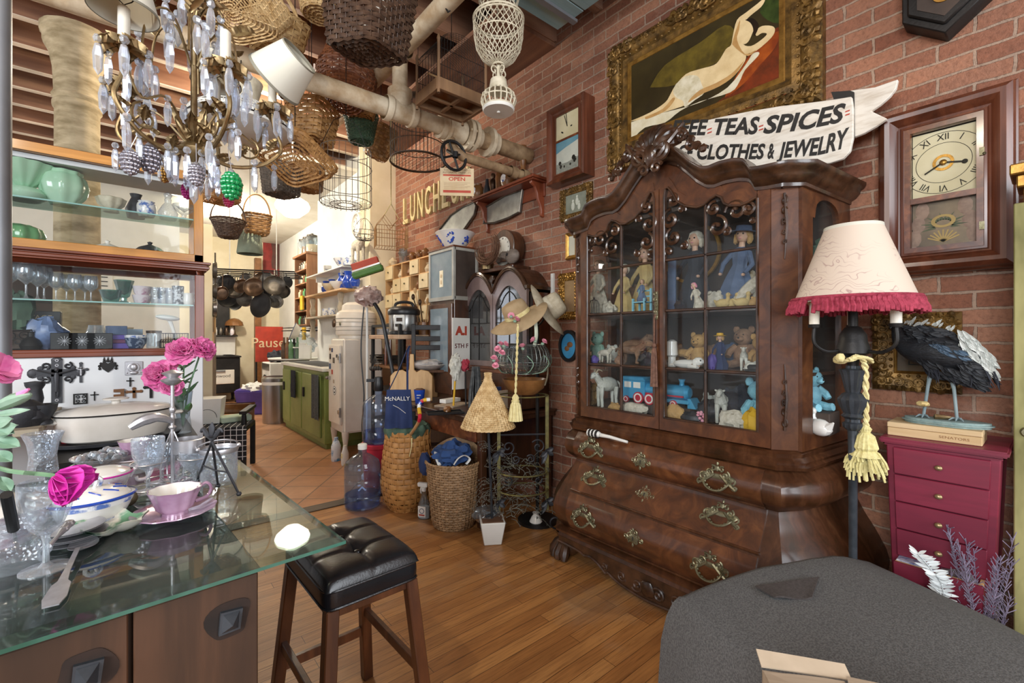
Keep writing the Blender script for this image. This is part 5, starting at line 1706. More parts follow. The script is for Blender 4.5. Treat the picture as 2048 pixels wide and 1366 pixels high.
obj('globe',B().lat([(0,0),(.03,0),(.043,.018),(.045,.03),(.036,.05),(.02,.06)],30,fl=.03,fn=10),'cut',t)
obj('neck',B().lat([(.02,.058),(.022,.063),(.019,.067),(.022,.072),(.019,.076),(.022,.082),(.019,.086),(.017,.086)],24),'cut',t)
a=tp(38,1112,TZ+.012)
e=pT(12,985,.7)
t=thing('dip_pen','dip pen with fat black handle standing in the inkwell','pen')
obj('handle',B().tube([a+(e-a)*.45,a+(e-a)*.97],.0075,10),'black',t)
obj('ferrule',B().tube([a+(e-a)*.1,a+(e-a)*.46],.0025,6),'silver',t)
p=tp(166,1096)
e=tp(108,1205)
dv=e-p
L=dv.length+.02
rz=atan2(dv.y,dv.x)
t=thing('silver_spoon','large old silver serving spoon with fiddle handle lying on the glass','spoon',p,rz)
b=B().sheet(lambda u,v:((-.5+u)*.066,(v-.5)*.044*sqrt(max(1-((u-.5)*2)**2,0))*(1.1-.3*u),.004+.009*((u-.5)**2*4+(v-.5)**2*4*.6)*.5),14,8,.0012)
obj('bowl',b,'silver',t)
b=B()
prof=[(.03,.005,.011),(.045,.0035,.016),(L*.55,.004,.011),(L*.68,.006,.007),(L*.72,.011,.006),(L*.9,.0135,.004),(L,.009,.003)]
vs=[]
fs=[]
for x,w_,z in prof:
 vs+=[(x,-w_,z),(x,w_,z),(x,w_,z+.002),(x,-w_,z+.002)]
for k in range(len(prof)-1):
 for j in range(4):
  fs.append((k*4+j,k*4+(j+1)%4,k*4+4+(j+1)%4,k*4+4+j))
fs+=[(3,2,1,0),tuple((len(vs)-4+j for j in range(4)))]
obj('handle',B().add(vs,fs),'silver',t)
for k in range(5):
 p=tp(146+k%3*3,1085-k%2*3)
 one('silver_plate',B().lat([(0,.001),(.03,.001),(.042,.005),(.043,.007),(.03,.0035),(0,.003)],32,sx=1.1),'silver','small tarnished silver dish in the stack by the goblet, %s from the bottom'%['lowest','second','third','fourth','topmost'][k],'dish',(p.x,p.y,TZ+.006*k),.2*k,'stacked silver dishes')
a=tp(98,1092,TZ+.034)
e=tp(138,1047,TZ+.05)
t=thing('silver_fork','ornate silver fork handle resting across the small silver dishes','fork')
obj('handle',B().tube([a,a.lerp(e,.4),a.lerp(e,.7),e],[.004,.003,.006,.007],8),'silver',t)
obj('scroll_end',B().sph(e,(.009,.009,.007),8).sph(a.lerp(e,.75),(.008,.008,.006),8),'silver',t)
p=tp(226,1066)
b=B()
def leaf_fn(u,v):
 a=2*pi*u
 r=.046*(1+.16*cos(5*a))*v
 return(cos(a)*r*1.25,sin(a)*r,.004+.022*v**2+.006*v*cos(5*a+1))
b.grid(leaf_fn,40,8,cu=True)
b2=[(v[0],v[1],v[2]-.003)for v in b.v]
b.add(b2,[tuple(reversed(f))for f in list(b.f)])
one('leaf_dish',b,'leafdish','green and cream majolica leaf-shaped dish beside the saucer','dish',p,trz+.3)
p=tp(256,1012)
b=B()
lump(b,(0,0,.018),.0185,.1,5,16)
one('dried_fruit',b,mt('dried_skin','8d8268','6a5f4a',.8,bump=.5,bs=90,vs=40),'small round dried fruit beside the blue and white dish','fruit',p)
p=tp(345,973)
t=thing('cruet_stand','silver wire cruet stand with tall central rod and shell finials','rack',p)
b=B().tube([(0,0,.01),(0,0,.27)],.0042,8).sph((0,0,.2),(.008,.008,.01),10).sph((0,0,.18),(.006,.006,.008),8).sph((0,0,.155),(.009,.009,.006),8)
obj('rod',b,'silver',t)
obj('finial',B().lat([(0,.262),(.01,.265),(.022,.275),(.024,.278),(.01,.284),(.016,.29),(.022,.296),(.008,.302),(0,.305)],20,sx=1.1),'silver',t)
offs=[(-.05,-.02),(.045,-.03),(-.02,.05),(.05,.045)]
for x,y in offs:
 rr=obj('wire_ring',B().tube([(x+q[0],y+q[1],.012)for q in circ(.036,22)],.0018,5,True).tube([(x+q[0],y+q[1],.075)for q in circ(.036,22)],.0016,5,True),'silver',t)
 obj('wire_arm',B().tube(smo([(0,0,.012),(x*.5,y*.5,.03),(x*.35,y*.35,.1),(0,0,.15)],3),.0018,5),'silver',rr)
obj('ball_foot',B().sph((-.07,-.04,.005),.005,8),'silver',t)
obj('ball_foot',B().sph((.07,-.04,.005),.005,8),'silver',t)
obj('ball_foot',B().sph((0,.08,.005),.005,8),'silver',t)
b=B().tube(smo([(0,0,.17),(-.03,-.01,.185),(-.06,-.01,.18),(-.085,-.01,.165)],3),[.006,.008,.01,.011,.013,.014,.013,.012,.01,.008],8)
obj('shell_ladle',b,'silver',t)
for k,(x,y)in enumerate(offs[:3]):
 goblet(['cut crystal tumbler goblet at the front of the cruet stand','low etched goblet on the kitchen side of the cruet stand','cut goblet at the back of the cruet stand'][k],(p.x+x,p.y+y,TZ+.002),[.135,.09,.1][k],.034)
p=tp(376,966)
t=thing('glass_jar','ribbed glass jar with wide silver collar behind the teacup','jar',p)
obj('ribbed_body',B().lat([(0,0),(.03,0),(.033,.01),(.029,.025),(.033,.04),(.036,.085)],40,fl=.03,fn=20),'cut',t)
obj('silver_collar',B().lat([(.0365,.085),(.037,.118),(.034,.119),(.033,.086)],32),'silver',t)
p=tp(438,966)
t=thing('biscuit_barrel','cut glass biscuit barrel with silver rim and swing handle','jar',p)
obj('glass_body',B().lat([(0,0),(.04,0),(.043,.02),(.043,.085),(.041,.085),(.041,.01),(0,.006)],32),'cut',t)
obj('silver_rim',B().lat([(.0435,.083),(.046,.09),(.0445,.096),(.042,.09)],32).sph((.046,0,.095),.006,7).sph((-.046,0,.095),.006,7),'silver',t)
obj('swing_handle',B().tube([(cos(a)*.046,.02-sin(a)*.02,.095+sin(a)*.02)for a in[pi*i/14 for i in range(15)]],.002,6),'silver',t)
ap_=pT(424,883,1.08)
l1=tp(394,966)
l2=tp(436,976)
l3=tp(478,993)
t=thing('display_easel','small grey iron easel topped with a fleur-de-lis','easel')
for q in(l1,l2,l3):
 lg=obj('leg',B().tube([ap_,q+V((0,0,.006))],.0028,7),'pewter',t)
 obj('ball_tip',B().sph(q+V((0,0,.0065)),.0062,8),'pewter',lg)
m1,m3=(ap_.lerp(l1,.55),ap_.lerp(l3,.55))
obj('cross_bar',B().tube([m1,ap_.lerp(l2,.6),m3],.0022,6),'pewter',t)
cq=ap_
right=V((DY,-DX,0))
b=B()
pet=lambda s:smo([cq+right*0+V((0,0,.002)),cq+right*(s*.012)+V((0,0,.018)),cq+right*(s*.02)+V((0,0,.03)),cq+right*(s*.026)+V((0,0,.022))],3)
for s in(-1,1):
 b.tube(pet(s),[.003,.004,.005,.006,.006,.0055,.005,.0045,.004,.003],7)
b.tube([cq,cq+V((0,0,.018)),cq+V((0,0,.034)),cq+V((0,0,.046))],[.003,.006,.007,.001],8,flat=.6)
b.sph(cq+V((0,0,.012)),(.009,.009,.003),8)
obj('fleur_de_lis',b,'pewter',t)
p=tp(86,946)
one('fluted_vase',B().lat([(0,0),(.03,0),(.032,.006),(.028,.05),(.033,.085),(.044,.115),(.041,.115),(.03,.085),(.025,.05),(0,.01)],48,fl=.03,fn=12),'cut','clear fluted glass vase standing at the far side of the table','vase',p)
p=tp(212,930)
t=thing('glass_dish','shallow cut glass dish heaped with crystal stoppers','dish',p,.3)
obj('bowl',B().lat([(0,0),(.04,0),(.07,.02),(.082,.03),(.08,.032),(.06,.018),(0,.008)],36,fl=.02,fn=14),'cut',t)
R2=random.Random(4)
stp=None
for k in range(22):
 r=sqrt(R2 .random())*.06
 a=R2 .random()*6.28
 loc=(p.x+cos(a)*r,p.y+sin(a)*r,TZ+.022+.022*(1-r/.06)+.008*R2 .random())
 if stp is None:
  stp=one('crystal_stopper',B().lat([(0,-.014),(.008,-.012),(.013,0),(.009,.01),(0,.013)],8).tube([(0,0,-.012),(0,0,-.028)],.005,6),cutglass('dark_crystal','b9c4c8',.5,0),'faceted crystal stopper heaped in the cut glass dish','stopper',loc,0,'crystal stoppers in the dish',flat=True)
 else:
  dup(stp,loc,label='faceted crystal stopper heaped in the cut glass dish',rot=(R2 .uniform(-1.2,1.2),R2 .uniform(-1.2,1.2),R2 .random()*6))
def petals(b,c,r,n,up=V((0,0,1)),layers=4,seed=0,open_=1,ruf=.25):
 rr=random.Random(seed)
 up=V(up).normalized()
 e1=up.orthogonal().normalized()
 e2=up.cross(e1)
 for L in range(layers):
  for k in range(n):
   a=2*pi*(k+.5*L)/n+rr.uniform(-.2,.2)
   tl=open_*(1-.22*L)+rr.uniform(-.1,.1)
   d=e1*cos(a)+e2*sin(a)
   s=e2*cos(a)-e1*sin(a)
   ln=r*rr.uniform(.85,1.1)
   w_=r*.75
   ph=rr.random()*6
   def fn(u,v):
    x=u
    q=(v-.5)*2
    wd=w_*sin(pi*min(.12+x*.72,.95))*q
    ang=tl*(.4+.8*x)
    return c+up*(ln*x*cos(ang)*.9-.12*r*q*q*0)+d*(ln*x*sin(ang))+s*wd*.8+(up*.25-d*.1)*(r*ruf*q*q*x)+up*(r*.1*ruf*sin(q*9+ph)*x)
   b.sheet(fn,5,6,r*.015)
 return b
def leafb(b,a,e,w_,nrm=V((0,0,1)),droop=0):
 a=V(a)
 e=V(e)
 d=e-a
 s=d.cross(nrm)
 if s.length<1e-05:
  s=d.orthogonal()
 s.normalize()
 n2=s.cross(d).normalized()
 return b.sheet(lambda u,v:a+d*u+s*(w_*sin(pi*min(.03+u*.97,.985))**.8*(v-.5))+n2*(abs(v-.5)*w_*.3)-V((0,0,droop*u*u)),8,4,.0006)
pc=pT(232,868,2.02)
ST=pc.z-.03
sx0,sx1=(-.26,.24)
t=thing('side_table','black side table pushed against the white panel behind the glass table','table')
obj('top',B().bx(sx0,sx1,2.32,3.2,ST-.03,ST),'iron',t,bev=.004)
for x in(sx0+.04,sx1-.04):
 for y in(2.37,3.15):
  obj('leg',B().bx(x-.02,x+.02,y-.02,y+.02,0,ST-.03),'iron',t)
t=thing('serving_tray','oval dark metal tray under the cream roaster','tray',(pc.x,pc.y,ST),.1)
obj('tray',B().lat([(0,0),(.18,0),(.2,.008),(.205,.022),(.198,.022),(.18,.012),(0,.008)],40,sx=1.15,sy=.8),'pewter',t)
t=thing('enamel_roaster','large oval cream enamel roasting pot with lid on dark tray','pot',(pc.x,pc.y,ST+.012),.08)
O=dict(sx=1.25,sy=.85)
obj('pot',B().lat([(0,0),(.12,0),(.14,.012),(.155,.06),(.158,.115),(.162,.118),(.158,.121),(0,.11)],44,**O),'enamel',t)
ld=obj('lid',B().lat([(.164,.119),(.164,.126),(.15,.138),(.08,.152),(0,.157)],44,**O),'enamel',t)
obj('dark_rim',B().lat([(.1645,.117),(.166,.12),(.1645,.123)],44,**O),'iron',ld)
obj('knob',B().lat([(.012,.155),(.012,.168),(.034,.172),(.036,.178),(.02,.182),(0,.183)],20,sx=1.3),'enamel',ld)
for q in(-1,1):
 obj('lug_handle',B().pri([(q*.185,-.05),(q*.24,-.04),(q*.24,.04),(q*.185,.05)][::q],.088,.104),'enamel',t,bev=.006)
q=pT(142,855,1.95)
one('red_tin',B().lat([(0,0),(.03,0),(.03,.055),(.032,.058),(.032,.066),(0,.066)],20),'red','small red tin beside the cream roaster','tin',(q.x,q.y,ST))
q=pT(366,862,2.2)
t=thing('peony_vase','slim clear vase of pink peonies beside the roaster','vase',(q.x,q.y,ST))
vs_=obj('vase',B().lat([(0,0),(.035,0),(.036,.01),(.028,.08),(.04,.2),(.038,.2),(.026,.08),(0,.012)],24),'clear',t)
base=V((q.x,q.y,ST))
fl_=[(328,752,2.13,.075,V((-.5,-.6,.3))),(368,708,2.17,.075,V((-.2,-.6,.7))),(400,703,2.2,.065,V((.4,-.5,.6))),(345,770,2.1,.05,V((-.3,-.7,-.1)))]
for k,(px,py,tt,r,up)in enumerate(fl_):
 c=pT(px,py,tt)-base
 fo=obj('peony',petals(B(),c,r,8,up,5,k,1.25,.5),'pink',t,ang=60)
 obj('stem',B().tube(smo([(0,0,.03),(c.x*.3,c.y*.3,.2),tuple(c*.9),tuple(c)],3),.004,5),'leaf',fo)
b=B()
R3=random.Random(9)
for k in range(22):
 z=R3 .uniform(.08,.36)
 a=R3 .uniform(0,6.28)
 s0=V((R3 .uniform(-.02,.02),R3 .uniform(-.02,.02),z))
 leafb(b,s0,s0+V((cos(a)*.07,sin(a)*.07,R3 .uniform(-.02,.09))),.032)
obj('leaves',b,'leaf',t)
vb=tp(-95,1120)
t=thing('rose_vase','magenta roses and buds leaning in over the table from a glass vase','vase',vb)
obj('vase',B().lat([(0,0),(.035,0),(.03,.04),(.025,.1),(.036,.16),(.034,.16),(.022,.1),(0,.01)],24),'cut',t)
rc=pT(140,955,.7)-vb
rs=obj('rose',petals(B(),rc-V((.016,0,-.006)),.05,5,V((.6,-.2,-.45)),3,3,.5,.06),'magenta',t,ang=60)
stem=smo([(0,0,.08),(.01,0,.17),tuple(pT(20,942,.69)-vb),tuple(pT(80,948,.7)-vb),tuple(rc)],5)
obj('stem',B().tube(stem,.0035,6),'leaf',rs)
b=B()
for k in range(4):
 a=k*1.6
 leafb(b,rc-V((.02,0,0)),rc+V((.006+.004*k,sin(a)*.016,cos(a)*.018)),.014)
obj('sepals',b,'leafpale',rs)
bc=pT(62,788,.72)-vb
bd=obj('bud',B().tube(smo([tuple(pT(-5,815,.72)-vb),tuple(pT(28,800,.72)-vb),tuple(bc)],4),[.006,.009,.011,.012,.013,.012,.01,.007,.002],9,flat=.8),'leafpale',t)
obj('bud_tip',B().tube([pT(40,790,.717)-vb,pT(58,778,.717)-vb],[.006,.002],7),'pink',bd)
obj('stem',B().tube(smo([(0,0,.1),(0,0,.2),tuple(pT(-40,830,.72)-vb),tuple(pT(-4,816,.72)-vb)],4),.0032,5),'leaf',bd)
for k,(pa,pe,w_)in enumerate((((-10,868),(38,850),.024),((-10,880),(42,895),.022),((-10,850),(28,838),.02),((-10,905),(25,925),.02),((-10,830),(62,820),.012),((0,955),(22,985),.018),((-10,860),(30,868),.02))):
 obj('leaf',leafb(B(),pT(pa[0],pa[1],.72)-vb,pT(pe[0],pe[1],.715)-vb,w_,V((.3,-1,.4))),'leafpale',t)
c2=pT(-6,742,.72)-vb
p2=obj('rose',petals(B(),c2,.03,5,V((.5,-.4,.3)),3,8,1,.2),'pink',t,ang=60)
obj('stem',B().tube(smo([(0,0,.1),(-.01,0,.22),tuple(c2)],4),.003,5),'leaf',p2)
PYF=3.2285
def onpanel(px,py):
 return pY(px,py,PYF)
def xk(w_,h,th,cz=.68,tw=None):
 tw=tw or th
 return B().bx(-th/2,th/2,-.006,0,0,h).bx(-w_/2,w_/2,-.006,0,h*cz-tw/2,h*cz+tw/2)
def panel_thing(nm,lab,cat,px,pyb):
 q=onpanel(px,pyb)
 return thing(nm,lab,cat,(q.x,PYF,q.z))
mpx=lambda px:(onpanel(px,760)-onpanel(px-1,760)).length
t=panel_thing('wall_crucifix','large ornate pewter crucifix with lattice arms on the white panel','crucifix',114,806)
h_=(onpanel(114,720)-onpanel(114,806)).length
b=B()
b.bx(-.02,.02,-.008,0,0,h_).bx(-.085,.085,-.008,0,h_*.62,h_*.62+.036)
for q in(-1,1):
 b.sph((q*.085,-.004,h_*.62+.018),(.02,.006,.024),10)
 for s in(-1,1):
  b.tube(spiral((q*.04,h_*.62+.018+s*.035),.003,.018,0,q*s*1.2,14,y=-.005),.005,5)
  b.sph((q*.058,-.005,h_*.62+.018+s*.024),(.012,.005,.012),8)
b.sph((0,-.004,h_),(.022,.006,.014),10)
obj('cross',b,'pewter',t)
b=B()
for k in range(9):
 b.add(ring_b(.004,.007,-.0105,-.008,10,0,.015+k*.025).v,ring_b(.004,.007,-.0105,-.008,10,0,.015+k*.025).f)
obj('pierced_pattern',b,'silver',t)
z=h_*.62
b=B().tube([(0,-.016,z-.075),(0,-.018,z-.04),(0,-.018,z),(0,-.018,z+.02)],[.007,.008,.011,.007],8).sph((0,-.02,z+.034),.0095,9)
for q in(-1,1):
 b.tube([(0,-.016,z+.012),(q*.035,-.014,z+.022),(q*.07,-.012,z+.034)],[.006,.0045,.0035],6)
 b.tube([(q*.003,-.016,z-.03),(q*.006,-.016,z-.07),(q*.003,-.014,z-.105)],[.0055,.005,.004],6)
obj('corpus',b,'pewter',t)
def small_cross(px,py0,py1,wpx,thpx,lab,m='pewter',corpus=False):
 t=panel_thing('wall_cross',lab,'cross',px,py1)
 h=(onpanel(px,py0)-onpanel(px,py1)).length
 k=mpx(px)
 b=xk(wpx*k,h,thpx*k)
 for p_ in((0,h),(-wpx*k/2,h*.68),(wpx*k/2,h*.68)):
  b.sph((p_[0],-.003,p_[1]),(thpx*k*.7,.004,thpx*k*.7),8)
 obj('cross',b,MA[m],t)
 if corpus:
  z=h*.68
  b=B().tube([(0,-.01,z-h*.3),(0,-.01,z),(0,-.01,z+.004)],.004,6).sph((0,-.011,z+.011),.0045,7)
  for q in(-1,1):
   b.tube([(0,-.01,z),(q*wpx*k*.4,-.008,z+.006)],.0025,5)
  obj('corpus',b,'silver',t)
small_cross(162,727,765,24,6,'small crucifix with figure next to the large ornate one','pewter',True)
small_cross(260,756,773,12,2.5,'tiny plain dark cross below the square silver plaque','iron')
small_cross(189,784,801,14,2.5,'tiny black cross just above the roaster lid','iron')
small_cross(268,777,796,28,6,'squat dark wooden cross behind the roaster knob','potbrown')
small_cross(302,764,796,24,6,'dark iron cross beside the peony stems','iron')
t=panel_thing('sacred_heart','dark crowned heart milagro plaque on the white panel','plaque',216,745)
b=B().pri([(0,0),(.02,.018),(.03,.038),(.026,.052),(.012,.056),(0,.048),(-.012,.056),(-.026,.052),(-.03,.038),(-.02,.018)],0,.006,std(0))
for k in range(9):
 a=pi*(-.1+1.2*k/8)
 b.sph((cos(a)*.034,-.003,.03+sin(a)*.03),(.007,.004,.008),6)
b.bx(-.018,.018,-.006,0,.056,.064)
for x in(-.015,0,.015):
 b.pri([(x-.006,.064),(x+.006,.064),(x,.084)],0,.005,std(0))
obj('heart',b,'iron',t,bev=.001)
t=panel_thing('pressed_plaque','square silver pressed plaque with portrait relief on the white panel','plaque',268,750)
obj('plate',B().bx(-.038,.038,-.004,0,0,.074),'silver',t,bev=.002)
obj('relief',B().sph((0,-.004,.042),(.016,.006,.02),12).lat([(.024,-.001),(.027,.002),(.024,.003)],20,rot=(pi/2,0,0),c=(0,-.003,.04)).sph((-.028,-.004,.012),.004,6).sph((.028,-.004,.012),.004,6).sph((0,-.004,.012),(.02,.005,.01),10),'silver',t)
t=panel_thing('pierced_tile','small square pierced iron tile low on the white panel','tile',161,808)
obj('frame',frame_b(.054,.054,[(0,0),(0,.005),(.006,.005),(.006,0)]).v and B().add([(v[0],v[1],v[2]+.027)for v in frame_b(.054,.054,[(0,0),(0,.005),(.006,.005),(.006,0)]).v],frame_b(.054,.054,[(0,0),(0,.005),(.006,.005),(.006,0)]).f),'iron',t)
b=B()
for q in(-1,1):
 for s in(0,1):
  b.tube(spiral((q*.011,.016+s*.022),.002,.0095,0,q*1.3,12,y=-.003),.002,5)
obj('scrolls',b,'iron',t)
t=panel_thing('wooden_plaque','brown wooden bracket block on the panel above the roaster','plaque',238,795)
obj('block',B().pri([(-.022,0),(.022,0),(.022,.046),(-.022,.046),(-.022,.03),(.006,.03),(.006,.018),(-.022,.018)],0,.012,std(0)),'potbrown',t,bev=.001)
q=pT(60,848,2)
t=thing('wall_shelf','worn wooden shelf with brackets on the white panel behind the roses','shelf')
obj('board',B().bx(-1.1,-.27,2.5,PYF,.925,.95),'grey_wood',t,bev=.003)
obj('bracket',B().pri([(0,0),(.3,0),(.02,-.25),(0,-.25)],-.015,.015,Matrix(((0,0,1,-.8),(-1,0,0,PYF),(0,1,0,.925),(0,0,0,1)))),'redwood',t)
IRON=[('iron_kettle',[(0,0),(.05,0),(.065,.04),(.06,.08),(.03,.1),(.012,.105),(.015,.118),(0,.12)],'round black iron kettle on the worn shelf','kettle',(46,2.62)),('mortar',[(0,0),(.03,0),(.03,.008),(.022,.02),(.04,.055),(.045,.08),(.042,.08),(0,.03)],'pewter mortar at the near end of the worn shelf','mortar',(86,2.58)),('iron_urn',[(0,0),(.035,0),(.036,.012),(.022,.025),(.03,.07),(.024,.11),(.034,.13),(.036,.145),(0,.15)],'dark pewter baluster urn at the back of the worn shelf','urn',(70,3)),('iron_pot',[(0,0),(.04,0),(.055,.03),(.05,.06),(.054,.066),(0,.066)],'low iron pot in front of the kettle on the worn shelf','pot',(62,2.5))]
for nm,pr,lab,cat,(px,Y)in IRON:
 q=pY(px,800,max(Y,2.62))
 ves_(nm,pr,'pewter',lab,cat,(q.x,q.y,.951))
 # -- glazed display case on the half wall
FY,BY=(3.225,3.56)
X0,X1=(-1.62,.33)
one('dark_backdrop',B().bx(-1.75,-.3,5.2,5.7,0,1.84).bx(-1.78,-.27,5.17,5.73,1.84,1.88),'inside','dark sideboard block added behind the far end of the display case','backdrop',bev=.01)  # added dark mass, stands in for the dim room behind the case
cs=thing('display_case','two-tier glazed display case, honey oak above and reddish wood below, full of glassware','display case',(0,0,0))
obj('bottom_rail',B().bx(X0,X1,FY,BY,1.2,1.238).bx(X0,X1,FY-.012,FY,1.2,1.225),'redwood',cs,bev=.004)
for x,y in((X1-.045,FY),(X1-.045,BY-.045),(X0,FY)):
 obj('lower_post',B().bx(x,x+.045,y,y+.045,1.238,1.69),'redwoodv',cs,bev=.003)
b=B()
for o,z0,z1 in((0,1.665,1.69),(.014,1.69,1.7),(.024,1.7,1.716),(.014,1.716,1.726),(.03,1.726,1.74)):
 b.bx(X0-o,X1+o,FY-o,FY+.05,z0,z1).bx(X1-.04,X1+o,FY,BY+o,z0,z1)
b.bx(X0,X1,BY-.04,BY,1.665,1.74)
obj('middle_moulding',b,'redwood',cs,bev=.003)
obj('tier_floor',B().bx(X0,X1-.01,FY+.02,BY-.01,1.735,1.745),'oak',cs)
obj('upper_rail',B().bx(X0,X1-.005,FY,FY+.04,1.741,1.785),'oak',cs,bev=.003)
obj('top_rail',B().bx(X0,X1-.005,FY,FY+.04,2.215,2.262).bx(X1-.045,X1-.005,FY,BY,2.215,2.262).bx(X0,X1,BY-.04,BY,2.215,2.262),'oak',cs,bev=.003)
obj('case_roof',B().bx(X0,X1-.02,FY+.03,BY-.02,2.245,2.255),'oak',cs)
obj('roof_liner',B().bx(X0,X1-.05,FY+.045,BY-.04,2.19,2.214),'panel',cs)
for x,y in((X1-.05,FY),(X1-.05,BY-.045),(X0,FY)):
 obj('upper_post',B().bx(x,x+.045,y,y+.04,1.741,2.215),wood('oak_post','b5762e','d79a4a','c48838',.4,2,6,.2),cs,bev=.003)
obj('upper_front_pane',B().add([(X0,FY+.015,1.785),(X1-.05,FY+.015,1.785),(X1-.05,FY+.015,2.215),(X0,FY+.015,2.215)],[(0,1,2,3)]),'casepane',cs)
obj('lower_front_pane',B().add([(X0,FY+.015,1.238),(X1-.045,FY+.015,1.238),(X1-.045,FY+.015,1.665),(X0,FY+.015,1.665)],[(0,1,2,3)]),'casepane',cs)
obj('side_pane',B().add([(X1-.02,FY+.04,1.238),(X1-.02,BY-.04,1.238),(X1-.02,BY-.04,2.215),(X1-.02,FY+.04,2.215)],[(0,1,2,3)]),'casepane',cs)
obj('back_pane',B().add([(X0,BY-.02,1.238),(X1,BY-.02,1.238),(X1,BY-.02,2.215),(X0,BY-.02,2.215)],[(0,1,2,3)]),'clockpane',cs)
sg=glass('shelf_glass','d3e8e2',1.5,.03,.06)
for z in(1.997,1.492):
 o=obj('glass_shelf',B().bx(X0,X1-.05,FY+.04,BY-.04,z-.007,z),sg,cs)
 obj('shelf_edge',B().bx(X0,X1-.05,FY+.037,FY+.04,z-.007,z),mt('sea_green_edge','7fb3ad','9cc8c2',.2),o)
def cx_(px,Y=3.38):
 return pY(px,600,Y).x
def ves(nm,prof,m,lab,cat,px,z,Y=3.38,**k):
 return ves_(nm,prof,m,lab,cat,(cx_(px,Y),Y,z),**k)
U,UL,LS,LL=(1.998,1.746,1.493,1.239)
t=thing('jadeite_bowl','large fluted jadeite green footed bowl at the far end of the case top shelf','bowl',(cx_(48),3.38,U))
obj('foot',B().lat([(0,0),(.06,0),(.085,.02),(.09,.035),(.07,.06),(.04,.07),(0,.07)],32),'jade',t)
obj('fluted_cup',B().lat([(.035,.07),(.06,.09),(.1,.14),(.125,.185),(.12,.187),(.09,.14),(0,.085)],64,fl=.04,fn=12),'jade',t)
ves('jadeite_vase',[(0,0),(.05,0),(.055,.01),(.085,.05),(.098,.1),(.085,.15),(.07,.165),(.075,.18),(.07,.18),(.06,.165),(0,.15)],'jade','plump ribbed jadeite green vase on the case top shelf','vase',128,U,n=64,fl=.045,fn=8)
ves('cream_bowl',[(0,0),(.035,0),(.03,.015),(.055,.04),(.065,.075),(.06,.078),(.05,.045),(0,.03)],'ivory','ribbed ivory bowl in the middle of the case top shelf','bowl',222,U,n=48,fl=.06,fn=8)
ves('dark_jug',[(0,0),(.04,0),(.05,.05),(.03,.1),(.022,.12),(.03,.14),(.026,.14),(0,.1)],'pewter','dark pewter jug behind the blue and white jar','jug',272,U,3.46)
ves('ginger_jar',[(0,0),(.035,0),(.044,.02),(.046,.06),(.042,.075),(.036,.08),(.04,.088),(0,.09)],'bluwht','blue and white cylindrical jar on the case top shelf','jar',293,U)
ves('crystal_decanter',[(0,0),(.04,0),(.05,.04),(.03,.08),(.016,.1),(.018,.12),(.014,.125),(.022,.15),(0,.165)],'cut','cut crystal decanter on the case top shelf beside the chandelier fruit','decanter',336,U,n=20)
ves('glass_compote',[(0,0),(.03,0),(.012,.02),(.012,.04),(.05,.07),(.058,.1),(.054,.1),(0,.055)],'cut','clear footed glass compote near the case corner post','dish',368,U)
t=thing('melon_bowl','deep green ribbed melon-shaped pottery bowl on the upper tier floor','bowl',(cx_(36),3.36,UL))
obj('bowl',B().lat([(0,0),(.06,0),(.09,.03),(.1,.07),(.088,.105),(.06,.12),(.055,.115),(0,.1)],64,fl=.05,fn=10),'green2',t)
ves('glass_plate',[(0,0),(.05,0),(.08,.012),(.082,.016),(0,.008)],'wine','flat clear glass plate on the upper tier floor','plate',110,UL)
ves('white_tureen',[(0,0),(.04,0),(.06,.03),(.066,.05),(.05,.06),(.02,.072),(.008,.078),(.012,.09),(0,.094)],'porc','white lidded dish by the bright reflection in the upper tier','dish',215,UL)
ves('blue_bowl',[(0,0),(.035,0),(.05,.02),(.06,.05),(.063,.053),(.05,.035),(0,.02)],'bluwht','blue and white bowl beside the pewter tureen','bowl',262,UL)
ves('pewter_tureen',[(0,0),(.04,0),(.035,.012),(.062,.035),(.07,.055),(.05,.075),(.02,.088),(.008,.094),(.013,.106),(0,.112)],'pewter','dark pewter tureen with lid in the upper tier','tureen',300,UL,n=40,fl=.03,fn=12)
for k,px in enumerate((335,362)):
 ves('silver_dish',[(0,0),(.03,0),(.05,.012),(.06,.022),(.056,.023),(0,.012)],'silver',['shallow tarnished silver dish next to the pewter tureen','shallow tarnished silver dish nearest the corner post'][k],'dish',px,UL)
WG=[(0,0),(.034,0),(.033,.003),(.008,.008),(.004,.02),(.004,.07),(.012,.08),(.034,.1),(.04,.125),(.037,.16),(.032,.185),(.031,.185),(.036,.16),(.038,.125),(.03,.1),(0,.084)]
first=None
for k,(px,Y)in enumerate(((20,3.33),(52,3.33),(75,3.36),(88,3.42),(112,3.4),(133,3.43),(150,3.4),(170,3.43),(182,3.39))):
 loc=(cx_(px,Y),Y,LS)
 s=[1.05,1.05,.95,.95,.82,.8,.8,.78,.78][k]
 lab='clear stemmed wine glass on the lower glass shelf of the case'
 if first is None:
  first=ves_('wine_glass',WG,'wine',lab,'wine glass',loc,grp='wine glasses on the case shelf')
  first.scale=(s,s,s)
 else:
  dup(first,loc,sc=s)
ves('green_goblet',[(0,0),(.035,0),(.03,.005),(.014,.015),(.014,.03),(.026,.04),(.036,.09),(.046,.13),(.043,.13),(.03,.07),(0,.045)],'teal','sea green flared glass goblet on the lower glass shelf','goblet',248,LS,n=8)
ves('teal_bowl',[(0,0),(.03,0),(.04,.03),(.052,.07),(.05,.07),(.036,.03),(0,.012)],'teal','pale teal glass bowl beside the flared goblet','bowl',222,LS,n=32)
for k in range(2):
 ves('patterned_cup',[(0,0),(.03,0),(.036,.01),(.044,.045),(.046,.05),(.04,.05),(0,.01)],'pinkwht',['red patterned white cup, lower of the stacked pair on the glass shelf','red patterned white cup, upper of the stacked pair on the glass shelf'][k],'cup',284,LS+.051*k)
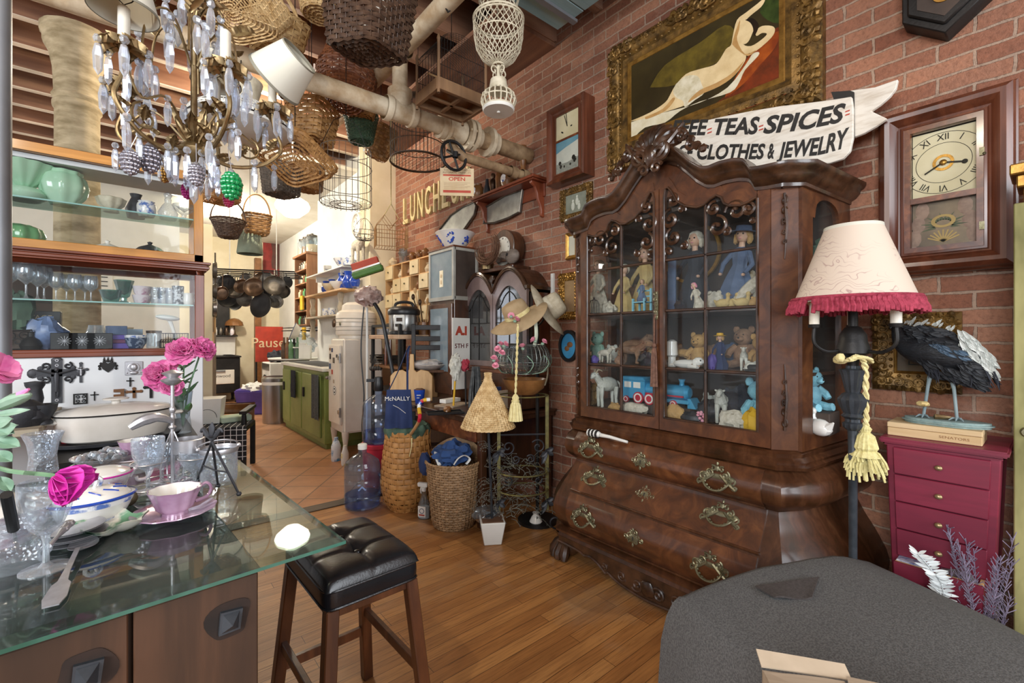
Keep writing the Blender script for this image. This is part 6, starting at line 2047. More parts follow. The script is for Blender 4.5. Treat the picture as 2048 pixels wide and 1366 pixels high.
for k,px in enumerate((312,326,341)):
 ves('tumbler',[(0,0),(.022,0),(.025,.005),(.028,.1),(.026,.1),(.023,.01),(0,.008)],'cut',['clear straight tumbler next to the stacked cups','middle clear tumbler of three on the glass shelf','clear tumbler nearest the dark flowered tumbler'][k],'tumbler',px,LS,n=20)
ves('tumbler',[(0,0),(.025,0),(.027,.005),(.03,.115),(.028,.115),(.025,.01),(0,.008)],mt('black_white_flower','c9ced2','3a3c40',.2,vs=60,lo=.48,hi=.52),'black and white flowered tumbler on the glass shelf','tumbler',356,LS)
ves('cream_jug',[(0,0),(.022,0),(.03,.03),(.024,.06),(.028,.075),(.025,.075),(0,.05)],'porc','small white cream jug in the case corner','jug',377,LS)
one('bottle_box',B().bx(-.085,.085,-.04,.04,0,.2),'black','black gift box lettered RTAGE LIMITED RESERVE in the lower tier','box',(cx_(78,3.46),3.46,LL),bev=.002)
bx_=bpy.data.objects['bottle_box']
b=B()
for s,z,h in(('RTAGE',.165,.034),('LIMITED',.137,.02),('RESERVE',.114,.022)):
 q=text_b(s,h,.0004,std(-.0405,0,z))
 b.add(q.v,q.f)
obj('lettering',b,'paper',bx_,flat=True)
one('fern_ball',(lambda b:(lump(b,(0,0,.09),(.07,.06,.1),.5,5,22,2),b)[1])(B()),'liner','dark green crinkled foliage ornament in the far end of the lower tier','ornament',(cx_(32,3.36),3.36,LL+.1))
one('stand',B().bx(-.06,.06,-.06,.06,0,.1),'inside','dark block under the green foliage ornament','block',(cx_(32,3.36),3.36,LL),bev=.003)
t=thing('wire_stand','black scrolled wire stand in the far end of the lower tier','stand',(cx_(34,3.29),3.29,LL))
b=B()
for k in range(5):
 b.tube(spiral((-.05+.025*k,.04+.03*(k%2)),.004,.022,k,1.3*(-1)**k,14),.0025,5)
b.tube([(-.07,0,.003),(.07,0,.003)],.003,5).tube([(-.07,0,.003),(-.05,0,.09),(.05,0,.1),(.07,0,.003)],.003,5)
obj('scrolls',b,'iron',t)
ves('squat_bottle',[(0,0),(.035,0),(.042,.02),(.03,.05),(.012,.065),(.012,.085),(.016,.09),(0,.09)],'iron','squat black bottle in the lower tier','bottle',62,LL,3.3)
heap('silk_bundle','bundle of shiny blue grey silk in the lower tier','cloth',(cx_(92,3.34),3.34,LL),(.075,.05,.09),mt('blue_silk','6d85b0','3c4560',.35,vs=9),21,.5,rz=0)
for k in range(3):
 q=one('etched_block',B().bx(-.052,.052,-.03,.03,0,.085),'black',['black etched glass box, far one of the row of three','black etched glass box, middle of the row of three','black etched glass box beside the purple books'][k],'box',(cx_(130+35*k,3.31),3.31,LL),bev=.002)
 b=B()
 for a in range(6):
  b.bar((-cos(a*pi/6)*.026,-.0305,.043-sin(a*pi/6)*.026),(cos(a*pi/6)*.026,-.0305,.043+sin(a*pi/6)*.026),.0012,.0012,(0,1,0))
 obj('etched_star',b,'silver',q)
ves('glass_pitcher',[(0,0),(.045,0),(.055,.03),(.05,.08),(.03,.11),(.034,.13),(.031,.13),(.045,.08),(0,.01)],'wine','round clear glass pitcher above the etched boxes','pitcher',192,LL,3.45)
for k,(m,h)in enumerate((('purple',.03),('magenta',.02),('purple',.026),('bluecloth',.05))):
 one('book',B().bx(-.055+.005*k,.055-.004*k,-.04,.04,0,h-.001),MA[m]if m!='magenta' else mt('plum_cloth','5a2f4c','6c3a5a',.7),['thick purple book at the bottom of the stack in the lower tier','thin plum book second from bottom of the stack','purple book third from bottom of the stack','slate blue book on top of the stack in the lower tier'][k],'book',(cx_(232,3.35),3.35,LL+[0,.03,.05,.076][k]),.05*k,'books in the lower tier',bev=.002)
ves('cream_planter',[(0,0),(.04,0),(.062,.12),(.058,.12),(.036,.01),(0,.01)],'paper','cream tapered planter behind the books','pot',240,LL+0,3.48)
t=thing('floral_bowl','dark blue flowered bowl with pierced rim in the lower tier','bowl',(cx_(272,3.32),3.32,LL))
obj('bowl',B().lat([(0,0),(.03,0),(.046,.03),(.05,.06),(.046,.062),(.04,.03),(0,.015)],32),mt('navy_floral','2c3f5c','8f9db0',.3,vs=50,lo=.5,hi=.6),t)
obj('pierced_rim',B().lat([(.05,.06),(.051,.075),(.049,.075),(.048,.06)],40),'bluwht',t)
one('card_box',B().bx(-.035,.035,-.02,.02,0,.11),mt('pale_blue_card','a9bccc','98adc0',.7),'pale blue grey card box behind the flowered bowl','box',(cx_(270,3.45),3.45,LL),bev=.001)
t=thing('candle_jar','clear jar with wide copper lid in the lower tier','jar',(cx_(308,3.31),3.31,LL))
obj('glass',B().lat([(0,0),(.033,0),(.035,.01),(.035,.085),(.033,.085),(.03,.01),(0,.008)],28),'wine',t)
obj('lid',B().lat([(.036,.085),(.037,.1),(0,.102)],28),'copper',t)
for k,px in enumerate((334,362)):
 t=thing('filigree_basket',['dark filigree metal basket beside the copper lidded jar','dark filigree metal basket next to the case corner'][k],'basket',(cx_(px,3.3),3.3,LL))
 b=B()
 for j in range(9):
  a=2*pi*j/9
  e=[(cos(a)*.034+q[0]*-sin(a),sin(a)*.034+q[0]*cos(a),.04+q[2])for q in spiral((0,0),.003,.012,0,1.3,12)]
  b.tube(e,.0018,5)
 b.tube(circ(.034,28,.003),.0022,5,True).tube(circ(.036,28,.085),.0024,5,True)
 for j in range(18):
  a=2*pi*j/18
  b.tube([(cos(a)*.034,sin(a)*.034,.003),(cos(a)*.036,sin(a)*.036,.085)],.0012,4)
 obj('wire',b,'iron',t)
t=thing('white_paddle','white paddle-headed form on an arm standing in the lower tier','lamp',(cx_(345,3.46),3.46,LL))  # white paddle head on a bent arm and round base
obj('base',B().lat([(0,0),(.045,0),(.045,.008),(0,.012)],24),'white',t)
obj('arm',B().tube(smo([(.02,0,.01),(.01,0,.08),(-.01,-.01,.15),(-.02,-.02,.175)],3),[.008,.008,.009,.009,.009,.01,.011,.012,.012,.012],8),'white',t)
obj('head',B().sph((-.025,-.03,.18),(.06,.035,.017),18,rot=(0,.12,0)),'white',t)
# -- crystal chandelier over the table
HB=pT(388,300,1.2)
rg=V((DY,-DX,0))
fw=V((DX,DY,0))
ch=thing('chandelier','tole leaf chandelier dripping with crystal prisms and coloured glass fruit','chandelier',HB)
BR,CRY=(MA['bronze'],MA['crystal'])
def P3(r,a,z):
 return rg*(r*cos(a))+fw*(r*sin(a))+V((0,0,z))
DROP=B().add(B().lat([(0,-.062),(.007,-.05),(.0085,-.02),(.005,-.002),(0,0)],6).v,B().lat([(0,-.062),(.007,-.05),(.0085,-.02),(.005,-.002),(0,0)],6).f)
dmesh=None
bmesh_=None
ncr=0
def crystal(p,s=1):
 global dmesh,ncr
 if ncr>=98:
  return
 ncr+=1
 if dmesh is None:
  dmesh=obj('crystal_drop',DROP,CRY,ch,flat=True,loc=p)
  obj('crystal_bead',B().sph((0,0,.009),.0085,7,k=4),CRY,dmesh,flat=True)
  dmesh.scale=(s*1.1,)*3
 else:
  dup(dmesh,p,parent=ch,rot=(0,0,RND.random()*3),sc=s*1.1)
def tole_leaf(b,a,e,w_,curl=.02,lob=5):
 a=V(a)
 e=V(e)
 d=e-a
 s=d.cross(V((0,0,1)))
 s=s.normalized()if s.length>1e-05 else V((1,0,0))
 n=s.cross(d).normalized()
 return b.sheet(lambda u,v:a+d*u+s*(w_*(v-.5)*sin(pi*min(.08+.9*u,.97))*(1+.22*sin(u*lob*2*pi)))+n*(abs(v-.5)*w_*.45-curl*u*u+.12*w_*sin(v*14)),12,8,.0008)
obj('stem',B().lat([(0,-.03),(.012,-.02),(.02,0),(.012,.02),(.008,.06),(.007,.3),(.014,.34),(.01,.38),(.006,.42),(.006,.6),(.004,.62),(0,.62)],14),BR,ch)
obj('hub',B().lat([(0,-.055),(.012,-.05),(.008,-.035),(.03,-.015),(.035,0),(.025,.012),(.01,.02)],20,fl=.06,fn=8),BR,ch)
b=B()
for k in range(34):
 z=.62+k*.036
 pts=[(cos(a)*.008,0,z+sin(a)*.022)for a in[2*pi*i/10 for i in range(10)]]
 if k%2:
  pts=[(0,p[0],p[2])for p in pts]
 if z+CAMZ*0+HB.z<3.58:
  b.tube(pts,.0022,4,True)
obj('chain',b,'iron',ch)
b=B()
for k in range(9):
 a=k*2*pi/9+.3
 tole_leaf(b,P3(.012,a,.01),P3(.065,a,.045+.02*(k%3)),.034,-.02)
 tole_leaf(b,P3(.01,a+.3,.36),P3(.055,a+.3,.42),.04,.03)
obj('hub_leaves',b,BR,ch)
angs=[radians(-108),radians(-36),radians(36),radians(108),radians(180)]
RR=[.165,.19,.185,.19,.18]
for k,a in enumerate(angs):
 R0=RR[k]
 zp=[.175,.15,.16,.2,.17][k]
 arm=obj('arm',B().tube(smo([P3(.02,a,0),P3(.08,a,-.025),P3(R0*.85,a,-.005),P3(R0*1.12,a,.05),P3(R0*1.02,a,.11),P3(R0,a,zp)],5),.0052,8),BR,ch)
 b=B()
 b.tube([P3(.05+0,a,-.02)+P3(q[0],a,q[2])-P3(0,a,0)for q in spiral((.07,.05),.005,.035,0,1.2,16)],.003,5)
 b.tube(smo([P3(.02,a+.25,.02),P3(.09,a+.3,.09),P3(.15,a+.2,.06),P3(.17,a+.1,.12)],4),.003,5)
 obj('scroll',b,BR,arm)
 b=B()
 for j in range(4):
  f=.35+.2*j
  s0=P3(R0*f,a,-.02+.02*j)
  tole_leaf(b,s0,s0+P3(.032,a+(-1)**j*1.1,.03),.026,.01)
 obj('leaves',b,BR,arm)
 pan=P3(R0,a,zp)
 b=B()
 for j in range(6):
  q=j*pi/3
  tole_leaf(b,pan,pan+P3(.052,q,-.008),.05,.012)
 b.lat([(.008,-.012),(.013,0),(.013,.008),(0,.008)],12,c=tuple(pan))
 obj('drip_pan',b,BR,arm)
 obj('candle_sleeve',B().lat([(0,.006),(.0115,.006),(.0115,.085),(.007,.09),(0,.09)],14,c=tuple(pan)),'candle',arm)
 for j in range(5):
  q=j*2*pi/5+.4
  crystal(pan+P3(.046,q,-.02),RND.uniform(.95,1.2))
 for j in range(3):
  crystal(P3(R0*(.45+.3*j),a+.12*(-1)**j,-.03+.012*j),RND.uniform(.8,1.1))
 crystal(P3(.17,a+.1,.11),1)
 crystal(P3(.09,a+.3,.08),.9)
 if k in(0,2,3):
  tl=Matrix.Translation(pan+V((0,0,.075)))
  if k==2:
   tl=Matrix.Translation(pan+V((0,0,.085))+rg*.006)@Matrix.Rotation(.95,4,fw)@Matrix.Rotation(.2,4,rg)@Matrix.Scale(1.2,4)
  sh=obj('lamp_shade',B().lat([(.066,0),(.044,.085),(.043,.085),(.065,0)],36,m=tl),'shade',ch)
  obj('shade_trim',B().lat([(.0668,-.001),(.0664,.005),(.0655,.005),(.0655,-.001),(.0668,-.001)],36,m=tl).lat([(.0448,.08),(.0444,.086),(.0425,.086),(.043,.08)],36,m=tl),'shadetrim',sh)
  obj('clip_wire',B().tube([tl@V((-.044,0,.084)),tl@V((-.014,0,.03)),tl@V((0,0,.018)),tl@V((.014,0,.03)),tl@V((.044,0,.084))],.0013,5),'iron',sh)
for j in range(10):
 a=j*2*pi/10
 crystal(P3(.05,a,-.03),1)
for j in range(12):
 a=j*2*pi/12+.2
 crystal(P3(.06,a,.3+.06*(j%2)),1.15)
for j in range(10):
 a=j*2*pi/10+.5
 crystal(P3(.115,a,.16+.05*(j%3)),1.1)
crystal(V((0,0,-.055)),1.3)
b=B()
for j in range(6):
 a=j*pi/3
 b.tube(smo([P3(.008,a,.22),P3(.05,a,.33),P3(.1,a,.3),P3(.115,a,.2)],4),.003,5)
 b.tube(smo([P3(.008,a+.5,.34),P3(.04,a+.5,.4),P3(.065,a+.5,.37)],4),.0026,5)
 tole_leaf(b,P3(.1,a,.3),P3(.14,a+.25,.34),.04,.01)
obj('upper_scrolls',b,BR,ch)
FR=[('silver',260,325,1.08,.021),('silver',299,318,1.12,.024),('silver',393,350,1.13,.019),('green',463,372,1.15,.025),('mag',375,382,1.25,.016),('red',457,400,1.3,.015),('gold',329,348,1.2,.016)]
FM={'silver':mt('silver_glass','b0adb6','8b8892',.2,.7),'green':mt('green_glass_fruit','128a4c','0f6e3e',.15,coat=.5),'mag':mt('magenta_glass','b5177d','8f1064',.15,coat=.5),'red':mt('red_glass','b02a55','8c1f42',.15,coat=.5),'gold':MA['goldlite']}
for m,px,py,tt,r in FR:
 c=pT(px,py,tt)-HB
 b=B()
 n=8
 for i in range(n):
  ph=pi*(i+.5)/n
  z=cos(ph)*r*1.25
  rad=sin(ph)*r*(1 if z>0 else .92)
  k=max(1,int(2*pi*rad/(r*.42)))
  for j in range(k):
   a=2*pi*(j+.5*(i%2))/k
   b.sph((c.x+cos(a)*rad*.8,c.y+sin(a)*rad*.8,c.z+z),r*.27,7,k=5)
 b.sph(c,(r*.8,r*.8,r),8)
 f=obj('glass_fruit',b,FM[m],ch)
 obj('fruit_cap',B().lat([(.006,0),(.008,r*.2),(.004,r*.4),(0,r*.4)],10,c=(c.x,c.y,c.z+r*1.25)).tube([c+V((0,0,r*1.5)),V((c.x*.9,c.y*.9,-.01))],.0012,4),'silver',f)
 # -- baskets and cages hung from the joists
ZC=3.92
def hang(t,loc,top,n=1,m='iron',r=.0025,spread=0):
 b=B()
 for k in range(n):
  a=2*pi*k/max(n,1)
  b.tube([(cos(a)*spread,sin(a)*spread,top),(0,0,top+(.12 if n>1 else .02)),(0,0,ZC-loc[2])],r,5)
 obj('hanging_wire',b,MA[m],t)
def basket(lab,px,py,w_px,tt,h,m,top_r=1,bot_r=.8,sq=0,sy=1,rz=0,tilt=(0,0),handle=0,nst=28,row=.011,nm='wicker_basket',hanging=True,rim=True,amp=.003,thick=.005,stake=.003,lid=False,bulge=0,face=0):
 p=pT(px,py,tt)
 R=w_px*tt/FPX/2
 t=thing(nm,lab,'basket',p,group='baskets hung from the ceiling joists')
 rot_=(Matrix.Rotation(face,3,V((DY,-DX,0)))@Euler((tilt[0],tilt[1],rz)).to_matrix()).to_euler()
 e=obj('body',weave([(R*bot_r,-h/2),(R*(bot_r+(top_r-bot_r)*.3+bulge),-h*.2),(R*(bot_r+(top_r-bot_r)*.7+bulge),h*.2),(R*top_r,h/2)],nst,row,amp,None,1,sy,sq,stake,thick),MA[m],t,rot=rot_)
 if rim:
  obj('rim',rim_b(R*top_r,h/2,.008,60,1,sy,sq,14),MA[m],t,rot=rot_)
 if handle:
  hh=handle
  pts=[(cos(a)*R*top_r*.98,0,h/2+sin(a)*hh)for a in[pi*i/18 for i in range(19)]]
  b=B()
  for o in(-.006,.006):
   b.tube([(q[0],q[1]+o,q[2])for q in pts],.006,6)
  obj('handle',b,MA[m],t,rot=rot_)
 if hanging:
  hang(t,p,h/2+handle*.99 if handle else 0)
 return t
basket('large pale willow tray basket with rolled edge hung highest over the chandelier',470,5,165,2.1,.1,'wick_pale',1,.85,sq=3,rz=.6,tilt=(.1,.1),row=.009,nst=40,face=-.25)
basket('small pale split-slat basket with bent handle beyond the willow tray',553,78,105,2.5,.16,'wick_pale',1,.75,sq=2,rz=.3,handle=.2,row=.02,nst=22,amp=.004)
basket('round pale basket cut by the top of the photo above the slat basket',640,4,86,2.45,.14,'wick_pale',1,.8,row=.012)
basket('big dark brown square wicker hamper basket close to the ceiling',738,40,150,2.25,.3,'wick_dark',1,.82,sq=3,rz=.5,tilt=(.12,-.1),row=.019,nst=34,amp=.006,thick=.01)
basket('large round red-brown willow basket behind the sprinkler pipe',694,165,112,3.25,.34,'wick_red',.85,.62,bulge=.25,row=.018,nst=26,amp=.006,thick=.01,stake=.005,handle=.22,face=-.2)
basket('tan shallow willow basket nested below the red-brown basket',722,222,62,3.4,.1,'wick_org',1,.8,row=.012,hanging=True)
basket('square golden splint basket hung under the pipe',623,248,82,3.1,.24,'wick_org',1,.86,sq=5,rz=.75,row=.022,nst=20,amp=.006,thick=.006,tilt=(.05,.05))
basket('small dark green wicker basket beyond the golden splint basket',722,258,66,3.5,.2,'wick_grn',1,.7,row=.012)
basket('honey coloured splint basket beside the kitchen opening',762,285,52,3.9,.26,'wick_org',.8,.8,sq=1,row=.022,nst=20,amp=.006,bulge=.15,tilt=(.3,.3))
basket('wide flat open-weave tray basket tilted below the golden basket',590,322,125,2.75,.06,'wick_tan',1,.9,sq=4,rz=.55,row=.016,nst=40,face=-.4)
basket('dark slate basket beside the lit kitchen globe',563,362,64,3.3,.2,'wick_gry',1,.85,sq=3,rz=.5,row=.012)
basket('grey tan round basket next to the slate basket',618,357,58,3.5,.18,'wick_tan',1,.85,row=.012)
basket('dark brown narrow basket between chandelier shade and red-brown basket',582,165,54,3.3,.22,'choc',1,.8,row=.014)
basket('low dark wire-handled basket near the kitchen post',457,458,62,4.3,.16,'wick_dark',1,.55,handle=.2,row=.014,nst=24)
basket('golden woven carrier basket above the pan rack',514,450,50,4.6,.18,'wick_org',1,.8,sq=2,handle=.22,row=.02,nst=18,amp=.006)
basket('tan woven panel basket beside the display case corner',440,385,64,4,.16,'wick_tan',1,.9,sq=5,rz=.3,row=.014)
basket('brown basket tucked under the white wicker lamp',425,215,60,3.3,.2,'choc',1,.8,row=.014)
p=pT(500,487,4.65)
t=thing('fabric_bucket','faded grey green fabric bucket hung upside down by the pan rack','bucket',p)
obj('body',B().lat([(.115,-.11),(.12,-.1),(.098,.1),(.085,.12),(0,.125)],28,fl=.02,fn=7),mt('faded_green','7d8a78','95a08c',.9,bump=.2),t)
hang(t,p,.12)
def wires(profile,n,r,m,t,nm='wires',rings=(),sx=1,sy=1):
 b=B()
 for j in range(n):
  a=2*pi*j/n
  b.tube([(cos(a)*q[0]*sx,sin(a)*q[0]*sy,q[1])for q in profile],r,4)
 for rr,z in rings:
  b.tube([(cos(2*pi*j/40)*rr*sx,sin(2*pi*j/40)*rr*sy,z)for j in range(40)],r*1.5,5,True)
 return obj(nm,b,MA[m],t)
p=pT(836,270,3.72)
R=.22
t=thing('birdcage','round brown wire birdcage with mesh floor under the sprinkler pipe','birdcage',p)
wires([(R,-.22),(R,.12),(R*.85,.24),(R*.4,.31),(.01,.33)],44,.0024,'wick_gry',t,'bars',[(R,-.22),(R,-.1),(R,.12),(R*1.01,-.215)])
b=B().tube(circ(R*1.02,40,-.225),.006,6,True)
for k in range(-7,8):
 x=k*R/7.5
 y=sqrt(max(R*R-x*x,0))
 b.tube([(x,-y,-.222),(x,y,-.222)],.0012,4).tube([(-y,x,-.222),(y,x,-.222)],.0012,4)
obj('mesh_floor',b,'copper',t)
hang(t,p,.33)
p=pT(692,355,3.05)
R=.165
t=thing('wire_basket','tall cylindrical rusty wire basket hanging in front of the white wall','wire basket',p)
wires([(R*.3,-.185),(R*.95,-.185),(R,-.17),(R*.98,.18)],26,.0016,'wick_gry',t,'upright_wires',[(R,-.17),(R,-.06),(R,.06),(R*.98,.18),(R*.6,-.185),(R*.3,-.185)])
b=B().tube([(R*.98,0,.18),(R*.5,0,.36),(0,0,.42)],.002,4).tube([(-R*.98,0,.18),(-R*.5,0,.36),(0,0,.42)],.002,4)
obj('bail',b,'iron',t)
hang(t,p,.42)
p=pT(903,160,2.85)
t=thing('birdcage','wooden framed birdcage with arched wire top near the brick wall','birdcage',p,0)
CW=wood('cage_wood','6e5238','8f7050','7d6044',.7,2,4)
W2,D2=(.17,.13)
b=B()
for q in(-1,1):
 b.bx(-W2,W2,q*D2-.012,q*D2+.012,-.17,-.1).bx(q*W2-.012,q*W2+.012,-D2,D2,-.17,-.1)
b.bx(-.012,.012,-D2,D2,-.165,-.15).bx(-W2,W2,-.01,.01,-.165,-.15)
obj('tray_frame',b,CW,t,bev=.002)
for x in(-W2,W2):
 for y in(-D2,D2):
  obj('corner_post',B().lat([(.009,-.19),(.009,.12),(.012,.125),(.005,.15),(0,.155)],8,c=(x,y,0)),CW,t)
b=B()
for k in range(17):
 y=-D2+2*D2*k/16
 arch_=[(-W2,y,-.1),(-W2,y,.08)]+[(-W2*cos(pi*i/10),y,.08+.13*sin(pi*i/10))for i in range(1,10)]+[(W2,y,.08),(W2,y,-.1)]
 b.tube(arch_,.0012,4)
for q in(-1,1):
 for k in range(18):
  x=-W2+2*W2*k/17
  b.tube([(x,q*D2,-.1),(x,q*D2,.08+.13*sqrt(max(1-(x/W2)**2,0)))],.0012,4)
for z in(-.02,.08):
 b.tube([(-W2,-D2,z),(W2,-D2,z),(W2,D2,z),(-W2,D2,z)],.002,4,True)
obj('bars',b,'iron',t)
obj('floor_board',B().bx(-W2,W2,-D2,D2,-.105,-.1),'potbrown',t)
obj('perch',B().tube([(-W2,0,-.02),(W2,0,-.02)],.006,6),'raw',t)
obj('hanging_wire',B().tube([(0,0,.21),(0,0,ZC-p.z)],.0025,5),'iron',t)
p=pT(997,75,2.55)
t=thing('wire_lantern','white wire tiered hanging lantern with solid round foot near the brick','lantern',p)
R=.14
b=B()
for k in range(26):
 for s in(-1,1):
  a0=2*pi*k/26
  b.tube([(cos(a0+s*u*1.5)*R*q,sin(a0+s*u*1.5)*R*q,z)for u,q,z in((0,1,.1),(.15,1,.05),(.35,.98,0),(.55,.9,-.06),(.75,.7,-.11),(.9,.45,-.14),(1,.2,-.155))],.0022,4)
b.tube(circ(R,40,.1),.006,6,True).tube(circ(R,40,.085),.005,6,True).tube(circ(R*.97,40,0),.004,6,True).tube(circ(.03,20,-.155),.006,6,True)
obj('wire_bowl',b,'ivory',t)
b=B()
for k in range(20):
 a0=2*pi*k/20
 b.tube([(cos(a0)*r_,sin(a0)*r_,z)for r_,z in((R*.8,.1),(R*.72,.16),(R*.85,.24),(R*.6,.34),(R*.2,.4))],.0022,4)
for z,r_ in((.16,R*.72),(.24,R*.85),(.34,R*.6)):
 b.tube(circ(r_,32,z),.003,5,True)
obj('wire_top',b,'ivory',t)
b=B()
for k in range(4):
 a=k*pi/2
 b.tube([(cos(a)*(.012+q[0]),sin(a)*(.012+q[0]),-.195+q[2])for q in spiral((.018,0),.003,.03,pi/2,1.2,14)],.004,5)
b.tube([(0,0,-.15),(0,0,-.25)],.01,8)
obj('scroll_neck',b,'ivory',t)
obj('cone',B().lat([(.03,-.235),(.045,-.24),(.055,-.3),(.06,-.305),(0,-.305)],24),'ivory',t)
b=B()
for k in range(18):
 a=2*pi*k/18
 b.tube([(cos(a)*.06,sin(a)*.06,-.3),(cos(a)*.09,sin(a)*.09,-.325),(cos(a)*.097,sin(a)*.097,-.36),(cos(a)*.085,sin(a)*.085,-.395)],.0042,5)
b.tube(circ(.096,32,-.35),.004,5,True).tube(circ(.086,32,-.395),.006,5,True)
obj('slatted_ring',b,'ivory',t)
obj('foot_disc',B().lat([(0,-.415),(.085,-.415),(.09,-.405),(.088,-.395),(0,-.39)],32).sph((0,0,-.418),(.01,.01,.006),8),'white',t)
hang(t,p,.4)
p=pT(482,228,2.4)
R=.245
t=thing('wicker_pendant','wide white slatted wicker hanging shade behind the chandelier','hanging shade',p)
obj('skirt',weave([(R,-.07),(R*.95,-.03),(R*.6,.03),(R*.35,.06)],40,.012,.002,None,stake=.003,bottom=False),'white',t)
obj('under_ring',B().lat([(R,-.07),(R*.96,-.085),(R*.5,-.11),(0,-.115)],48,fl=.01,fn=24),'white',t)
obj('crown',B().lat([(R*.36,.05),(R*.34,.09),(R*.42,.17),(R*.4,.175),(.02,.18),(0,.18)],28),'ivory',t)
obj('dark_lacing',B().tube(circ(R*1,60,-.07),.004,5,True).tube(circ(R*.78,60,0),.002,5,True),'iron',t)
hang(t,p,.18)
p=pT(782,468,4.5)
t=thing('wire_house','house-shaped tan wire cage with twin gables hung by the pilaster','wire cage',p,-.3)
b=B()
w2,d2=(.15,.1)
for z in(-.14,-.02,.06):
 b.tube([(-w2,-d2,z),(w2,-d2,z),(w2,d2,z),(-w2,d2,z)],.0028,4,True)
for k in range(13):
 x=-w2+2*w2*k/12
 for y in(-d2,d2):
  b.tube([(x,y,-.14),(x,y,.06)],.0018,4)
for k in range(9):
 y=-d2+2*d2*k/8
 for x in(-w2,w2):
  b.tube([(x,y,-.14),(x,y,.06)],.0018,4)
for x0,x1 in((-w2,0),(0,w2)):
 for y in(-d2,0,d2):
  b.tube([(x0,y,.06),((x0+x1)/2,y,.16),(x1,y,.06)],.0025,4)
 b.tube([((x0+x1)/2,-d2,.16),((x0+x1)/2,d2,.16)],.0025,4)
for k in range(11):
 x=-w2+2*w2*k/10
 b.tube([(x,-d2,-.14),(x,d2,-.14)],.0018,4)
obj('wire_frame',b,'wick_tan',t)
obj('rope_loop',B().tube([(-.075,0,.16),(0,0,.3),(0,0,ZC-p.z)],.005,6).tube([(.075,0,.16),(0,0,.3)],.004,5),'rope',t)
p=pT(729,463,4.7)
t=thing('wire_basket','little round wire basket hung in front of the wall clock','wire basket',p)
wires([(.01,-.09),(.07,-.085),(.1,-.05),(.11,0)],16,.0016,'iron',t,'wires',[(.11,0),(.1,-.05),(.07,-.085)])
wires([(.11,0),(.09,.06),(.04,.12),(0,.14)],6,.0016,'iron',t,'top_wires')
hang(t,p,.14)
p=pT(733,535,4.4)
t=thing('watermelon_ornament','wooden watermelon slice ornament, red over green, hung on wires','ornament',p,rot=(0,-.32,-.65))
obj('red_flesh',B().bx(-.13,.13,-.03,.03,.005,.07),mt('melon_red','c25034','a83f28',.6),t,bev=.004)
obj('white_rind',B().bx(-.14,.14,-.035,.035,-.012,.005),'porc',t,bev=.002)
obj('green_rind',B().bx(-.15,.15,-.04,.04,-.075,-.012),mt('melon_green','3f6a2c','557f38',.6),t,bev=.012)
obj('wire',B().tube([(0,0,.07),(.5,0,1.45),(.52,0,1.68)],.0018,4),'iron',t)
# -- along the wall beyond the cabinet
hy=2.985
HW=.425
desk=thing('secretary_desk','dark mahogany writing desk with double-domed leaded glass hutch against the brick','desk',(WX,hy,0),WR)
hf=-.236
dome=[]
for i in range(41):
 x=-HW+2*HW*i/40
 u=abs(x)/HW
 z=1.69+.17*max(0,sin(pi*min(max((u-.02)/.96,0),1)))**.75
 dome.append((x,z))
obj('hutch_body',B().pri([(-HW,1.02),(HW,1.02),(HW,1.7),(-HW,1.7)],.004,.18,std(0)),'mahog',desk)
ro=B()
for k in range(40):
 (xa,za),(xb,zb)=(dome[k],dome[k+1])
 ro.pri([(xa,1.65),(xb,1.65),(xb,zb-.005),(xa,za-.005)],.004,-hf-.012,std(0))
obj('barrel_roof',ro,'walnut2',desk,ang=50)
obj('hutch_top',B().bx(-.24,.2,-.2,-.004,1.855,1.885),'walnut2',desk,bev=.004)
LT=mt('reflection_tinted_frame','6b5a58','7d6a66',.22,coat=.6)  # grey lavender tone paints the window reflection into the dark wood
def darch(u):
 return 1.56+.15*sin(pi*u)**.8
b=B()
DW=HW-.012
for q in(-1,1):
 g0,g1=(.035,HW-.05)
 for a,c in((.004,g0),(g1,HW-.004)):
  P=[(q*a,1.06),(q*c,1.06),(q*c,1.7),(q*a,1.7)][::q]
  b.pri(P,-hf-.012,-hf+.012,std(0))
 P=[(q*g0,1.06),(q*g1,1.06),(q*g1,1.105),(q*g0,1.105)][::q]
 b.pri(P,-hf-.012,-hf+.012,std(0))
 for k in range(16):
  ua,ub=(k/16,(k+1)/16)
  xa,xb=(g0+(g1-g0)*ua,g0+(g1-g0)*ub)
  ta=itp(xa,[(p[0],p[1])for p in dome])-.03
  tb2=itp(xb,[(p[0],p[1])for p in dome])-.03
  P=[(q*xa,darch(ua)),(q*xb,darch(ub)),(q*xb,tb2),(q*xa,ta)][::q]
  b.pri(P,-hf-.012,-hf+.012,std(0))
obj('door_frame',b,LT,desk)
b=B().tube([(x,hf-.014,z-.012)for x,z in dome],.016,7).tube([(x,hf-.026,z-.028)for x,z in dome],.006,6)
b.bx(-HW-.02,-HW+.01,hf-.03,hf+.05,1.67,1.695).bx(HW-.01,HW+.02,hf-.03,-.01,1.67,1.695)
obj('dome_moulding',b,'carved',desk)
b=B()
for k in range(7):
 a=pi*(.1+.8*k/6)
 b.tube([(0,hf-.02,1.74),(cos(a)*.025,hf-.026,1.765+sin(a)*.02),(cos(a)*.04,hf-.02,1.77+sin(a)*.04)],[.004,.008,.004],6)
b.tube([(0,hf-.02,1.76),(0,hf-.018,1.69)],[.01,.003],6)
obj('shell_carving',b,'carved',desk)
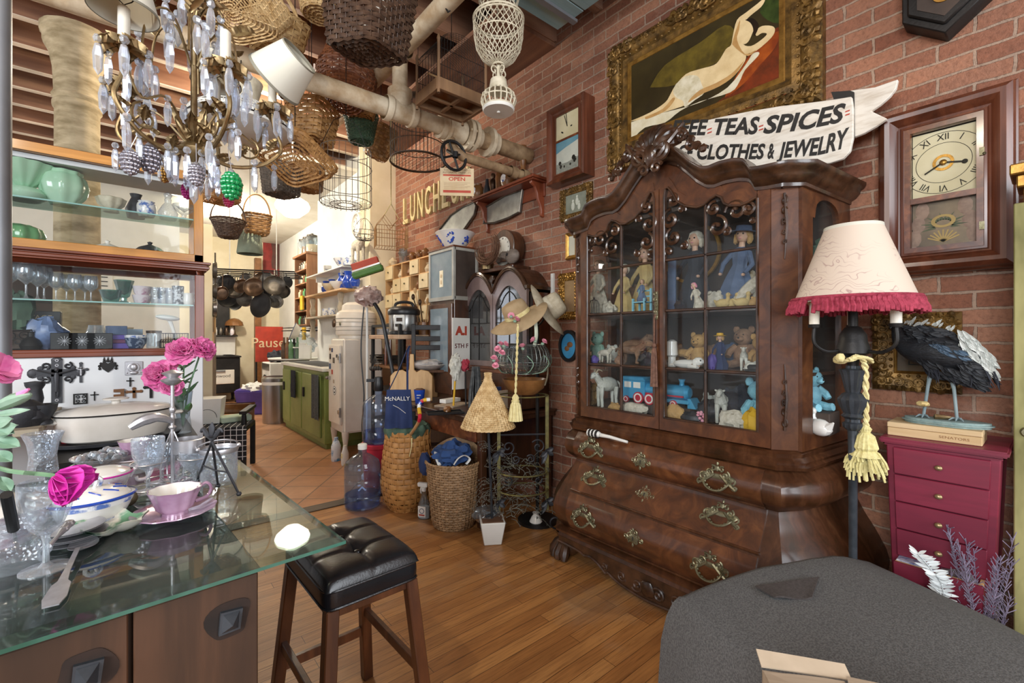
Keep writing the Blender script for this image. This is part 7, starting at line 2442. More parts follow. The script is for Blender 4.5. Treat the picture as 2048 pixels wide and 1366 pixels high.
for q in(-1,1):
 g0,g1=(.035,HW-.05)
 poly=[(q*g0,1.105),(q*g1,1.105)]+[(q*(g0+(g1-g0)*u),darch(u))for u in[1-i/16 for i in range(17)]]
 pn=obj('leaded_pane',B().pri(poly[::q],-hf-.001,-hf+.001,std(0)),glass('leaded%d'%q,'d5dade',3,.05,.05),desk)
 b=B()
 m=(g0+g1)/2
 b.tube([(q*m,hf-.003,1.105),(q*m,hf-.003,1.7)],.004,5)
 for z in(1.25,1.42):
  b.tube([(q*g0,hf-.003,z),(q*g1,hf-.003,z)],.004,5)
 for s in(-1,1):
  b.tube(smo([(q*(m+s*.15),hf-.003,1.53),(q*(m+s*.11),hf-.003,1.56),(q*(m+s*.06),hf-.003,1.63),(q*m,hf-.003,1.67)],3),.004,5)
  b.tube([(q*(m+s*.11),hf-.003,1.56),(q*(m+s*.11),hf-.003,1.42)],.004,5)
 obj('lead_bars',b,'iron',pn)
obj('hutch_back',B().bx(-HW+.005,HW-.005,-.19,-.18,1.06,1.68),'inside',desk)
obj('hutch_shelf',B().bx(-HW,HW,hf-.01,-.01,1.035,1.06).bx(-HW-.015,HW+.015,hf-.03,-.01,1.01,1.035),'mahogx',desk,bev=.003)
obj('gallery',B().bx(-HW,HW,-.3,-.02,.76,1.01),'walnut2',desk)
b=B().bx(-.355,.5,-.74,-.02,.7,.738).bx(-.36,.52,-.77,-.02,.738,.752).bx(-.61,-.36,-.77,-.62,.73,.752)
obj('writing_top',b,'walnut2',desk,bev=.004)
for x in(-.32,.47):
 for y in(-.7,-.08):
  obj('leg',B().bx(x-.025,x+.025,y-.025,y+.025,0,.7),'walnut2',desk,bev=.004)
obj('back_board',B().bx(-.33,.47,-.06,-.03,.15,.7),'walnut2',desk)
obj('drawer_front',B().bx(-.33,.44,-.735,-.715,.58,.7),'mahogx',desk,bev=.004)
DT=.7525
def onp(px,py,z=DT):
 return pZ(px,py,z)
def ph(px,X,z):
 return(X,pX(px,600,X).y,z)
t=thing('mantel_clock','round-topped silvery mantel clock standing on the domed hutch','clock',ph(1012,2.4,1.886),WR)
obj('case',B().pri([(cos(a)*.135,.16+sin(a)*.15)for a in[-.9+(pi+1.8)*i/30 for i in range(31)]],-.09,.03,std(0)),'walnut2',t,bev=.003)
b=B()
for r,w_ in((.128,.016),(.105,.01),(.092,.006)):
 b.lat([(r-w_,-.01),(r,-.016),(r+w_*.6,-.006),(r+w_*.6,0)],40,rot=(pi/2,0,0),c=(0,-.03,.16),sy=1.08)
obj('silver_bezel',b,'tray',t)
dl=obj('dial',disc_b(.09,-.031,cz=.16,th=.004),mt('silvered_dial','cfcfc8','b5b5ae',.4),t)
obj('numerals',numerals(B(),.074,.02,-.0356,0,.16),'ink',dl,flat=True)
t=thing('animal_head','grey carved wooden animal head figure in front of the mantel clock','figurine',ph(1022,2.335,1.886),WR)
obj('head',(lambda b:(lump(b,(.02,0,.062),(.075,.04,.06),.1,2,16),b.tube([(-.03,0,.07),(-.09,-.01,.085),(-.115,-.015,.075)],[.04,.034,.024],10),b)[2])(B()),mt('grey_wood_carving','857a70','6b6058',.6,vs=12,st=(1,1,5)),t)
obj('eye',B().sph((-.005,-.038,.075),(.013,.006,.013),12),'ink',t)
ves_('round_tin',[(0,0),(.052,0),(.052,.035),(.056,.037),(.056,.05),(0,.052)],'bronze','round brass coloured lidded tin at the far edge of the hutch top','tin',ph(975,2.36,1.886))
b=B()
R4=random.Random(5)
for k in range(60):
 a0=R4 .uniform(.9,1.25)*pi
 r=.12+R4 .uniform(-.03,.03)
 y=R4 .uniform(-.03,.03)
 b.tube([(cos(a0+1.1*pi*i/8)*r,y+R4 .uniform(-.006,.006),.15+sin(a0+1.1*pi*i/8)*r*.95)for i in range(9)],.0022,4)
one('twig_wreath',b,'choc','crescent of bundled brown twigs resting beside the mantel clock','wreath',ph(976,2.25,1.886),WR)
a=pX(897,640,2.42)
t=thing('board_sign','white board sign with red A.I and 5TH F lettering half hidden behind the hutch','sign',(2.205,3.334,1.47),0)
obj('board',B().bx(-.09,.09,-.012,0,-.62,0),'white',t,bev=.002)
q=text_b('A.I',.1,.0006,std(-.0125,0,-.115),bold=.006)
obj('red_lettering',B().add(q.v,q.f),'signr',t,flat=True)
q=text_b('5TH F',.055,.0006,std(-.0125,0,-.245),bold=.001)
obj('dark_lettering',B().add(q.v,q.f),mt('maroon_ink','5a2a2a','6a3434',.7),t,flat=True)
t=thing('narrow_cupboard','narrow dark cupboard with blue grey glazed door carrying the glass vitrine','cupboard',(2.39,3.56,0),WR)
obj('body',B().bx(-.21,.21,-.24,.1,0,1.632),'walnut2',t,bev=.004)
BG=mt('blue_grey_glass','8b9aa2','74858f',.15,vs=4,coat=.3)
obj('door',B().bx(-.2,.2,-.262,-.241,.8,1.6),'walnut',t,bev=.004)
obj('door_glass',B().bx(-.16,.14,-.266,-.262,1,1.56),BG,t)
t=thing('vitrine','square glazed lantern vitrine with pale frame holding a small figure panel','vitrine',(2.39,3.56,1.634),WR)
b=B()
for x in(-.2,.2):
 for y in(-.24,0):
  b.bx(x-.014,x+.014,y-.014,y+.014,0,.46)
for z in(.012,.448):
 b.bx(-.21,.21,-.255,-.225,z-.018,z+.018).bx(-.21,.21,-.015,.015,z-.018,z+.018).bx(.186,.214,-.24,0,z-.018,z+.018).bx(-.214,-.186,-.24,0,z-.018,z+.018)
obj('frame',b,mt('pale_grey_frame','a9a8a0','8f8d84',.4),t,bev=.003)
obj('top',B().bx(-.22,.22,-.262,.02,.455,.471),'mahogx',t,bev=.003)
obj('front_glass',B().bx(-.19,.19,-.243,-.24,.02,.44),BG,t)
obj('side_glass',B().bx(.2,.203,-.23,-.01,.02,.44),'inside',t)
obj('figure_panel',B().bx(-.03,.03,-.246,-.243,.12,.27),'dial',t)
obj('figure_motif',B().sph((0,-.247,.22),(.018,.002,.018),10).sph((0,-.247,.165),(.014,.002,.022),10),'paper',t)
t=thing('wash_bowl','white washbowl with blue flower sprays on top of the vitrine','bowl',(2.3,3.57,2.106),WR)
PR=[(0,0),(.09,0),(.092,.012),(.08,.018),(.12,.06),(.155,.12),(.185,.155),(.18,.16),(.15,.13),(.11,.06),(0,.03)]
obj('bowl',B().lat(PR,48),'porc',t)
b=B()
R5=random.Random(3)
for a0 in(-2.1,-.9,.3):
 for k in range(16):
  a=a0+R5 .uniform(-.22,.22)
  z=R5 .uniform(.045,.135)
  r=itp(z,[(.018,.08),(.06,.12),(.12,.155),(.155,.185)])+.001
  b.sph((cos(a)*r,sin(a)*r,z),R5 .uniform(.006,.012),6,k=4)
obj('blue_flowers',b,'blue',t)
CY0,CY1,CZ0,CZ1=(4.22,5.28,1.48,2.16)
t=thing('cubby_shelf','pale wood pigeonhole shelf with little drawers on the brick by the pilaster','shelf',(WX,4.75,0),WR)
cw=(CY1-CY0)/5
chh=(CZ1-CZ0)/4
obj('back',B().bx(-.53,.53,-.012,0,CZ0,CZ1),'choc',t)
b=B()
for k in range(5):
 b.bx(-.53,.53,-.14,0,CZ0+k*chh-.006,CZ0+k*chh+.006)
for k in range(6):
 x=-.53+k*cw
 b.bx(x-.006,x+.006,-.14,0,CZ0,CZ1)
obj('grid',b,'raw',t)
DRW=[(0,3),(1,1),(2,2),(0,1),(3,3),(2,0),(4,2),(3,1),(1,2),(4,0)]
for i,k in DRW:
 x0=-.53+i*cw+.008
 z0=CZ0+k*chh+.008
 d=obj('small_drawer',B().bx(x0,x0+cw-.016,-.155,-.02,z0,z0+chh-.016),mt('pale_drawer','dcc9a0','cbb68b',.6,vs=6),t,bev=.003)
 obj('drawer_knob',B().sph((x0+cw/2-.008,-.162,z0+chh/2),.011,8),'brass',d)
def cub(i,k):
 return(WX-.085,CY1-(i+.5)*cw,CZ0+k*chh+.007)
CUBI=[('ceramic_egg',(1,3),'bone','cream ceramic egg cup in the pigeonhole shelf'),('clay_figure',(2,3),'potbrown','brown clay figure in the pigeonhole shelf'),('round_gourd',(0,2),'bone','round cream gourd in a pigeonhole'),('white_carving',(1,0),'porc','white carving low in the pigeonhole shelf'),('shell_cup',(4,3),'bone','pale shell in the pigeonhole nearest the vitrine'),('small_bottle',(3,2),'potbrown','small brown bottle in a pigeonhole'),('stone_idol',(3,0),'pewter','grey stone head low in the pigeonhole shelf'),('wooden_spool',(2,1),'raw','pale wooden spool in a pigeonhole'),('clay_pot',(0,0),'paper','small clay pot low in the pigeonhole shelf'),('cream_shell',(4,1),'bone','cream folded shell in a pigeonhole by the vitrine')]
for k,(nm,ik,m,lab)in enumerate(CUBI):
 ves_(nm,[(0,0),(.03,0),(.045,.03+.01*(k%3)),(.03,.07),(.018+.006*(k%2),.09),(.028,.105),(0,.115)],m,lab,'ornament',cub(*ik),18)
TOPZ=CZ1+.007
for k,(px,lab)in enumerate(((768,'white ceramic seashell at the pilaster end of the shelf top'),(786,'cream ridged seashell second along the shelf top'))):
 o=heap('sea_shell',lab,'shell',ph(px,2.46,TOPZ),(.07,.05,.06),'bone',30+k,.25)
t=thing('glass_pitcher','clear glass pitcher wrapped in plastic on the pigeonhole shelf top','pitcher',ph(806,2.46,TOPZ),WR)
obj('body',B().lat([(0,0),(.045,0),(.04,.03),(.05,.1),(.042,.15),(.052,.175),(.049,.175),(.038,.15),(0,.02)],24),'clear',t)
obj('crumpled_wrap',(lambda b:(lump(b,(0,0,.14),(.062,.055,.05),.5,4,16),b)[1])(B()),'clear',t)
for k,(px,lab)in enumerate(((825,'dark carved wooden head next to the wrapped pitcher'),(839,'middle dark carved wooden head on the shelf top'),(851,'dark carved wooden head closest to the vitrine'))):
 b=B()
 lump(b,(0,0,.055),(.04,.045,.055),.18,3.5,16,k)
 b.sph((-.01,-.045,.05),(.01,.012,.014),8)
 one('carved_head',b,'potbrown',lab,'carving',ph(px,2.46,TOPZ),WR)
RX0,RX1,RY0,RY1=(1.86,2.2,3.8,4.4)
t=thing('metal_rack','black metal rack with worn wooden top shelf crowded with pans','rack')
for x in(RX0,RX1):
 for y in(RY0,RY1):
  obj('post',B().bx(x-.015,x+.015,y-.015,y+.015,0,1.42),'iron',t,bev=.002)
obj('wood_top',B().bx(RX0-.03,RX1+.02,RY0-.03,RY1+.03,1.285,1.325),mt('worn_wood_top','c9a98a','a9866a',.6,vs=5),t,bev=.004)
for z in(1.02,.8,.5):
 obj('shelf',B().bx(RX0,RX1,RY0,RY1,z-.012,z+.012),MA['potbrown']if z>.9 else MA['iron'],t)
obj('top_bar',B().bx(RX0-.012,RX0+.012,RY0,RY1,1.4,1.425),'iron',t)
for k in range(2):
 obj('wood_spindle',B().lat([(.012,1.03),(.016,1.1),(.012,1.28)],10,c=(RX0+.01,4.12-.1*k,0)),'mahogx',t)
p=pT(828,664,4.15)
p.z=1.326
t=thing('pressure_cooker','steel electric pressure cooker with black lid and front control panel','cooker',(1.98,3.96,1.326),-.75)
obj('pot',B().lat([(0,0),(.135,0),(.14,.01),(.14,.19),(.138,.195),(0,.195)],40),'steel',t)
obj('base_ring',B().lat([(.137,.001),(.143,.006),(.143,.03),(.141,.034)],40),'black',t)
obj('lid',B().lat([(.145,.185),(.15,.195),(.15,.225),(.142,.24),(.11,.262),(.05,.27),(0,.272)],40),'black',t)
obj('lid_handle',B().tube(smo([(-.09,0,.255),(-.075,0,.295),(0,0,.31),(.075,0,.295),(.09,0,.255)],4),.014,8),'black',t)
cp=obj('control_panel',B().pri([(-.045,.04),(.045,.04),(.05,.06),(.05,.165),(.045,.18),(-.045,.18),(-.05,.165),(-.05,.06)],.13,.152,std(0)),'white',t,bev=.004)
obj('display',B().bx(-.028,.028,-.1535,-.152,.12,.155),'inside',cp)
p=pT(860,700,4.08)
t=thing('folding_step','black ladder-backed folding step standing against the rack','step stool',(p.x,p.y,0),-.6)
for x in(-.145,.145):
 obj('upright',B().bx(x-.018,x+.018,-.012,.012,0,1.42),'iron',t,bev=.003)
for z in(1.39,1.29,1.21):
 obj('slat',B().bx(-.16,.16,-.008,.008,z-.022,z+.022),'iron',t,bev=.003)
for z in(1,.66,.33):
 obj('tread',B().bx(-.16,.16,-.06,.08,z-.012,z+.012),'choc',t,bev=.003)
p2=(p.x,p.y)
zz=1.033
def rk(px,z,X=1.98):
 return(X,pX(px,600,X).y,z)
q=one('wrapped_platter',(lambda b:(b.lat([(0,0),(.1,0),(.15,.03),(.17,.045),(.16,.05),(0,.04)],32,fl=.02,fn=9),lump(b,(0,0,.055),(.15,.13,.035),.4,4,18),b)[2])(B()),mt('wrapped_white','dcd8d4','a9a5a4',.25,vs=8,bump=.6,bs=20),'white platter in crinkled plastic on the tread of the step','platter',(p.x,p.y+.02,1.013))
one('rolled_cloth',(lambda b:(lump(b,(0,0,.035),(.12,.06,.035),.2,3,14),b)[1])(B()),mt('pink_red_cloth','b5485a','94384a',.9),'crumpled pinkish red cloth on the rack shelf','cloth',rk(795,.813,1.95),WR)
t=thing('oven_rack','stack of wire oven racks on the upper rack shelf','wire rack',rk(768,1.033),WR)
b=B()
for k in range(3):
 for j in range(14):
  b.tube([(-.15+.023*j,-.08,.02+.03*k),(-.15+.023*j,.1,.02+.03*k)],.002,4)
 b.tube([(-.16,-.085,.02+.03*k),(.16,-.085,.02+.03*k),(.16,.1,.02+.03*k),(-.16,.1,.02+.03*k)],.004,5,True)
for x in(-.15,.15):
 b.bx(x-.004,x+.004,-.08,.1,0,.09)
obj('wires',b,'tin',t)
one('cutlery_box',B().bx(-.12,.12,-.06,.06,0,.06),'silver','long tin cutlery box beside the pressure cooker','box',rk(775,1.326,1.94),WR,bev=.004)
ves_('iron_grinder',[(0,0),(.05,0),(.05,.02),(.03,.05),(.045,.1),(.03,.15),(.06,.19),(.06,.21),(0,.2)],'iron','black cast iron mill behind the tin box','mill',(2.14,4.18,1.326),20)
t=thing('utensil_jar','jar of wooden spoons and whisks behind the pressure cooker','utensil jar',(2.13,3.85,1.326))
obj('crock',B().lat([(0,0),(.05,0),(.055,.1),(.052,.12),(.046,.12),(0,.02)],20),'potbrown',t)
R6=random.Random(2)
for k in range(8):
 a=R6 .uniform(0,6.28)
 e=V((cos(a)*R6 .uniform(.05,.12),sin(a)*R6 .uniform(.05,.12),R6 .uniform(.28,.42)))
 s=obj('spoon',B().tube([(cos(a)*.01,sin(a)*.01,.03),e],.006,6).sph(e,(.02,.012,.03),8),MA['raw']if k%2 else MA['copper'],t)
t=thing('measuring_spoons','bunch of old tin measuring spoons hanging on the rack corner','spoons',(RX0-.03,4.28,1))
b=B()
for k in range(5):
 b.tube([(0,0,.12),(.02*(k-2),-.01*k,.02)],.003,5).sph((.02*(k-2),-.01*k,0),(.02,.012,.024),8)
obj('spoon',b,'tin',t)
t=thing('wrapped_lamp','floor lamp with head wrapped in crinkled plastic on a bent black tube','lamp')
c=pT(737,592,4.05)
pts=[pT(752,612,4.02),pT(765,640,4),pT(775,690,3.98),pT(788,760,3.95),pT(792,800,3.93)]
f=pts[-1]
obj('black_tube',B().tube(smo([tuple(c)]+[tuple(q)for q in pts]+[(f.x,f.y,.03)],4),.017,9),'black',t)
obj('weighted_base',B().lat([(0,0),(.13,0),(.13,.02),(.03,.035),(0,.035)],24,c=(f.x,f.y,0)),'black',t)
b=B()
lump(b,c,(.115,.1,.085),.45,4,24,7)
obj('wrapped_head',b,'pearl',t)
cpts=smo([tuple(pT(728,612,4.05)),tuple(pT(722,700,4.05)),tuple(pT(728,790,4)),tuple(pT(724,850,4)),tuple(pT(727,880,3.98))],5)
obj('cord',B().tube(cpts,.006,6),'black',t)
q0=pT(734,615,4.2)
one('mop_pole',B().tube([(q0 .x,q0 .y,0),(q0 .x,q0 .y,q0 .z)],.011,8).lat([(.05,0),(.05,.03),(.012,.08)],12,c=(q0 .x,q0 .y,0)),'white','thin white mop pole standing beside the refrigerator','pole')
def bottle(lab,loc,fill,pump=False,handle=True):
 t=thing('water_bottle',lab,'water bottle',loc,-.4)
 pr=[(0,.004),(.11,0),(.13,.012),(.134,.03),(.134,.1),(.129,.108),(.134,.116),(.134,.22),(.129,.228),(.134,.236),(.134,.31),(.122,.35),(.07,.39),(.032,.41),(.03,.455),(0,.455)]
 obj('shell',B().lat(pr,40),'bottle',t)
 z=fill
 obj('water',B().lat([(0,.01),(.126,.02),(.128,z),(0,z)],32),'water',t)
 if handle:
  obj('handle',B().tube(smo([(.118,-.035,.25),(.139,-.042,.22),(.142,-.044,.15),(.128,-.04,.1)],4),.013,8),'bottle',t)
  obj('logo',B().pri([(-.03,.165),(0,.195),(.03,.165),(.022,.158),(0,.18),(-.022,.158)],.134,.1345,std(0)),mt('embossed_blue','8fa8d6','7d97c8',.3),t)
 if pump:
  obj('pump',B().lat([(.034,.44),(.04,.45),(.04,.52),(.034,.535),(.034,.56),(0,.565)],20).bx(-.1,0,-.012,.012,.52,.545),'black',t)
 else:
  obj('cap',B().lat([(.034,.44),(.035,.475),(.03,.48),(0,.48)],18),'white',t)
 return t
p=pZ(725,1012)
bottle('blue water bottle with white cap standing on the wood floor',(p.x,p.y,0),.1)
p=pT(757,880,3.92)
t=thing('bucket','red plastic bucket under the water bottle with the pump','bucket',(p.x,p.y,0))
obj('pail',B().lat([(0,0),(.115,0),(.135,.36),(.145,.365),(.145,.395),(.14,.4),(0,.4)],32),'red',t)
bottle('blue water bottle with black hand pump standing on the red bucket',(p.x,p.y,.4),.1,True,False)
p=pZ(815,1012)
t=thing('pack_basket','tall orange splint pack basket with green drawstring liner','basket',(p.x,p.y,0))
obj('body',weave([(.135,.004),(.165,.06),(.185,.18),(.175,.36),(.155,.52),(.158,.6)],26,.036,.005,None,stake=.004,thick=.006,sq=.8),'pack',t)
obj('splints',(lambda b:[b.sheet(lambda u,v,a=2*pi*k/26:(cos(a+(v-.5)*.13)*itp(.02+u*.58,[(0,.14),(.06,.163),(.18,.183),(.36,.173),(.52,.153),(.6,.156)]),sin(a+(v-.5)*.13)*itp(.02+u*.58,[(0,.14),(.06,.163),(.18,.183),(.36,.173),(.52,.153),(.6,.156)]),.02+u*.58),10,1,.002)for k in range(26)]and b)(B()),'pack',t)
b=B()
b.grid(lambda u,v:((.15+.022*sin(pi*v)+.008*sin(u*2*pi*14)*(1 if v>.2 else .4))*cos(2*pi*u),(.15+.022*sin(pi*v)+.008*sin(u*2*pi*14+v))*sin(2*pi*u),.635-.07*v-.02*v*v+.008*sin(u*2*pi*9)),90,8,cu=True)
b.grid(lambda u,v:((.15-.05*v)*cos(2*pi*u),(.15-.05*v)*sin(2*pi*u),.635-.12*v+.006*sin(u*2*pi*9)),90,4,cu=True)
b.lat([(0,.5),(.102,.515)],24)
obj('green_liner',b,'liner',t,ang=60)
a0=atan2(-p.y,-p.x)+.15
obj('drawstring',B().tube(smo([(cos(a0)*.18,sin(a0)*.18,.56),(cos(a0)*.186,sin(a0)*.186,.5),(cos(a0-.08)*.192,sin(a0-.08)*.192,.43),(cos(a0)*.19,sin(a0)*.19,.5),(cos(a0+.03)*.18,sin(a0+.03)*.18,.56)],4),.003,5),'rope',t)
c0=pT(838,842,3.02)
c1=pT(838,812,3.02)
c2=pT(846,801,3.03)
c3=pT(862,799,3.05)
t=thing('striped_cane','cane with red, yellow and blue striped crook leaning in the pack basket','cane')
pts=smo([(p.x,p.y,.52),tuple(c0),tuple(c1),tuple(c2),tuple(c3)],5)
obj('shaft',B().tube(pts[:6],.011,8),'raw',t)
for k,m in enumerate(('red','yellow','white','blue','red','yellow','white','yellow')):
 i=5+k*2
 if i+2<len(pts):
  obj('stripe',B().tube(pts[i:i+3],.0125,9),MA[m],t)
p=pZ(915,1042)+V((-.05,-.03,0))
t=thing('wicker_hamper','brown wicker laundry hamper with raised back stuffed with blue clothes','hamper',(p.x,p.y,0))
obj('body',weave([(.135,.004),(.15,.05),(.17,.25),(.188,.44)],38,.0165,.0045,None,stake=.0045,thick=.007),'hamper',t)
obj('braided_rim',rim_b(.192,.447,.011,90,tw=24),'hamper',t)
obj('raised_back',B().sheet(lambda u,v:(cos(-.1+u*1.9)*(.19+.03*v),sin(-.1+u*1.9)*(.19+.03*v),.45+v*.11*sin(pi*(.1+u*.8))),22,6,.012),'hamper',t)
tj=one('blue_jeans',(lambda b:(lump(b,(-.03,-.02,.5),(.125,.12,.075),.55,3.5,26,5),lump(b,(.06,.05,.46),(.1,.09,.05),.4,3,18,6),b)[2])(B()),'denim','crumpled dark blue jeans heaped in the hamper','jeans',(p.x,p.y,0))
one('white_waistband',B().tube(smo([(-.09,-.14,.46),(-.06,-.15,.5),(-.01,-.15,.51),(.03,-.15,.48),(0,-.15,.45)],4),.012,6,flat=.4).tube(smo([(-.15,-.06,.45),(-.14,0,.5),(-.11,.05,.53)],3),.013,6,flat=.5),'porc','white cloth band looped over the jeans at the hamper rim','cloth',(p.x,p.y,0))
b=B()
lump(b,(0,0,0),(.04,.05,.08),.2,3,14,2)
c=pT(845,912,2.98)
one('navy_glove',b,'navy','dark navy cloth hanging over the hamper edge toward the pack basket','cloth',(p.x-.155,p.y+.13,.42))
p=pZ(848,1036)
t=thing('spray_bottle','clear spray bottle with white trigger and round label on the floor','spray bottle',p,-1)
obj('bottle',B().lat([(0,0),(.045,0),(.048,.01),(.046,.09),(.03,.13),(.02,.16),(.016,.2),(0,.2)],24,sy=.7),'clear',t)
obj('liquid',B().lat([(0,.004),(.042,.006),(.043,.085),(0,.086)],20,sy=.68),mt('soapy','d9dbdb','c9cccc',.3),t)
lb=obj('label',B().pri([(-.03,.02),(.03,.02),(.03,.095),(-.03,.095)],.0325,.034,std(0)),'porc',t)
obj('label_ring',B().add(ring_b(.015,.019,-.0348,-.034,24,0,.062).v,ring_b(.015,.019,-.0348,-.034,24,0,.062).f),'navy',lb)
obj('label_stripe',B().bx(-.022,.022,-.0346,-.034,.028,.038),'signr',lb)
obj('trigger',B().lat([(.017,.195),(.018,.225),(0,.225)],14).bx(-.045,.03,-.012,.012,.225,.255).bx(-.05,-.04,-.008,.008,.23,.25).tube([(-.02,0,.228),(-.028,0,.2),(-.022,0,.175)],.006,6),'white',t,bev=.002)
p=pT(798,815,3.3)
t=thing('canvas_apron','navy canvas apron lettered McNALLY hanging in front of breadboards','apron',(p.x,p.y,0),-.62)
b=B()
b.sheet(lambda u,v:((u-.5)*(.17+.03*v),-.012*sin(u*12)*(v+.3),p.z+.13-.28*v),24,10,.006)
obj('body',b,'navy',t,ang=60)
b=B().tube(smo([(-.07,0,p.z+.13),(0,.01,p.z+.28),(.055,.02,p.z+.42),(.07,.03,p.z+.44),(.06,.01,p.z+.38),(.06,0,p.z+.13)],4),.013,6,flat=.35)
obj('neck_strap',b,'navy',t)
q=text_b('McNALLY',.042,.0005,std(-.016,-.01,p.z+.065))
obj('lettering',B().add(q.v,q.f),'porc',t,flat=True)
obj('stitched_tie',B().tube([(-.04,-.016,p.z+.02),(0,-.017,p.z),(.05,-.016,p.z-.04)],.002,4),'porc',t)
for k,(px,w_,lab)in enumerate(((826,.36,'pale wooden paddle breadboard with notched shoulders behind the apron'),(852,.24,'smaller breadboard leaning behind the notched one'))):
 p=onp(px,803 if k==0 else 797)
 t=thing('breadboard',lab,'breadboard',(p.x+0+.03*k,p.y+.03+.05*k,DT),-.62,rot=(-.12,0,-.62))
 h=.27
 poly=[(-w_/2,0),(w_/2,0),(w_/2,h*.8),(w_*.4,h*.95),(w_*.22,h),(w_*.12,h*.92),(w_*.06,h*1),(w_*.045,h*1.5),(-w_*.045,h*1.5),(-w_*.06,h),(-w_*.12,h*.92),(-w_*.22,h),(-w_*.4,h*.95),(-w_/2,h*.8)]
 if k:
  poly=[(-w_/2,0),(w_/2,0),(w_/2,h*.7),(w_*.3,h),(-w_*.3,h),(-w_/2,h*.7)]
 obj('board',B().pri(poly,0,.018,std(0)),mt('maple%d'%k,'cba36c','b88f58',.5,vs=4,st=(6,1,1)),t,bev=.004)
p=onp(839,806)
t=thing('plastic_cup','bright blue plastic cup with white lettering on the desk','cup',p,-.62)
obj('cup',B().lat([(0,0),(.034,0),(.047,.11),(.049,.112),(.045,.112),(.033,.01),(0,.008)],28),mt('royal_blue_plastic','1c4fc0','1a45a8',.35),t)
b=B()
for k in range(2):
 b.bx(-.018,.016-.012*k,-.044+.004*k,-.0425+.004*k,.066-.022*k,.074-.022*k)
obj('white_print',b,'porc',t)
obj('dark_fill',(lambda b:(lump(b,(0,0,.11),(.036,.036,.014),.6,6,12),b)[1])(B()),'choc',t)
one('white_box',B().bx(-.09,.09,-.035,.035,0,.03),'white','slim white box on papers on the open desk','box',onp(890,808)+V((.05,0,.012)),.25,bev=.002)
one('paper_stack',B().bx(-.13,.13,-.09,.09,0,.011),'card','flat stack of brown papers on the desk under the slim white box','papers',onp(900,812)+V((.04,.02,0)),.4,bev=.001)
p=onp(890,827)
t=thing('small_tray','black rectangular tray with a stone at the front of the desk','tray',p,-.35)
obj('tray',B().bx(-.13,.13,-.06,.06,0,.006).bx(-.13,.13,-.06,-.054,.006,.016).bx(-.13,.13,.054,.06,.006,.016).bx(-.13,-.124,-.06,.06,.006,.016).bx(.124,.13,-.06,.06,.006,.016),'iron',t,bev=.002)
heap('stone','brown rough stone sitting in the black tray','stone',p+V((.02,0,.007)),(.035,.028,.025),'potbrown',40)
o=one('porcelain_bust',(lambda b:(lump(b,(0,0,.05),(.045,.05,.05),.06,2,18),b.sph((-.02,-.048,.045),(.008,.01,.008),8),b)[2])(B()),'dollface','loose pale baby doll face lying on the desk','doll',onp(914,789)+V((.03,.03,0)),WR)
eyes(o,[(-.03,-.042,.06),(.008,-.047,.06)],.005)
p=pT(911,735,3.6)
t=thing('feather_duster','white fluffy duster with yellow handle standing on the desk','duster',(p.x,p.y,0))
b=B()
lump(b,(0,0,p.z),(.045,.045,.1),.5,4,22,3)
obj('fluff',b,'plush_white',t)
obj('handle',B().tube([(-.02,0,DT),(0,0,p.z-.06)],.008,7),'yellow',t)
p=pT(930,731,3.62)
t=thing('feather_duster','small red duster standing beside the white one','duster',(p.x,p.y,0))
b=B()
lump(b,(0,0,p.z),(.036,.036,.045),.5,4,18,4)
obj('fluff',b,mt('red_fluff','9c2f3c','b5485a',.95),t)
obj('handle',B().tube([(.01,0,DT),(0,0,p.z-.02)],.006,7),'black',t)
b=B()
p=pT(952,755,3.55)
for k in range(40):
 a=R6 .uniform(0,6.28)
 r=R6 .uniform(.01,.055)
 b.tube([(cos(a)*r*.5,sin(a)*r*.5,.32),(cos(a)*r,sin(a)*r,.12),(cos(a)*r*1.1,sin(a)*r*1.1,0)],.006,4)
one('cloth_bundle',b,mt('grey_stripe_rag','6a6d6c','3c3f42',.9,vs=20),'upright bundle of grey and dark striped rags on the desk','bundle',(p.x,p.y,DT))
for k in range(4):
 one('desk_book',B().bx(-.012,.012,-.07,.07,0,.2-.02*k),MA[['paper','potbrown','navy','card'][k]],['cream spined book leaning among the desk books','tan leather book beside the cream one','navy book among the desk books','brown paper book last of the desk row'][k],'book',(2.2-0*k,pX(968+13*k,600,2.2).y,DT),WR+.1,'books standing on the desk',bev=.002)
p=pZ(984,1083)
t=thing('square_planter','white painted tapered square planter on the floor','planter',(p.x,p.y,0),-.55)
def frus(a,c,z0,z1,b=None):
 b=b or B()
 return b.add([(-a,-a,z0),(a,-a,z0),(a,a,z0),(-a,a,z0),(-c,-c,z1),(c,-c,z1),(c,c,z1),(-c,c,z1)],[(3,2,1,0),(4,5,6,7),(0,1,5,4),(1,2,6,5),(2,3,7,6),(3,0,4,7)])
obj('box',frus(.055,.078,0,.145),'white',t,bev=.004)
obj('soil',B().bx(-.066,.066,-.066,.066,.138,.149),'choc',t)
obj('plastic_wrap',(lambda b:(lump(b,(-.03,.05,.16),(.09,.05,.05),.5,4,18,3),b)[1])(B()),'clear',t)
lp=thing('wicker_lamp','conical woven wicker lampshade on a slim pole rising from the white planter','lamp',(p.x,p.y,0))
c=pT(976,805,2.78)
obj('pole',B().tube([(0,0,.15),(c.x-p.x,c.y-p.y,.8)],.008,8).tube([(-.05,0,.17),(.06,.01,.17)],.007,6),'lampgrey',lp)
zb=1.3-(853-675)*2.78/910
sh=obj('wicker_shade',weave([(.163,zb),(.138,zb+.055),(.096,zb+.14),(.05,zb+.23),(.025,zb+.275),(.018,zb+.3),(.02,zb+.33)],44,.0125,.0034,None,stake=.0036,thick=.005,bottom=False),'wick_pale',lp)
obj('scalloped_edge',rim_b(.164,zb,.005,80,tw=20),'wick_pale',sh)
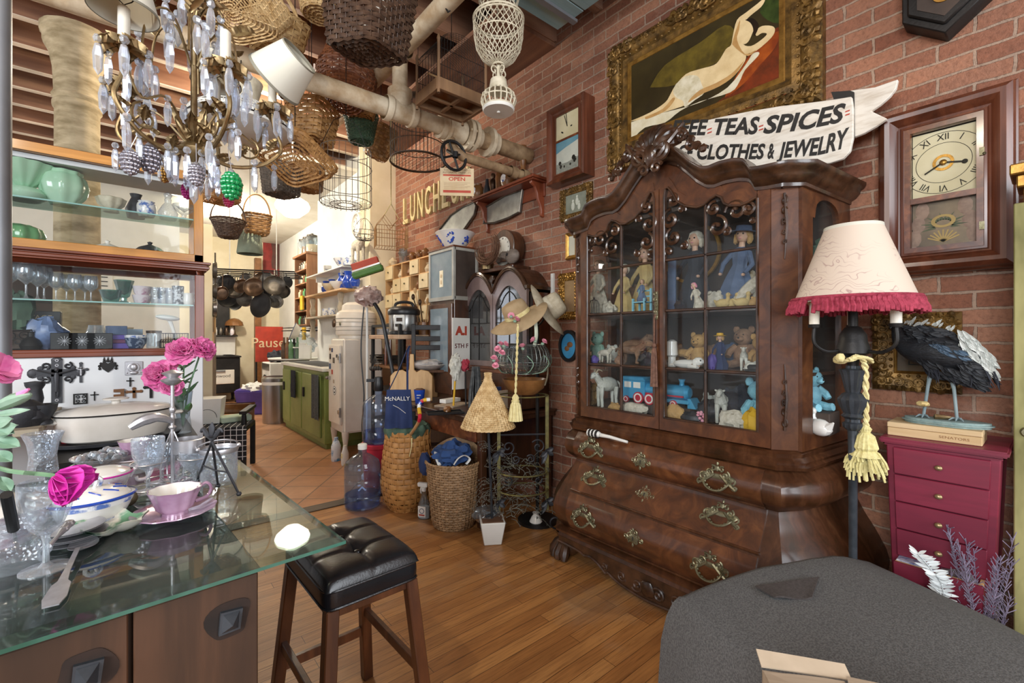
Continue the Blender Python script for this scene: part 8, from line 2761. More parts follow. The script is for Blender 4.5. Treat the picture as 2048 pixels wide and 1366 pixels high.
sh.location=(c.x-p.x,c.y-p.y,0)
b=B()
R7=random.Random(12)
for k in range(50):
 z=R7 .uniform(.2,.62)
 a=R7 .uniform(0,6.28)
 s0=V((0,0,z))
 e=s0+V((cos(a)*R7 .uniform(.05,.16),sin(a)*R7 .uniform(.05,.16),R7 .uniform(-.12,.05)))
 m=s0 .lerp(e,.5)+V((0,0,.03))
 b.tube([s0,m,e],[.0016,.0014,.0008],4)
 for j in range(3):
  b.sph(s0 .lerp(e,.5+.2*j),.0045,5,k=3)
obj('dried_stems',b,mt('grey_dry_stem','6f6b60','4c4840',.9),lp)
p=pT(1046,800,3)
ST_=thing('plant_stand','wrought iron gilded plant stand with scroll feet and leaf ornaments','plant stand',(p.x,p.y,0),-.6)
GI=mt('green_gilt_iron','8d8450','5e5a3e',.5,.5,vs=20)
for q in(-1,1):
 x=q*.16
 b=B().bx(x-.011,x+.011,-.006,.006,.16,.92)
 lg=obj('upright',b,GI,ST_)
 obj('scroll_foot',B().tube([(x+q*0+s_[0],0,s_[2])for s_ in spiral((q*.06,.08),.012,.075,pi*(q<0),q*1.25,22)],.011,7,flat=.5),'pewter',lg)
 b=B()
 for z in(.55,.22):
  for k in range(5):
   leafb(b,(x,-.008,z),(x+.05*cos(k*1.1-.6),-.012,z-.03+.06*sin(k*1.1)),.03,V((0,-1,.2)))
 obj('iron_leaf',b,'pewter',lg)
for z in(.92,.42,.3):
 obj('ring',B().tube(circ(.16,36,z,ry=.13),.008,6,True,flat=.6),GI,ST_)
b=B()
for q in(-1,1):
 for cx0,cz0,r in((.1,.58,.05),(.05,.5,.03),(.1,.36,.035)):
  b.tube([(q*cx0+s_[0],-.01,cz0+s_[2])for s_ in spiral((0,0),.006,r,0,q*1.4,18)],.005,5)
b.tube([(-.16,0,.66),(.16,0,.66)],.006,5)
obj('scrollwork',b,'pewter',ST_)
b=B()
for k in range(190):
 a=R7 .uniform(0,6.28)
 z=R7 .uniform(.12,.5)
 r=R7 .uniform(.05,.19)
 s0=V((cos(a)*r,sin(a)*r*.8,z))
 e=s0+V((R7 .uniform(-.09,.09),R7 .uniform(-.06,.06),R7 .uniform(-.06,.04)))
 b.tube([s0,s0 .lerp(e,.5)+V((0,0,.015)),e],.0016,4).sph(e,.004,5,k=3)
dg=one('dried_garland',b,mt('dry_vine','74756a','4c4c42',.9),'tangle of dry grey vines wound through the plant stand','dried vine',(p.x,p.y,0),-.6)
dg['kind']='stuff'
t=thing('leather_bowl','brown leather bowl with strap on the plant stand top','bowl',(p.x+.03,p.y+.02,.925),-.6)
obj('bowl',B().lat([(0,0),(.08,0),(.13,.04),(.15,.1),(.145,.1),(.12,.04),(0,.012)],28),'potbrown',t)
obj('strap',B().tube(smo([(.13,-.05,.06),(.145,-.06,.12),(.15,-.06,.2),(.16,-.03,.23),(.165,0,.21)],4),.012,6,flat=.35),mt('pale_strap','a99c84','8d8068',.7),t)
cb=pT(1046,716,2.98)
t=thing('wire_basket','round silvery wire egg basket trimmed with pink roses on the plant stand','wire basket',cb)
prof=[(.09,-.1),(.15,-.085),(.185,-.04),(.19,0),(.175,.05),(.15,.085)]
WGY=mt('galvanised_wire','8d938f','6c716e',.35,.8)
b=B()
for j in range(36):
 a=2*pi*j/36
 b.tube([(cos(a)*q[0],sin(a)*q[0]*.9,q[1])for q in prof],.0016,4)
for k in range(20):
 z=-.095+.18*k/19
 r=itp(z,[(q[1],q[0])for q in prof])
 b.tube([(cos(2*pi*j/40)*r,sin(2*pi*j/40)*r*.9,z)for j in range(40)],.0014,4,True)
obj('wire_net',b,WGY,t)
obj('rim_wire',B().tube(circ(.15,40,.085,ry=.135),.004,6,True).tube(circ(.185,40,-.04,ry=.167),.003,5,True).lat([(0,-.1),(.09,-.102),(.09,-.098),(0,-.096)],24),WGY,t)
b=B()
for j in range(9):
 a=2*pi*j/9
 b.tube(smo([(cos(a)*.19,sin(a)*.17,.02),(cos(a+.2)*.2,sin(a+.2)*.18,-.03),(cos(a+.1)*.16,sin(a+.1)*.14,-.085),(cos(a-.2)*.1,sin(a-.2)*.09,-.1)],3),.003,5)
obj('curled_stems',b,'leafpale',t)
obj('hanging_ribbon',B().tube(smo([(-.02,-.13,.08),(-.03,-.16,.15),(-.02,-.14,.25),(0,-.12,.29)],4),.012,6,flat=.3),mt('pale_green_ribbon','c3c9b4','a9b09a',.8),t)
RO=[(991,733),(988,718),(1003,707),(996,699),(1010,690),(1045,694),(1087,685),(1068,681),(1022,632),(1032,640),(1001,690),(993,725)]
ros=None
for k,(px,py)in enumerate(RO):
 c=pT(px,py,2.8 if k<6 else 2.84)
 if ros is None:
  b=petals(B(),V((0,0,0)),.024,6,V((-.3,-.5,.6)),4,2,1,.25)
  ros=one('silk_rose',b,'rose','pink silk rose tucked on the wire basket','rose',c,0,'silk roses on the wire basket')
  obj('green_calyx',B().sph((.004,.006,-.008),(.012,.012,.01),8),'leafpale',ros)
 else:
  dup(ros,c,rot=(RND.uniform(-.4,.4),RND.uniform(-.4,.4),RND.random()*6))
def hat(lab,c,rot,m,R,crown,dent=.02):
 t=thing('hat',lab,'hat',c,rot=rot)
 b=B()
 b.grid(lambda u,v:((.085+(R-.085)*v)*cos(2*pi*u),(.085+(R-.085)*v)*sin(2*pi*u)*.88,-.03*v*v+.02*v*cos(4*pi*u)),48,8,cu=True)
 k=[(v[0],v[1],v[2]-.003)for v in b.v]
 b.add(k,[tuple(reversed(f))for f in list(b.f)])
 b.lat([(.087,0),(.084,crown*.6),(.075,crown*.9),(.045,crown),(0,crown-dent)],36,sy=.88)
 obj('felt',b,MA[m],t,ang=60)
 obj('band',B().lat([(.0885,.004),(.088,.03)],36,sy=.885),MA['rope']if m=='hat' else MA['ivory'],t)
 return t
c1=pT(1036,632,2.95)
c2=pT(1098,618,3.1)
hat('tan felt hat with patterned crown hung tilted over the rose basket',c1,(.25,-.5,-.6),'hat',.205,.1)
hat('pale wide-brimmed hat hooked at a steep tilt beside the tan hat',c2,(.1,1,-.75),'hatpale',.205,.11)
hp=pT(1075,690,3.22)
t=thing('hat_stand','dark iron hat hook post behind the wire basket','hat stand',(hp.x,hp.y,0))
obj('pole',B().tube([(0,0,0),(0,0,1.42)],.013,10),'iron',t)
obj('base',B().lat([(0,0),(.14,0),(.14,.02),(.02,.04)],24),'iron',t)
for e in(c1,c2):
 obj('hook',B().tube(smo([(0,0,1.38),(.5*(e.x-hp.x),.5*(e.y-hp.y),1.42),(e.x-hp.x,e.y-hp.y,e.z+.03)],4),.007,6),'iron',t)
p0=pT(1036,648,2.74)
p1=pT(1031,790,2.72)
p2_=pT(1030,838,2.72)
ROP=MA['rope']
t=thing('cream_tassel','long cream rope with tassel hanging down the front of the wire basket','tassel')
b=B()
for ph_ in(0,pi):
 b.tube([p0 .lerp(p1,i/40)+V((cos(i*.9+ph_)*.004,sin(i*.9+ph_)*.004,0))for i in range(41)],.0045,5)
obj('rope',b,ROP,t)
L=(p1-p2_).length
obj('tassel',B().lat([(0,.01),(.012,0),(.02,-.015),(.017,-.035),(.03,-.06),(.036,-.1),(.042,-L-.01),(0,-L-.01)][::-1],28,c=tuple(p1),fl=.07,fn=14).tube([p1+V((q[0],q[1],-.036))for q in circ(.02,20)],.006,6,True),ROP,t)
p=pZ(1092,1060)
ves_('small_jug',[(0,0),(.035,0),(.045,.03),(.03,.06),(.018,.075),(.024,.09),(0,.085)],'porc','small white jug on the floor by the cabinet paw foot','jug',(p.x,p.y+.1,0))
# -- kitchen
t=thing('refrigerator','old cream enamel refrigerator on legs with round drum top and magnets on its door','refrigerator',(0,0,0))
FX0,FX1,FY0,FY1=(1.73,2.17,4.86,5.27)
obj('body',B().bx(FX0,FX1,FY0,FY1,.27,1.29),'fridge',t,bev=.018,seg=3)
dr=obj('door',B().bx(FX0-.028,FX0-.002,FY0+.03,FY1-.015,.36,1.22),'fridge',t,bev=.008,seg=2)
for z in(.5,1.08):
 obj('hinge',B().tube([(FX0-.03,FY0+.025,z-.05),(FX0-.03,FY0+.025,z+.05)],.011,8).bx(FX0-.04,FX0-.02,FY0+.02,FY0+.08,z-.02,z+.02),'steel',dr)
obj('latch_handle',B().bx(FX0-.05,FX0-.026,FY1-.08,FY1-.03,.83,.87).sph((FX0-.06,FY1-.05,.85),.018,8),'steel',dr)
for k,(x,y)in enumerate(((FX0+.03,FY0+.03),(FX0+.03,FY1-.03),(FX1-.03,FY0+.03),(FX1-.03,FY1-.03))):
 obj('leg',B().lat([(.03,0),(.018,.03),(.022,.14),(.036,.24),(.04,.29)],12,c=(x,y,0)),'fridge',t)
obj('drum_top',B().lat([(.19,1.288),(.19,1.32),(.215,1.33),(.22,1.345),(.22,1.55),(.212,1.562),(.21,1.575),(.17,1.6),(.16,1.605),(.15,1.66),(.11,1.69),(0,1.7)],44,c=(1.95,5.07,0)),'fridge',t)
for z in(1.38,1.42,1.47,1.51):
 obj('drum_seam',B().tube(circ(.2212,44,z,(1.95,5.07)),.0022,5,True),'shadetrim',t)
obj('drum_badge',B().lat([(0,-.006),(.018,-.004),(.02,0)],16,rot=(0,-pi/2*-1,0),c=(1.74,5,1.45)),'brass',t)
R8=random.Random(6)
mg=None
MM=['potbrown','navy','ink','tin','bluecloth','signr','card','pewter']
for k,(y,z,w_,h)in enumerate(((5.2,1.17,.04,.03),(5.13,1.16,.03,.045),(5.19,1.09,.03,.06),(5.08,1.05,.05,.06),(5.2,.98,.05,.06),(5.13,.92,.035,.05),(5.08,.82,.03,.04),(4.98,1.1,.035,.035))):
 one('fridge_magnet',B().bx(FX0-.034,FX0-.028,y-w_/2,y+w_/2,z-h/2,z+h/2),MA[MM[k]],'small %s fridge magnet on the cream refrigerator door, %s from the top'%(['brown','navy','black','tin grey','slate blue','red','tan','dark grey'][k],['first','second','fourth','fifth','sixth','seventh','lowest','third'][k]),'magnet',(0,0,0),0,'magnets on the refrigerator',bev=.001)
t2=thing('round_sticker','round black and white sticker on the refrigerator door','sticker',(FX0-.0285,5.06,.72),WR)
obj('disc',disc_b(.05,0,28,th=.001),'ink',t2)
obj('white_centre',B().add(ring_b(.03,.044,-.0015,-.001,28).v,ring_b(.03,.044,-.0015,-.001,28).f).bx(-.02,.02,-.0015,-.001,-.012,.012),'white',t2)
t2=thing('potholder','orange brown knitted potholder magnet on the drum of the refrigerator','potholder',(1.73,5.16,1.46))
obj('pad',(lambda b:(lump(b,(0,0,0),(.02,.04,.045),.3,3,12),b)[1])(B()),'copper',t2)
p=pZ(672,922)
ves_('cleaner_bottle',[(0,0),(.045,0),(.05,.02),(.05,.16),(.03,.21),(.022,.215),(.022,.25),(0,.25)],mt('white_blue_bottle','dfe6ea','4a8fc0',.35,vs=9,lo=.5,hi=.6),'white cleaner bottle with blue label beside the refrigerator leg','bottle',p,sy=.6)
p=pZ(690,930)
ves_('cleaner_bottle',[(0,0),(.035,0),(.04,.02),(.04,.12),(.025,.16),(.018,.2),(0,.2)],mt('yellow_label_bottle','e3e2da','d9c23c',.35,vs=9,lo=.5,hi=.6),'small white bottle with yellow label by the refrigerator','bottle',p,sy=.6)
GX,GY0,GY1=(1.71,5.42,7.28)
t=thing('kitchen_cabinet','green painted base cabinet with two panel doors facing the kitchen aisle','cabinet')
obj('body',B().bx(GX,2.19,GY0,GY1,.06,.9),'green',t,bev=.006)
obj('plinth',B().bx(GX+.03,2.19,GY0+.02,GY1-.02,0,.06),'green',t)
for y0,y1 in((5.52,6.25),(6.29,6.8),(6.84,7.22)):
 d=obj('door',B().bx(GX-.022,GX-.001,y0,y1,.12,.85),'green',t,bev=.006)
 obj('door_handle',B().bx(GX-.04,GX-.022,y1-.12,y1-.06,.55,.67),'iron',d,bev=.004)
t=thing('counter_top','white edged counter with dark sink top above the green cabinet','counter')
obj('slab',B().bx(GX-.03,2.195,GY0-.02,GY1+.02,.903,.945),'white',t,bev=.006)
obj('dark_inset',B().bx(GX+.05,2.16,GY0+.3,GY1-.1,.945,.949),'slate',t)
for k,(px,w_,h,m,lab)in enumerate(((590,.2,.36,'darkcloth','black towel hanging over the far green cabinet door'),(634,.26,.52,'tin','grey knitted towel hanging over the near green cabinet door'))):
 y=pX(px,760,GX-.03).y
 z0=.86
 b=B().sheet(lambda u,v:(GX-.046-.008*sin(u*14),y+(.5-u)*w_,z0-h*v),18,8,.01)
 one('hand_towel',b,MA[m]if m!='tin' else mt('grey_knit','5c5f60','484b4c',.95,vs=60,bump=.6),lab,'towel',ang=60)
t=thing('waste_bin','brushed steel oval waste bin with dark flat lid','bin',(1.7,7.66,0),-.6)
obj('body',B().lat([(0,0),(.19,0),(.195,.02),(.2,.58),(0,.58)],40,sy=.8),'steel',t)
obj('collar',B().lat([(.2,.58),(.204,.59),(.2,.63),(.2,.64)],40,sy=.8),'white',t)
obj('lid',B().lat([(.205,.63),(.207,.68),(.18,.705),(.1,.71),(0,.71)],40,sy=.8),'steel',t)
obj('lid_panel',B().lat([(.15,.7095),(.12,.713),(0,.714)],32,sy=.75),'black',t)
p=pZ(508,828)
t=thing('shopping_bag','purple shopping bag with white bags spilling from its top','bag',p,-.5)
obj('bag',(lambda b:(b.add([(-.2,-.1,0),(.2,-.1,0),(.2,.1,0),(-.2,.1,0),(-.27,-.14,.42),(.24,-.12,.4),(.25,.14,.42),(-.26,.13,.44)],[(3,2,1,0),(0,1,5,4),(1,2,6,5),(2,3,7,6),(3,0,4,7),(4,5,6,7)]),b)[1])(B()),'purple',t,bev=.02,seg=2)
obj('white_bags',(lambda b:(lump(b,(0,0,.44),(.2,.1,.09),.6,4,20),b)[1])(B()),'white',t)
q=None
t=thing('washing_machine','white front loading washing machine with dark round door','washing machine')
obj('body',B().bx(1.86,2.46,8.85,9.45,.02,.85),'white',t,bev=.012)
obj('door_ring',B().lat([(.2,0),(.215,-.02),(.17,-.045),(.15,-.03)],36,rot=(0,pi/2,0),c=(1.86,9.15,.42)),'black',t)
obj('door_glass',B().lat([(0,-.04),(.1,-.038),(.16,-.02)],32,rot=(0,pi/2,0),c=(1.86,9.15,.42)),'inside',t)
obj('control_strip',B().bx(1.852,1.862,8.88,9.42,.72,.83),'steel',t)
obj('side_trim',B().bx(1.88,2.44,8.845,8.851,.05,.82),'white',t)
one('black_bag',(lambda b:(lump(b,(0,0,.1),(.2,.16,.1),.5,3,20,4),b)[1])(B()),'darkcloth','black cloth bag slumped on the washing machine','bag',(2.05,9.05,.86))
one('saucepan',B().lat([(0,0),(.1,0),(.11,.01),(.11,.1),(.1,.1),(0,.01)],24).tube([(.1,0,.08),(.28,.05,.09)],.012,6),'iron','black saucepan on the washing machine beside the bag','pan',(2.18,9.3,.86))
p0,p1=(pY(511,655,9.62),pY(566,712,9.62))
t=thing('metal_sign','red enamel sign lettered Pause in cream leaning above the washing machine','sign',((p0 .x+p1 .x)/2,9.62,(p0 .z+p1 .z)/2-.04))
sw,sh_=(abs(p1 .x-p0 .x),abs(p0 .z-p1 .z)+.12)
obj('plate',B().bx(-sw/2,sw/2,0,.012,-sh_/2,sh_/2),mt('enamel_red','b03a26','8f2e20',.45,vs=5),t)
q=text_b('Pause',.26,.002,std(-.002,-.02,.02))
obj('lettering',B().add(q.v,q.f),'paper',t,flat=True)
obj('wire_legs',B().bx(-sw/2,-sw/2+.03,0,.03,-1.02,-sh_/2).bx(sw/2-.03,sw/2,0,.03,-1.02,-sh_/2),'iron',t)
t=thing('range_stove','antique black and white enamel range lettered Glenwood against the kitchen back wall','stove')
SX0,SX1,SY0_,SY1_=(1.04,1.68,10.55,11.15)
for x in(SX0+.05,SX1-.05):
 for y in(SY0_+.05,SY1_-.05):
  obj('leg',B().lat([(.04,0),(.025,.05),(.04,.2)],10,c=(x,y,0)),'iron',t)
obj('body',B().bx(SX0,SX1,SY0_,SY1_,.2,.9),'iron',t,bev=.01)
obj('cooktop',B().bx(SX0-.02,SX1+.02,SY0_-.03,SY1_,.9,.93),'iron',t,bev=.006)
for k in range(4):
 obj('burner',B().lat([(0,.93),(.08,.93),(.09,.945),(.06,.95),(0,.945)],16,c=(SX0+.17+.32*(k%2),SY0_+.15+.28*(k//2),0)),'iron',t)
od=obj('oven_door',B().bx(SX0+.04,SX1-.1,SY0_-.02,SY0_,.38,.66),'porc',t,bev=.01)
q=text_b('Glenwood',.085,.001,std(SY0_-.021,(SX0+SX1)/2-.03,.54))
obj('lettering',B().add(q.v,q.f),'ink',od,flat=True)
obj('door_handle',B().bx(1.24,1.42,SY0_-.05,SY0_-.02,.63,.655),'steel',od)
obj('backguard',B().bx(SX0,SX1,SY1_-.04,SY1_,.93,1.32),'porc',t,bev=.006)
obj('warming_shelf',B().bx(SX0-.02,SX1+.02,SY1_-.22,SY1_,1.32,1.345),'iron',t,bev=.004)
obj('hood',B().bx(SX0-.05,SX1-.1,SY1_-.02,SY1_+.06,1.4,2.55),'iron',t)
for k in range(6):
 ves_('spice_jar',[(0,0),(.035,0),(.04,.02),(.04,.11),(.03,.13),(.032,.16),(0,.16)],['potbrown','rose','porc','tin','copper','pinkwht'][k],['dark brown jar first on the warming shelf','pink jar second on the warming shelf','white jar third on the warming shelf','tin canister fourth on the warming shelf','copper jar fifth on the warming shelf','pink patterned jar last on the warming shelf'][k],'jar',(SX0+.07+.1*k,SY1_-.12,1.346),16)
t=thing('table_lamp','dark shaded bronze lamp on the warming shelf end','lamp',(SX1-.03,SY1_-.12,1.346))
obj('base',B().lat([(0,0),(.06,0),(.03,.03),(.015,.1),(.015,.2),(0,.2)],14),'copper',t)
obj('shade',B().lat([(.17,.2),(.15,.28),(.08,.34),(0,.36)],20,fl=.03,fn=10),'potbrown',t)
struct(obj('trim_6',B().bx(2.02,2.14,10.95,11.07,0,3),'potbrown'))
a,c=(pY(526,420,11.24),pY(577,560,11.24))
t=thing('wall_poster','tall dark red vintage soda poster with bottle and white script on the back wall','poster',((a.x+c.x)/2,11.245,(a.z+c.z)/2))
pw,phh=(abs(c.x-a.x),abs(a.z-c.z))
obj('sheet',B().bx(-pw/2,pw/2,-.01,0,-phh/2,phh/2),'colared',t)
bp=[(0,-.62),(.11,-.6),(.13,-.45),(.1,-.2),(.13,0),(.1,.2),(.05,.38),(.045,.52),(.055,.55),(0,.56)]
K=.9
obj('bottle_picture',B().pri([(x*K,z*K)for x,z in bp]+[(-x*K,z*K)for x,z in reversed(bp[1:-1])],0,.002,std(-.0105,.02,.02)),'colabr',t,flat=True)
obj('bottle_outline',B().tube([(x*K*1.12+.02,-.012,z*K+.02)for x,z in bp[1:]],.008,5),mt('poster_gold','a5783a','8f6530',.6),t)
q=text_b('Coca-Cola',.17,.001,std(-.0115,0,phh/2-.12),shear=.4)
obj('lettering',B().add(q.v,q.f),'paper',t,flat=True)
pr=pT(510,548,6.6)
t=thing('pot_rack','black iron bar rack hung from the kitchen ceiling for pots and pans','pot rack',pr)
W3=.58
obj('frame',B().tube([(-W3,-.4,0),(W3,-.4,0),(W3,.4,0),(-W3,.4,0)],.011,6,True).tube([(-W3,0,0),(W3,0,0)],.009,6).tube([(-W3,-.2,0),(W3,-.2,0)],.009,6).tube([(-W3,.2,0),(W3,.2,0)],.009,6),'iron',t,rz=-.4)
obj('hanging_rod',B().tube([(.25,-.15,0),(.25,-.15,3.4-pr.z)],.007,6).tube([(-.3,.1,0),(-.3,.1,3.4-pr.z)],.007,6),'white',t)
PANS=[(440,572,18,'tin',6.7),(456,566,16,'iron',6.6),(470,580,17,'tin',6.8),(486,574,15,'copper',6.4),(509,576,19,'copper',6.2),(500,562,14,'tin',6.7),(524,563,17,'copper',6.6),(549,572,20,'tin',6.2),(540,560,13,'tin',6.6),(566,585,15,'tin',6.4),(526,612,25,'iron',6.2),(555,604,13,'tin',6.3),(455,600,17,'iron',6.9),(475,607,15,'iron',7),(492,600,14,'tin',6.9),(536,588,14,'iron',6.7),(446,588,14,'copper',6.5),(572,566,12,'iron',6.6)]
PW=['dented tin','black iron','dull steel','small copper','tan copper','shiny tin','brown copper','large two-toned copper','narrow tin','grey enamel','wide black','little tin','sooty black','dark shallow','blackened tin','dark lidded','old copper','tiny black']
for k,(px,py,r,m,tt)in enumerate(PANS):
 c=pT(px,py,tt)
 R=r*tt/FPX
 t2=thing('hanging_pan','%s pan hanging from the kitchen pot rack'%PW[k],'pan',c,rot=(pi/2-.25+.1*(k%3),0,-.6+.35*(k*7%5-2)/2),group='pans on the pot rack')
 if k%3==2:
  obj('body',B().lat([(0,0),(R*.8,0),(R,.02),(R*1.02,R*.9),(R*.98,R*.9),(0,.03)],24),MA[m],t2)
 else:
  obj('body',B().lat([(0,0),(R*.62,0),(R*.66,.012),(R*.95,.03),(R,.045),(R*.96,.05),(R*.7,.022),(R*.35,.016),(0,.02)],28),MA[m],t2)
  obj('rim_line',B().tube(circ(R*.62,28,-.002),.006,5,True),MA['tin']if m!='tin' else MA['iron'],t2)
 obj('pan_handle',B().tube([(0,R*.9,.03),tuple(t2 .rotation_euler.to_matrix().inverted()@V((0,0,max(R*1.3,pr.z-c.z))))],[.012,.006],6),MA[m],t2)
for k,(z,r,m)in enumerate(((2.05,.1,'tin'),(1.82,.09,'tin'),(1.62,.11,'steel'))):
 t2=thing('hanging_pan',['upper steel pan on the side of the cream post','middle steel pan on the side of the cream post','lower shiny pan on the side of the cream post'][k],'pan',(.695,6.05,z),rot=(0,pi/2,0))
 obj('body',B().lat([(0,0),(r*.8,0),(r,.03),(r*.97,.035),(0,.01)],24),MA[m],t2)
 obj('pan_handle',B().tube([(-r*.9,0,.025),(-r*2,0,.025)],.009,6),MA[m],t2)
one('wooden_paddle',B().bx(.692,.706,6.02,6.08,1.2,1.36).lat([(0,0),(.05,.02),(.05,.2),(0,.22)],12,c=(.715,6.05,1.34),sx=.2),'raw','pale wooden paddle hanging on the cream post','paddle')
t=thing('spice_cabinet','tall brown open spice cabinet on the kitchen side wall','cabinet')
QX,QY0,QY1,QZ0,QZ1=(2.28,8.15,8.9,1.5,2.72)
BW=wood('brown_pine','7a5236','9c7250','8a6042',.6,2,4)
obj('sides',B().bx(QX,2.56,QY0,QY0+.025,QZ0,QZ1).bx(QX,2.56,QY1-.025,QY1,QZ0,QZ1).bx(2.54,2.56,QY0,QY1,QZ0,QZ1),BW,t)
obj('cornice',B().bx(QX-.03,2.56,QY0-.03,QY1+.03,QZ1,QZ1+.04),BW,t,bev=.006)
for k in range(5):
 z=QZ0+.02+k*.24
 obj('shelf',B().bx(QX,2.54,QY0,QY1,z-.01,z+.01),BW,t)
 for j in range(5):
  ves_('spice_bottle',[(0,0),(.04,0),(.045,.02),(.045,.1),(.025,.12),(.028,.15),(0,.15)],['potbrown','bone','tin','copper','green2'][(j+k)%5],'small jar on the %s shelf of the brown spice cabinet'%['lowest','second','middle','fourth','top'][k],'jar',(QX+.08,QY0+.1+.135*j,z+.011),12,'jars on the %s spice shelf'%['lowest','second','middle','fourth','top'][k])
for k in range(3):
 t2=thing('storage_jar',['clear lidded storage jar at far end atop the spice cabinet','clear lidded storage jar in the middle atop the spice cabinet','large clear storage jar nearest atop the spice cabinet'][k],'jar',(2.4,8.75-.24*k,QZ1+.041))
 obj('glass',B().lat([(0,0),(.1,0),(.105,.02),(.105,.24),(.08,.28),(.078,.28),(.1,.24),(0,.02)],24),'clear',t2)
 obj('fill',B().lat([(0,.01),(.095,.012),(.095,.14),(0,.15)],20),MA[['bone','potbrown','paper'][k]],t2)
 obj('lid',B().lat([(.085,.28),(.085,.31),(.02,.32),(.025,.34),(0,.345)],20),'tin',t2)
for k,(z,lab)in enumerate(((1.9,'yellow box standing on the front of the spice cabinet'),(1.56,'yellow card pinned under the spice cabinet'))):
 one('yellow_box',B().bx(QX-.03,QX-.002,8.3-.12*k,8.45-.12*k,z-.12 if k==0 else z-.3,z+.12 if k==0 else z-.08),'yellow',lab,'box')
t=thing('round_table','white round kitchen table crowded with bottles beyond the green cabinet','table',(2.08,7.95,0))
obj('top',B().lat([(0,.945),(.42,.945),(.43,.955),(.43,.97),(0,.972)],44),'white',t)
obj('pedestal',B().lat([(.25,0),(.2,.04),(.06,.1),(.05,.8),(.2,.94)],20),'iron',t)
BOT=[(582,'olive_bottle','leaf'),(590,'dark_bottle','iron'),(575,'amber_bottle','potbrown'),(597,'green_bottle','leaf'),(568,'brown_bottle','copper')]
for k,(px,nm,m)in enumerate(BOT):
 q=pT(px,700,7.05)
 ves_('oil_bottle',[(0,0),(.038,0),(.04,.02),(.04,.2),(.015,.26),(.015,.33),(0,.33)],m,['olive green oil bottle, second on the round table','black wine bottle, third on the round table','amber bottle near the far rim of the round table','green bottle beside the white cartons','short brown bottle at far edge of the round table'][k],'bottle',(min(max(q.x,1.78),2.3),q.y+.05*(k%2)+0,.973),16)
for k,px in enumerate((606,615)):
 q=pT(px,700,7)
 one('white_carton',B().bx(-.05,.05,-.04,.04,0,.24-.03*k),'white',['grey white carton with dark top on the round table','white carton with printed front on the round table'][k],'carton',(q.x,q.y,.973),-.6,bev=.003)
q=pT(636,700,6.9)
t2=thing('wire_crate','white lidded wire crate on the round table beside the refrigerator','crate',(2.05,7.62,.973))
obj('tub',B().bx(-.13,.13,-.1,.1,0,.16),'clear',t2,bev=.01)
obj('lid',B().bx(-.14,.14,-.11,.11,.16,.18),'white',t2,bev=.006)
q=pT(620,660,6.9)
t2=thing('colander','pale blue grey enamel colander tilted toward the kitchen aisle','colander',(2.02,7.62,1.36),rot=(0,-1.2,-.3))
obj('bowl',B().lat([(0,0),(.06,0),(.11,.04),(.14,.1),(.135,.1),(.1,.04),(0,.012)],32),'enamel',t2)
obj('rim',B().tube(circ(.14,36,.1),.006,6,True),'bluecloth',t2)
one('plastic_bags',(lambda b:(lump(b,(0,0,.2),(.2,.16,.2),.6,4,24,8),b)[1])(B()),'clear','heap of clear plastic bags on the round table by the wall','bags',(2.2,8.12,.973))
t2=thing('wire_shelf','black wire shelf with papers on the kitchen wall below the spice cabinet','shelf')
b=B()
for k in range(12):
 b.tube([(2.1,7.9+.1*k,1.42),(2.55,7.9+.1*k,1.42)],.005,4)
b.tube([(2.1,7.88,1.42),(2.1,9.05,1.42),(2.55,9.05,1.42),(2.55,7.88,1.42)],.008,5,True).tube([(2.1,7.88,1.47),(2.1,9.05,1.47),(2.55,9.05,1.47),(2.55,7.88,1.47)],.006,5,True)
obj('wire',b,'iron',t2)
SHX=2.2
t=thing('china_shelf','white wall shelf of blue and white china, topmost on the white kitchen wall','shelf')
SZS=(2.2,1.92,1.6)
obj('board',B().bx(SHX-.2,SHX,5.68,7.2,SZS[0]-.02,SZS[0]),'white',t,bev=.003)
for y in(5.9,6.9):
 obj('bracket',B().bx(SHX-.14,SHX,y-.012,y+.012,SZS[0]-.1,SZS[0]-.02),'white',t)
for k,z in enumerate(SZS[1:]):
 t=thing('china_shelf',['wooden edged wall shelf of jugs, middle of the three on the white kitchen wall','short wooden wall shelf above the refrigerator, lowest of the three'][k],'shelf')
 obj('board',B().bx(SHX-.2,SHX,5.7,7.25,z-.025,z),MA['raw']if k==0 else MA['grey_wood'],t,bev=.003)
 for y in(6,7.2):
  obj('turned_bracket',B().lat([(.03,z-.3),(.045,z-.22),(.025,z-.15),(.045,z-.06),(.03,z-.025)],12,c=(SHX-.1,y,0)),'grey_wood',t)
CH=[(665,0,'plate','bluwht','small blue and white plate at far end of the top china shelf'),(684,0,'bowl','bluwht','blue and white bowl in the middle of the top china shelf'),(700,0,'box','bluwht','blue and white butter dish on the top china shelf'),(655,0,'cup','porc','white cup at the far end of the top china shelf'),(652,1,'jug','blue','cobalt blue jug, first of the row on the middle china shelf'),(664,1,'jug','blue','cobalt blue jug, second of the row on the middle china shelf'),(685,1,'jug','blue','larger cobalt blue pitcher, third of the row'),(697,1,'jug','blue','largest cobalt blue pitcher, fourth of the row'),(710,1,'jug','blue','cobalt blue jug, last of the row on the middle china shelf'),(676,1,'bowl','porc','white footed bowl in front of the cobalt pitchers'),(660,1,'bowl','bone','cream dish at the far end of the middle china shelf'),(652,2,'cup','bluwht','blue spotted mug on the lowest china shelf'),(664,2,'cup','bluwht','blue and white cup next to the spotted mug')]
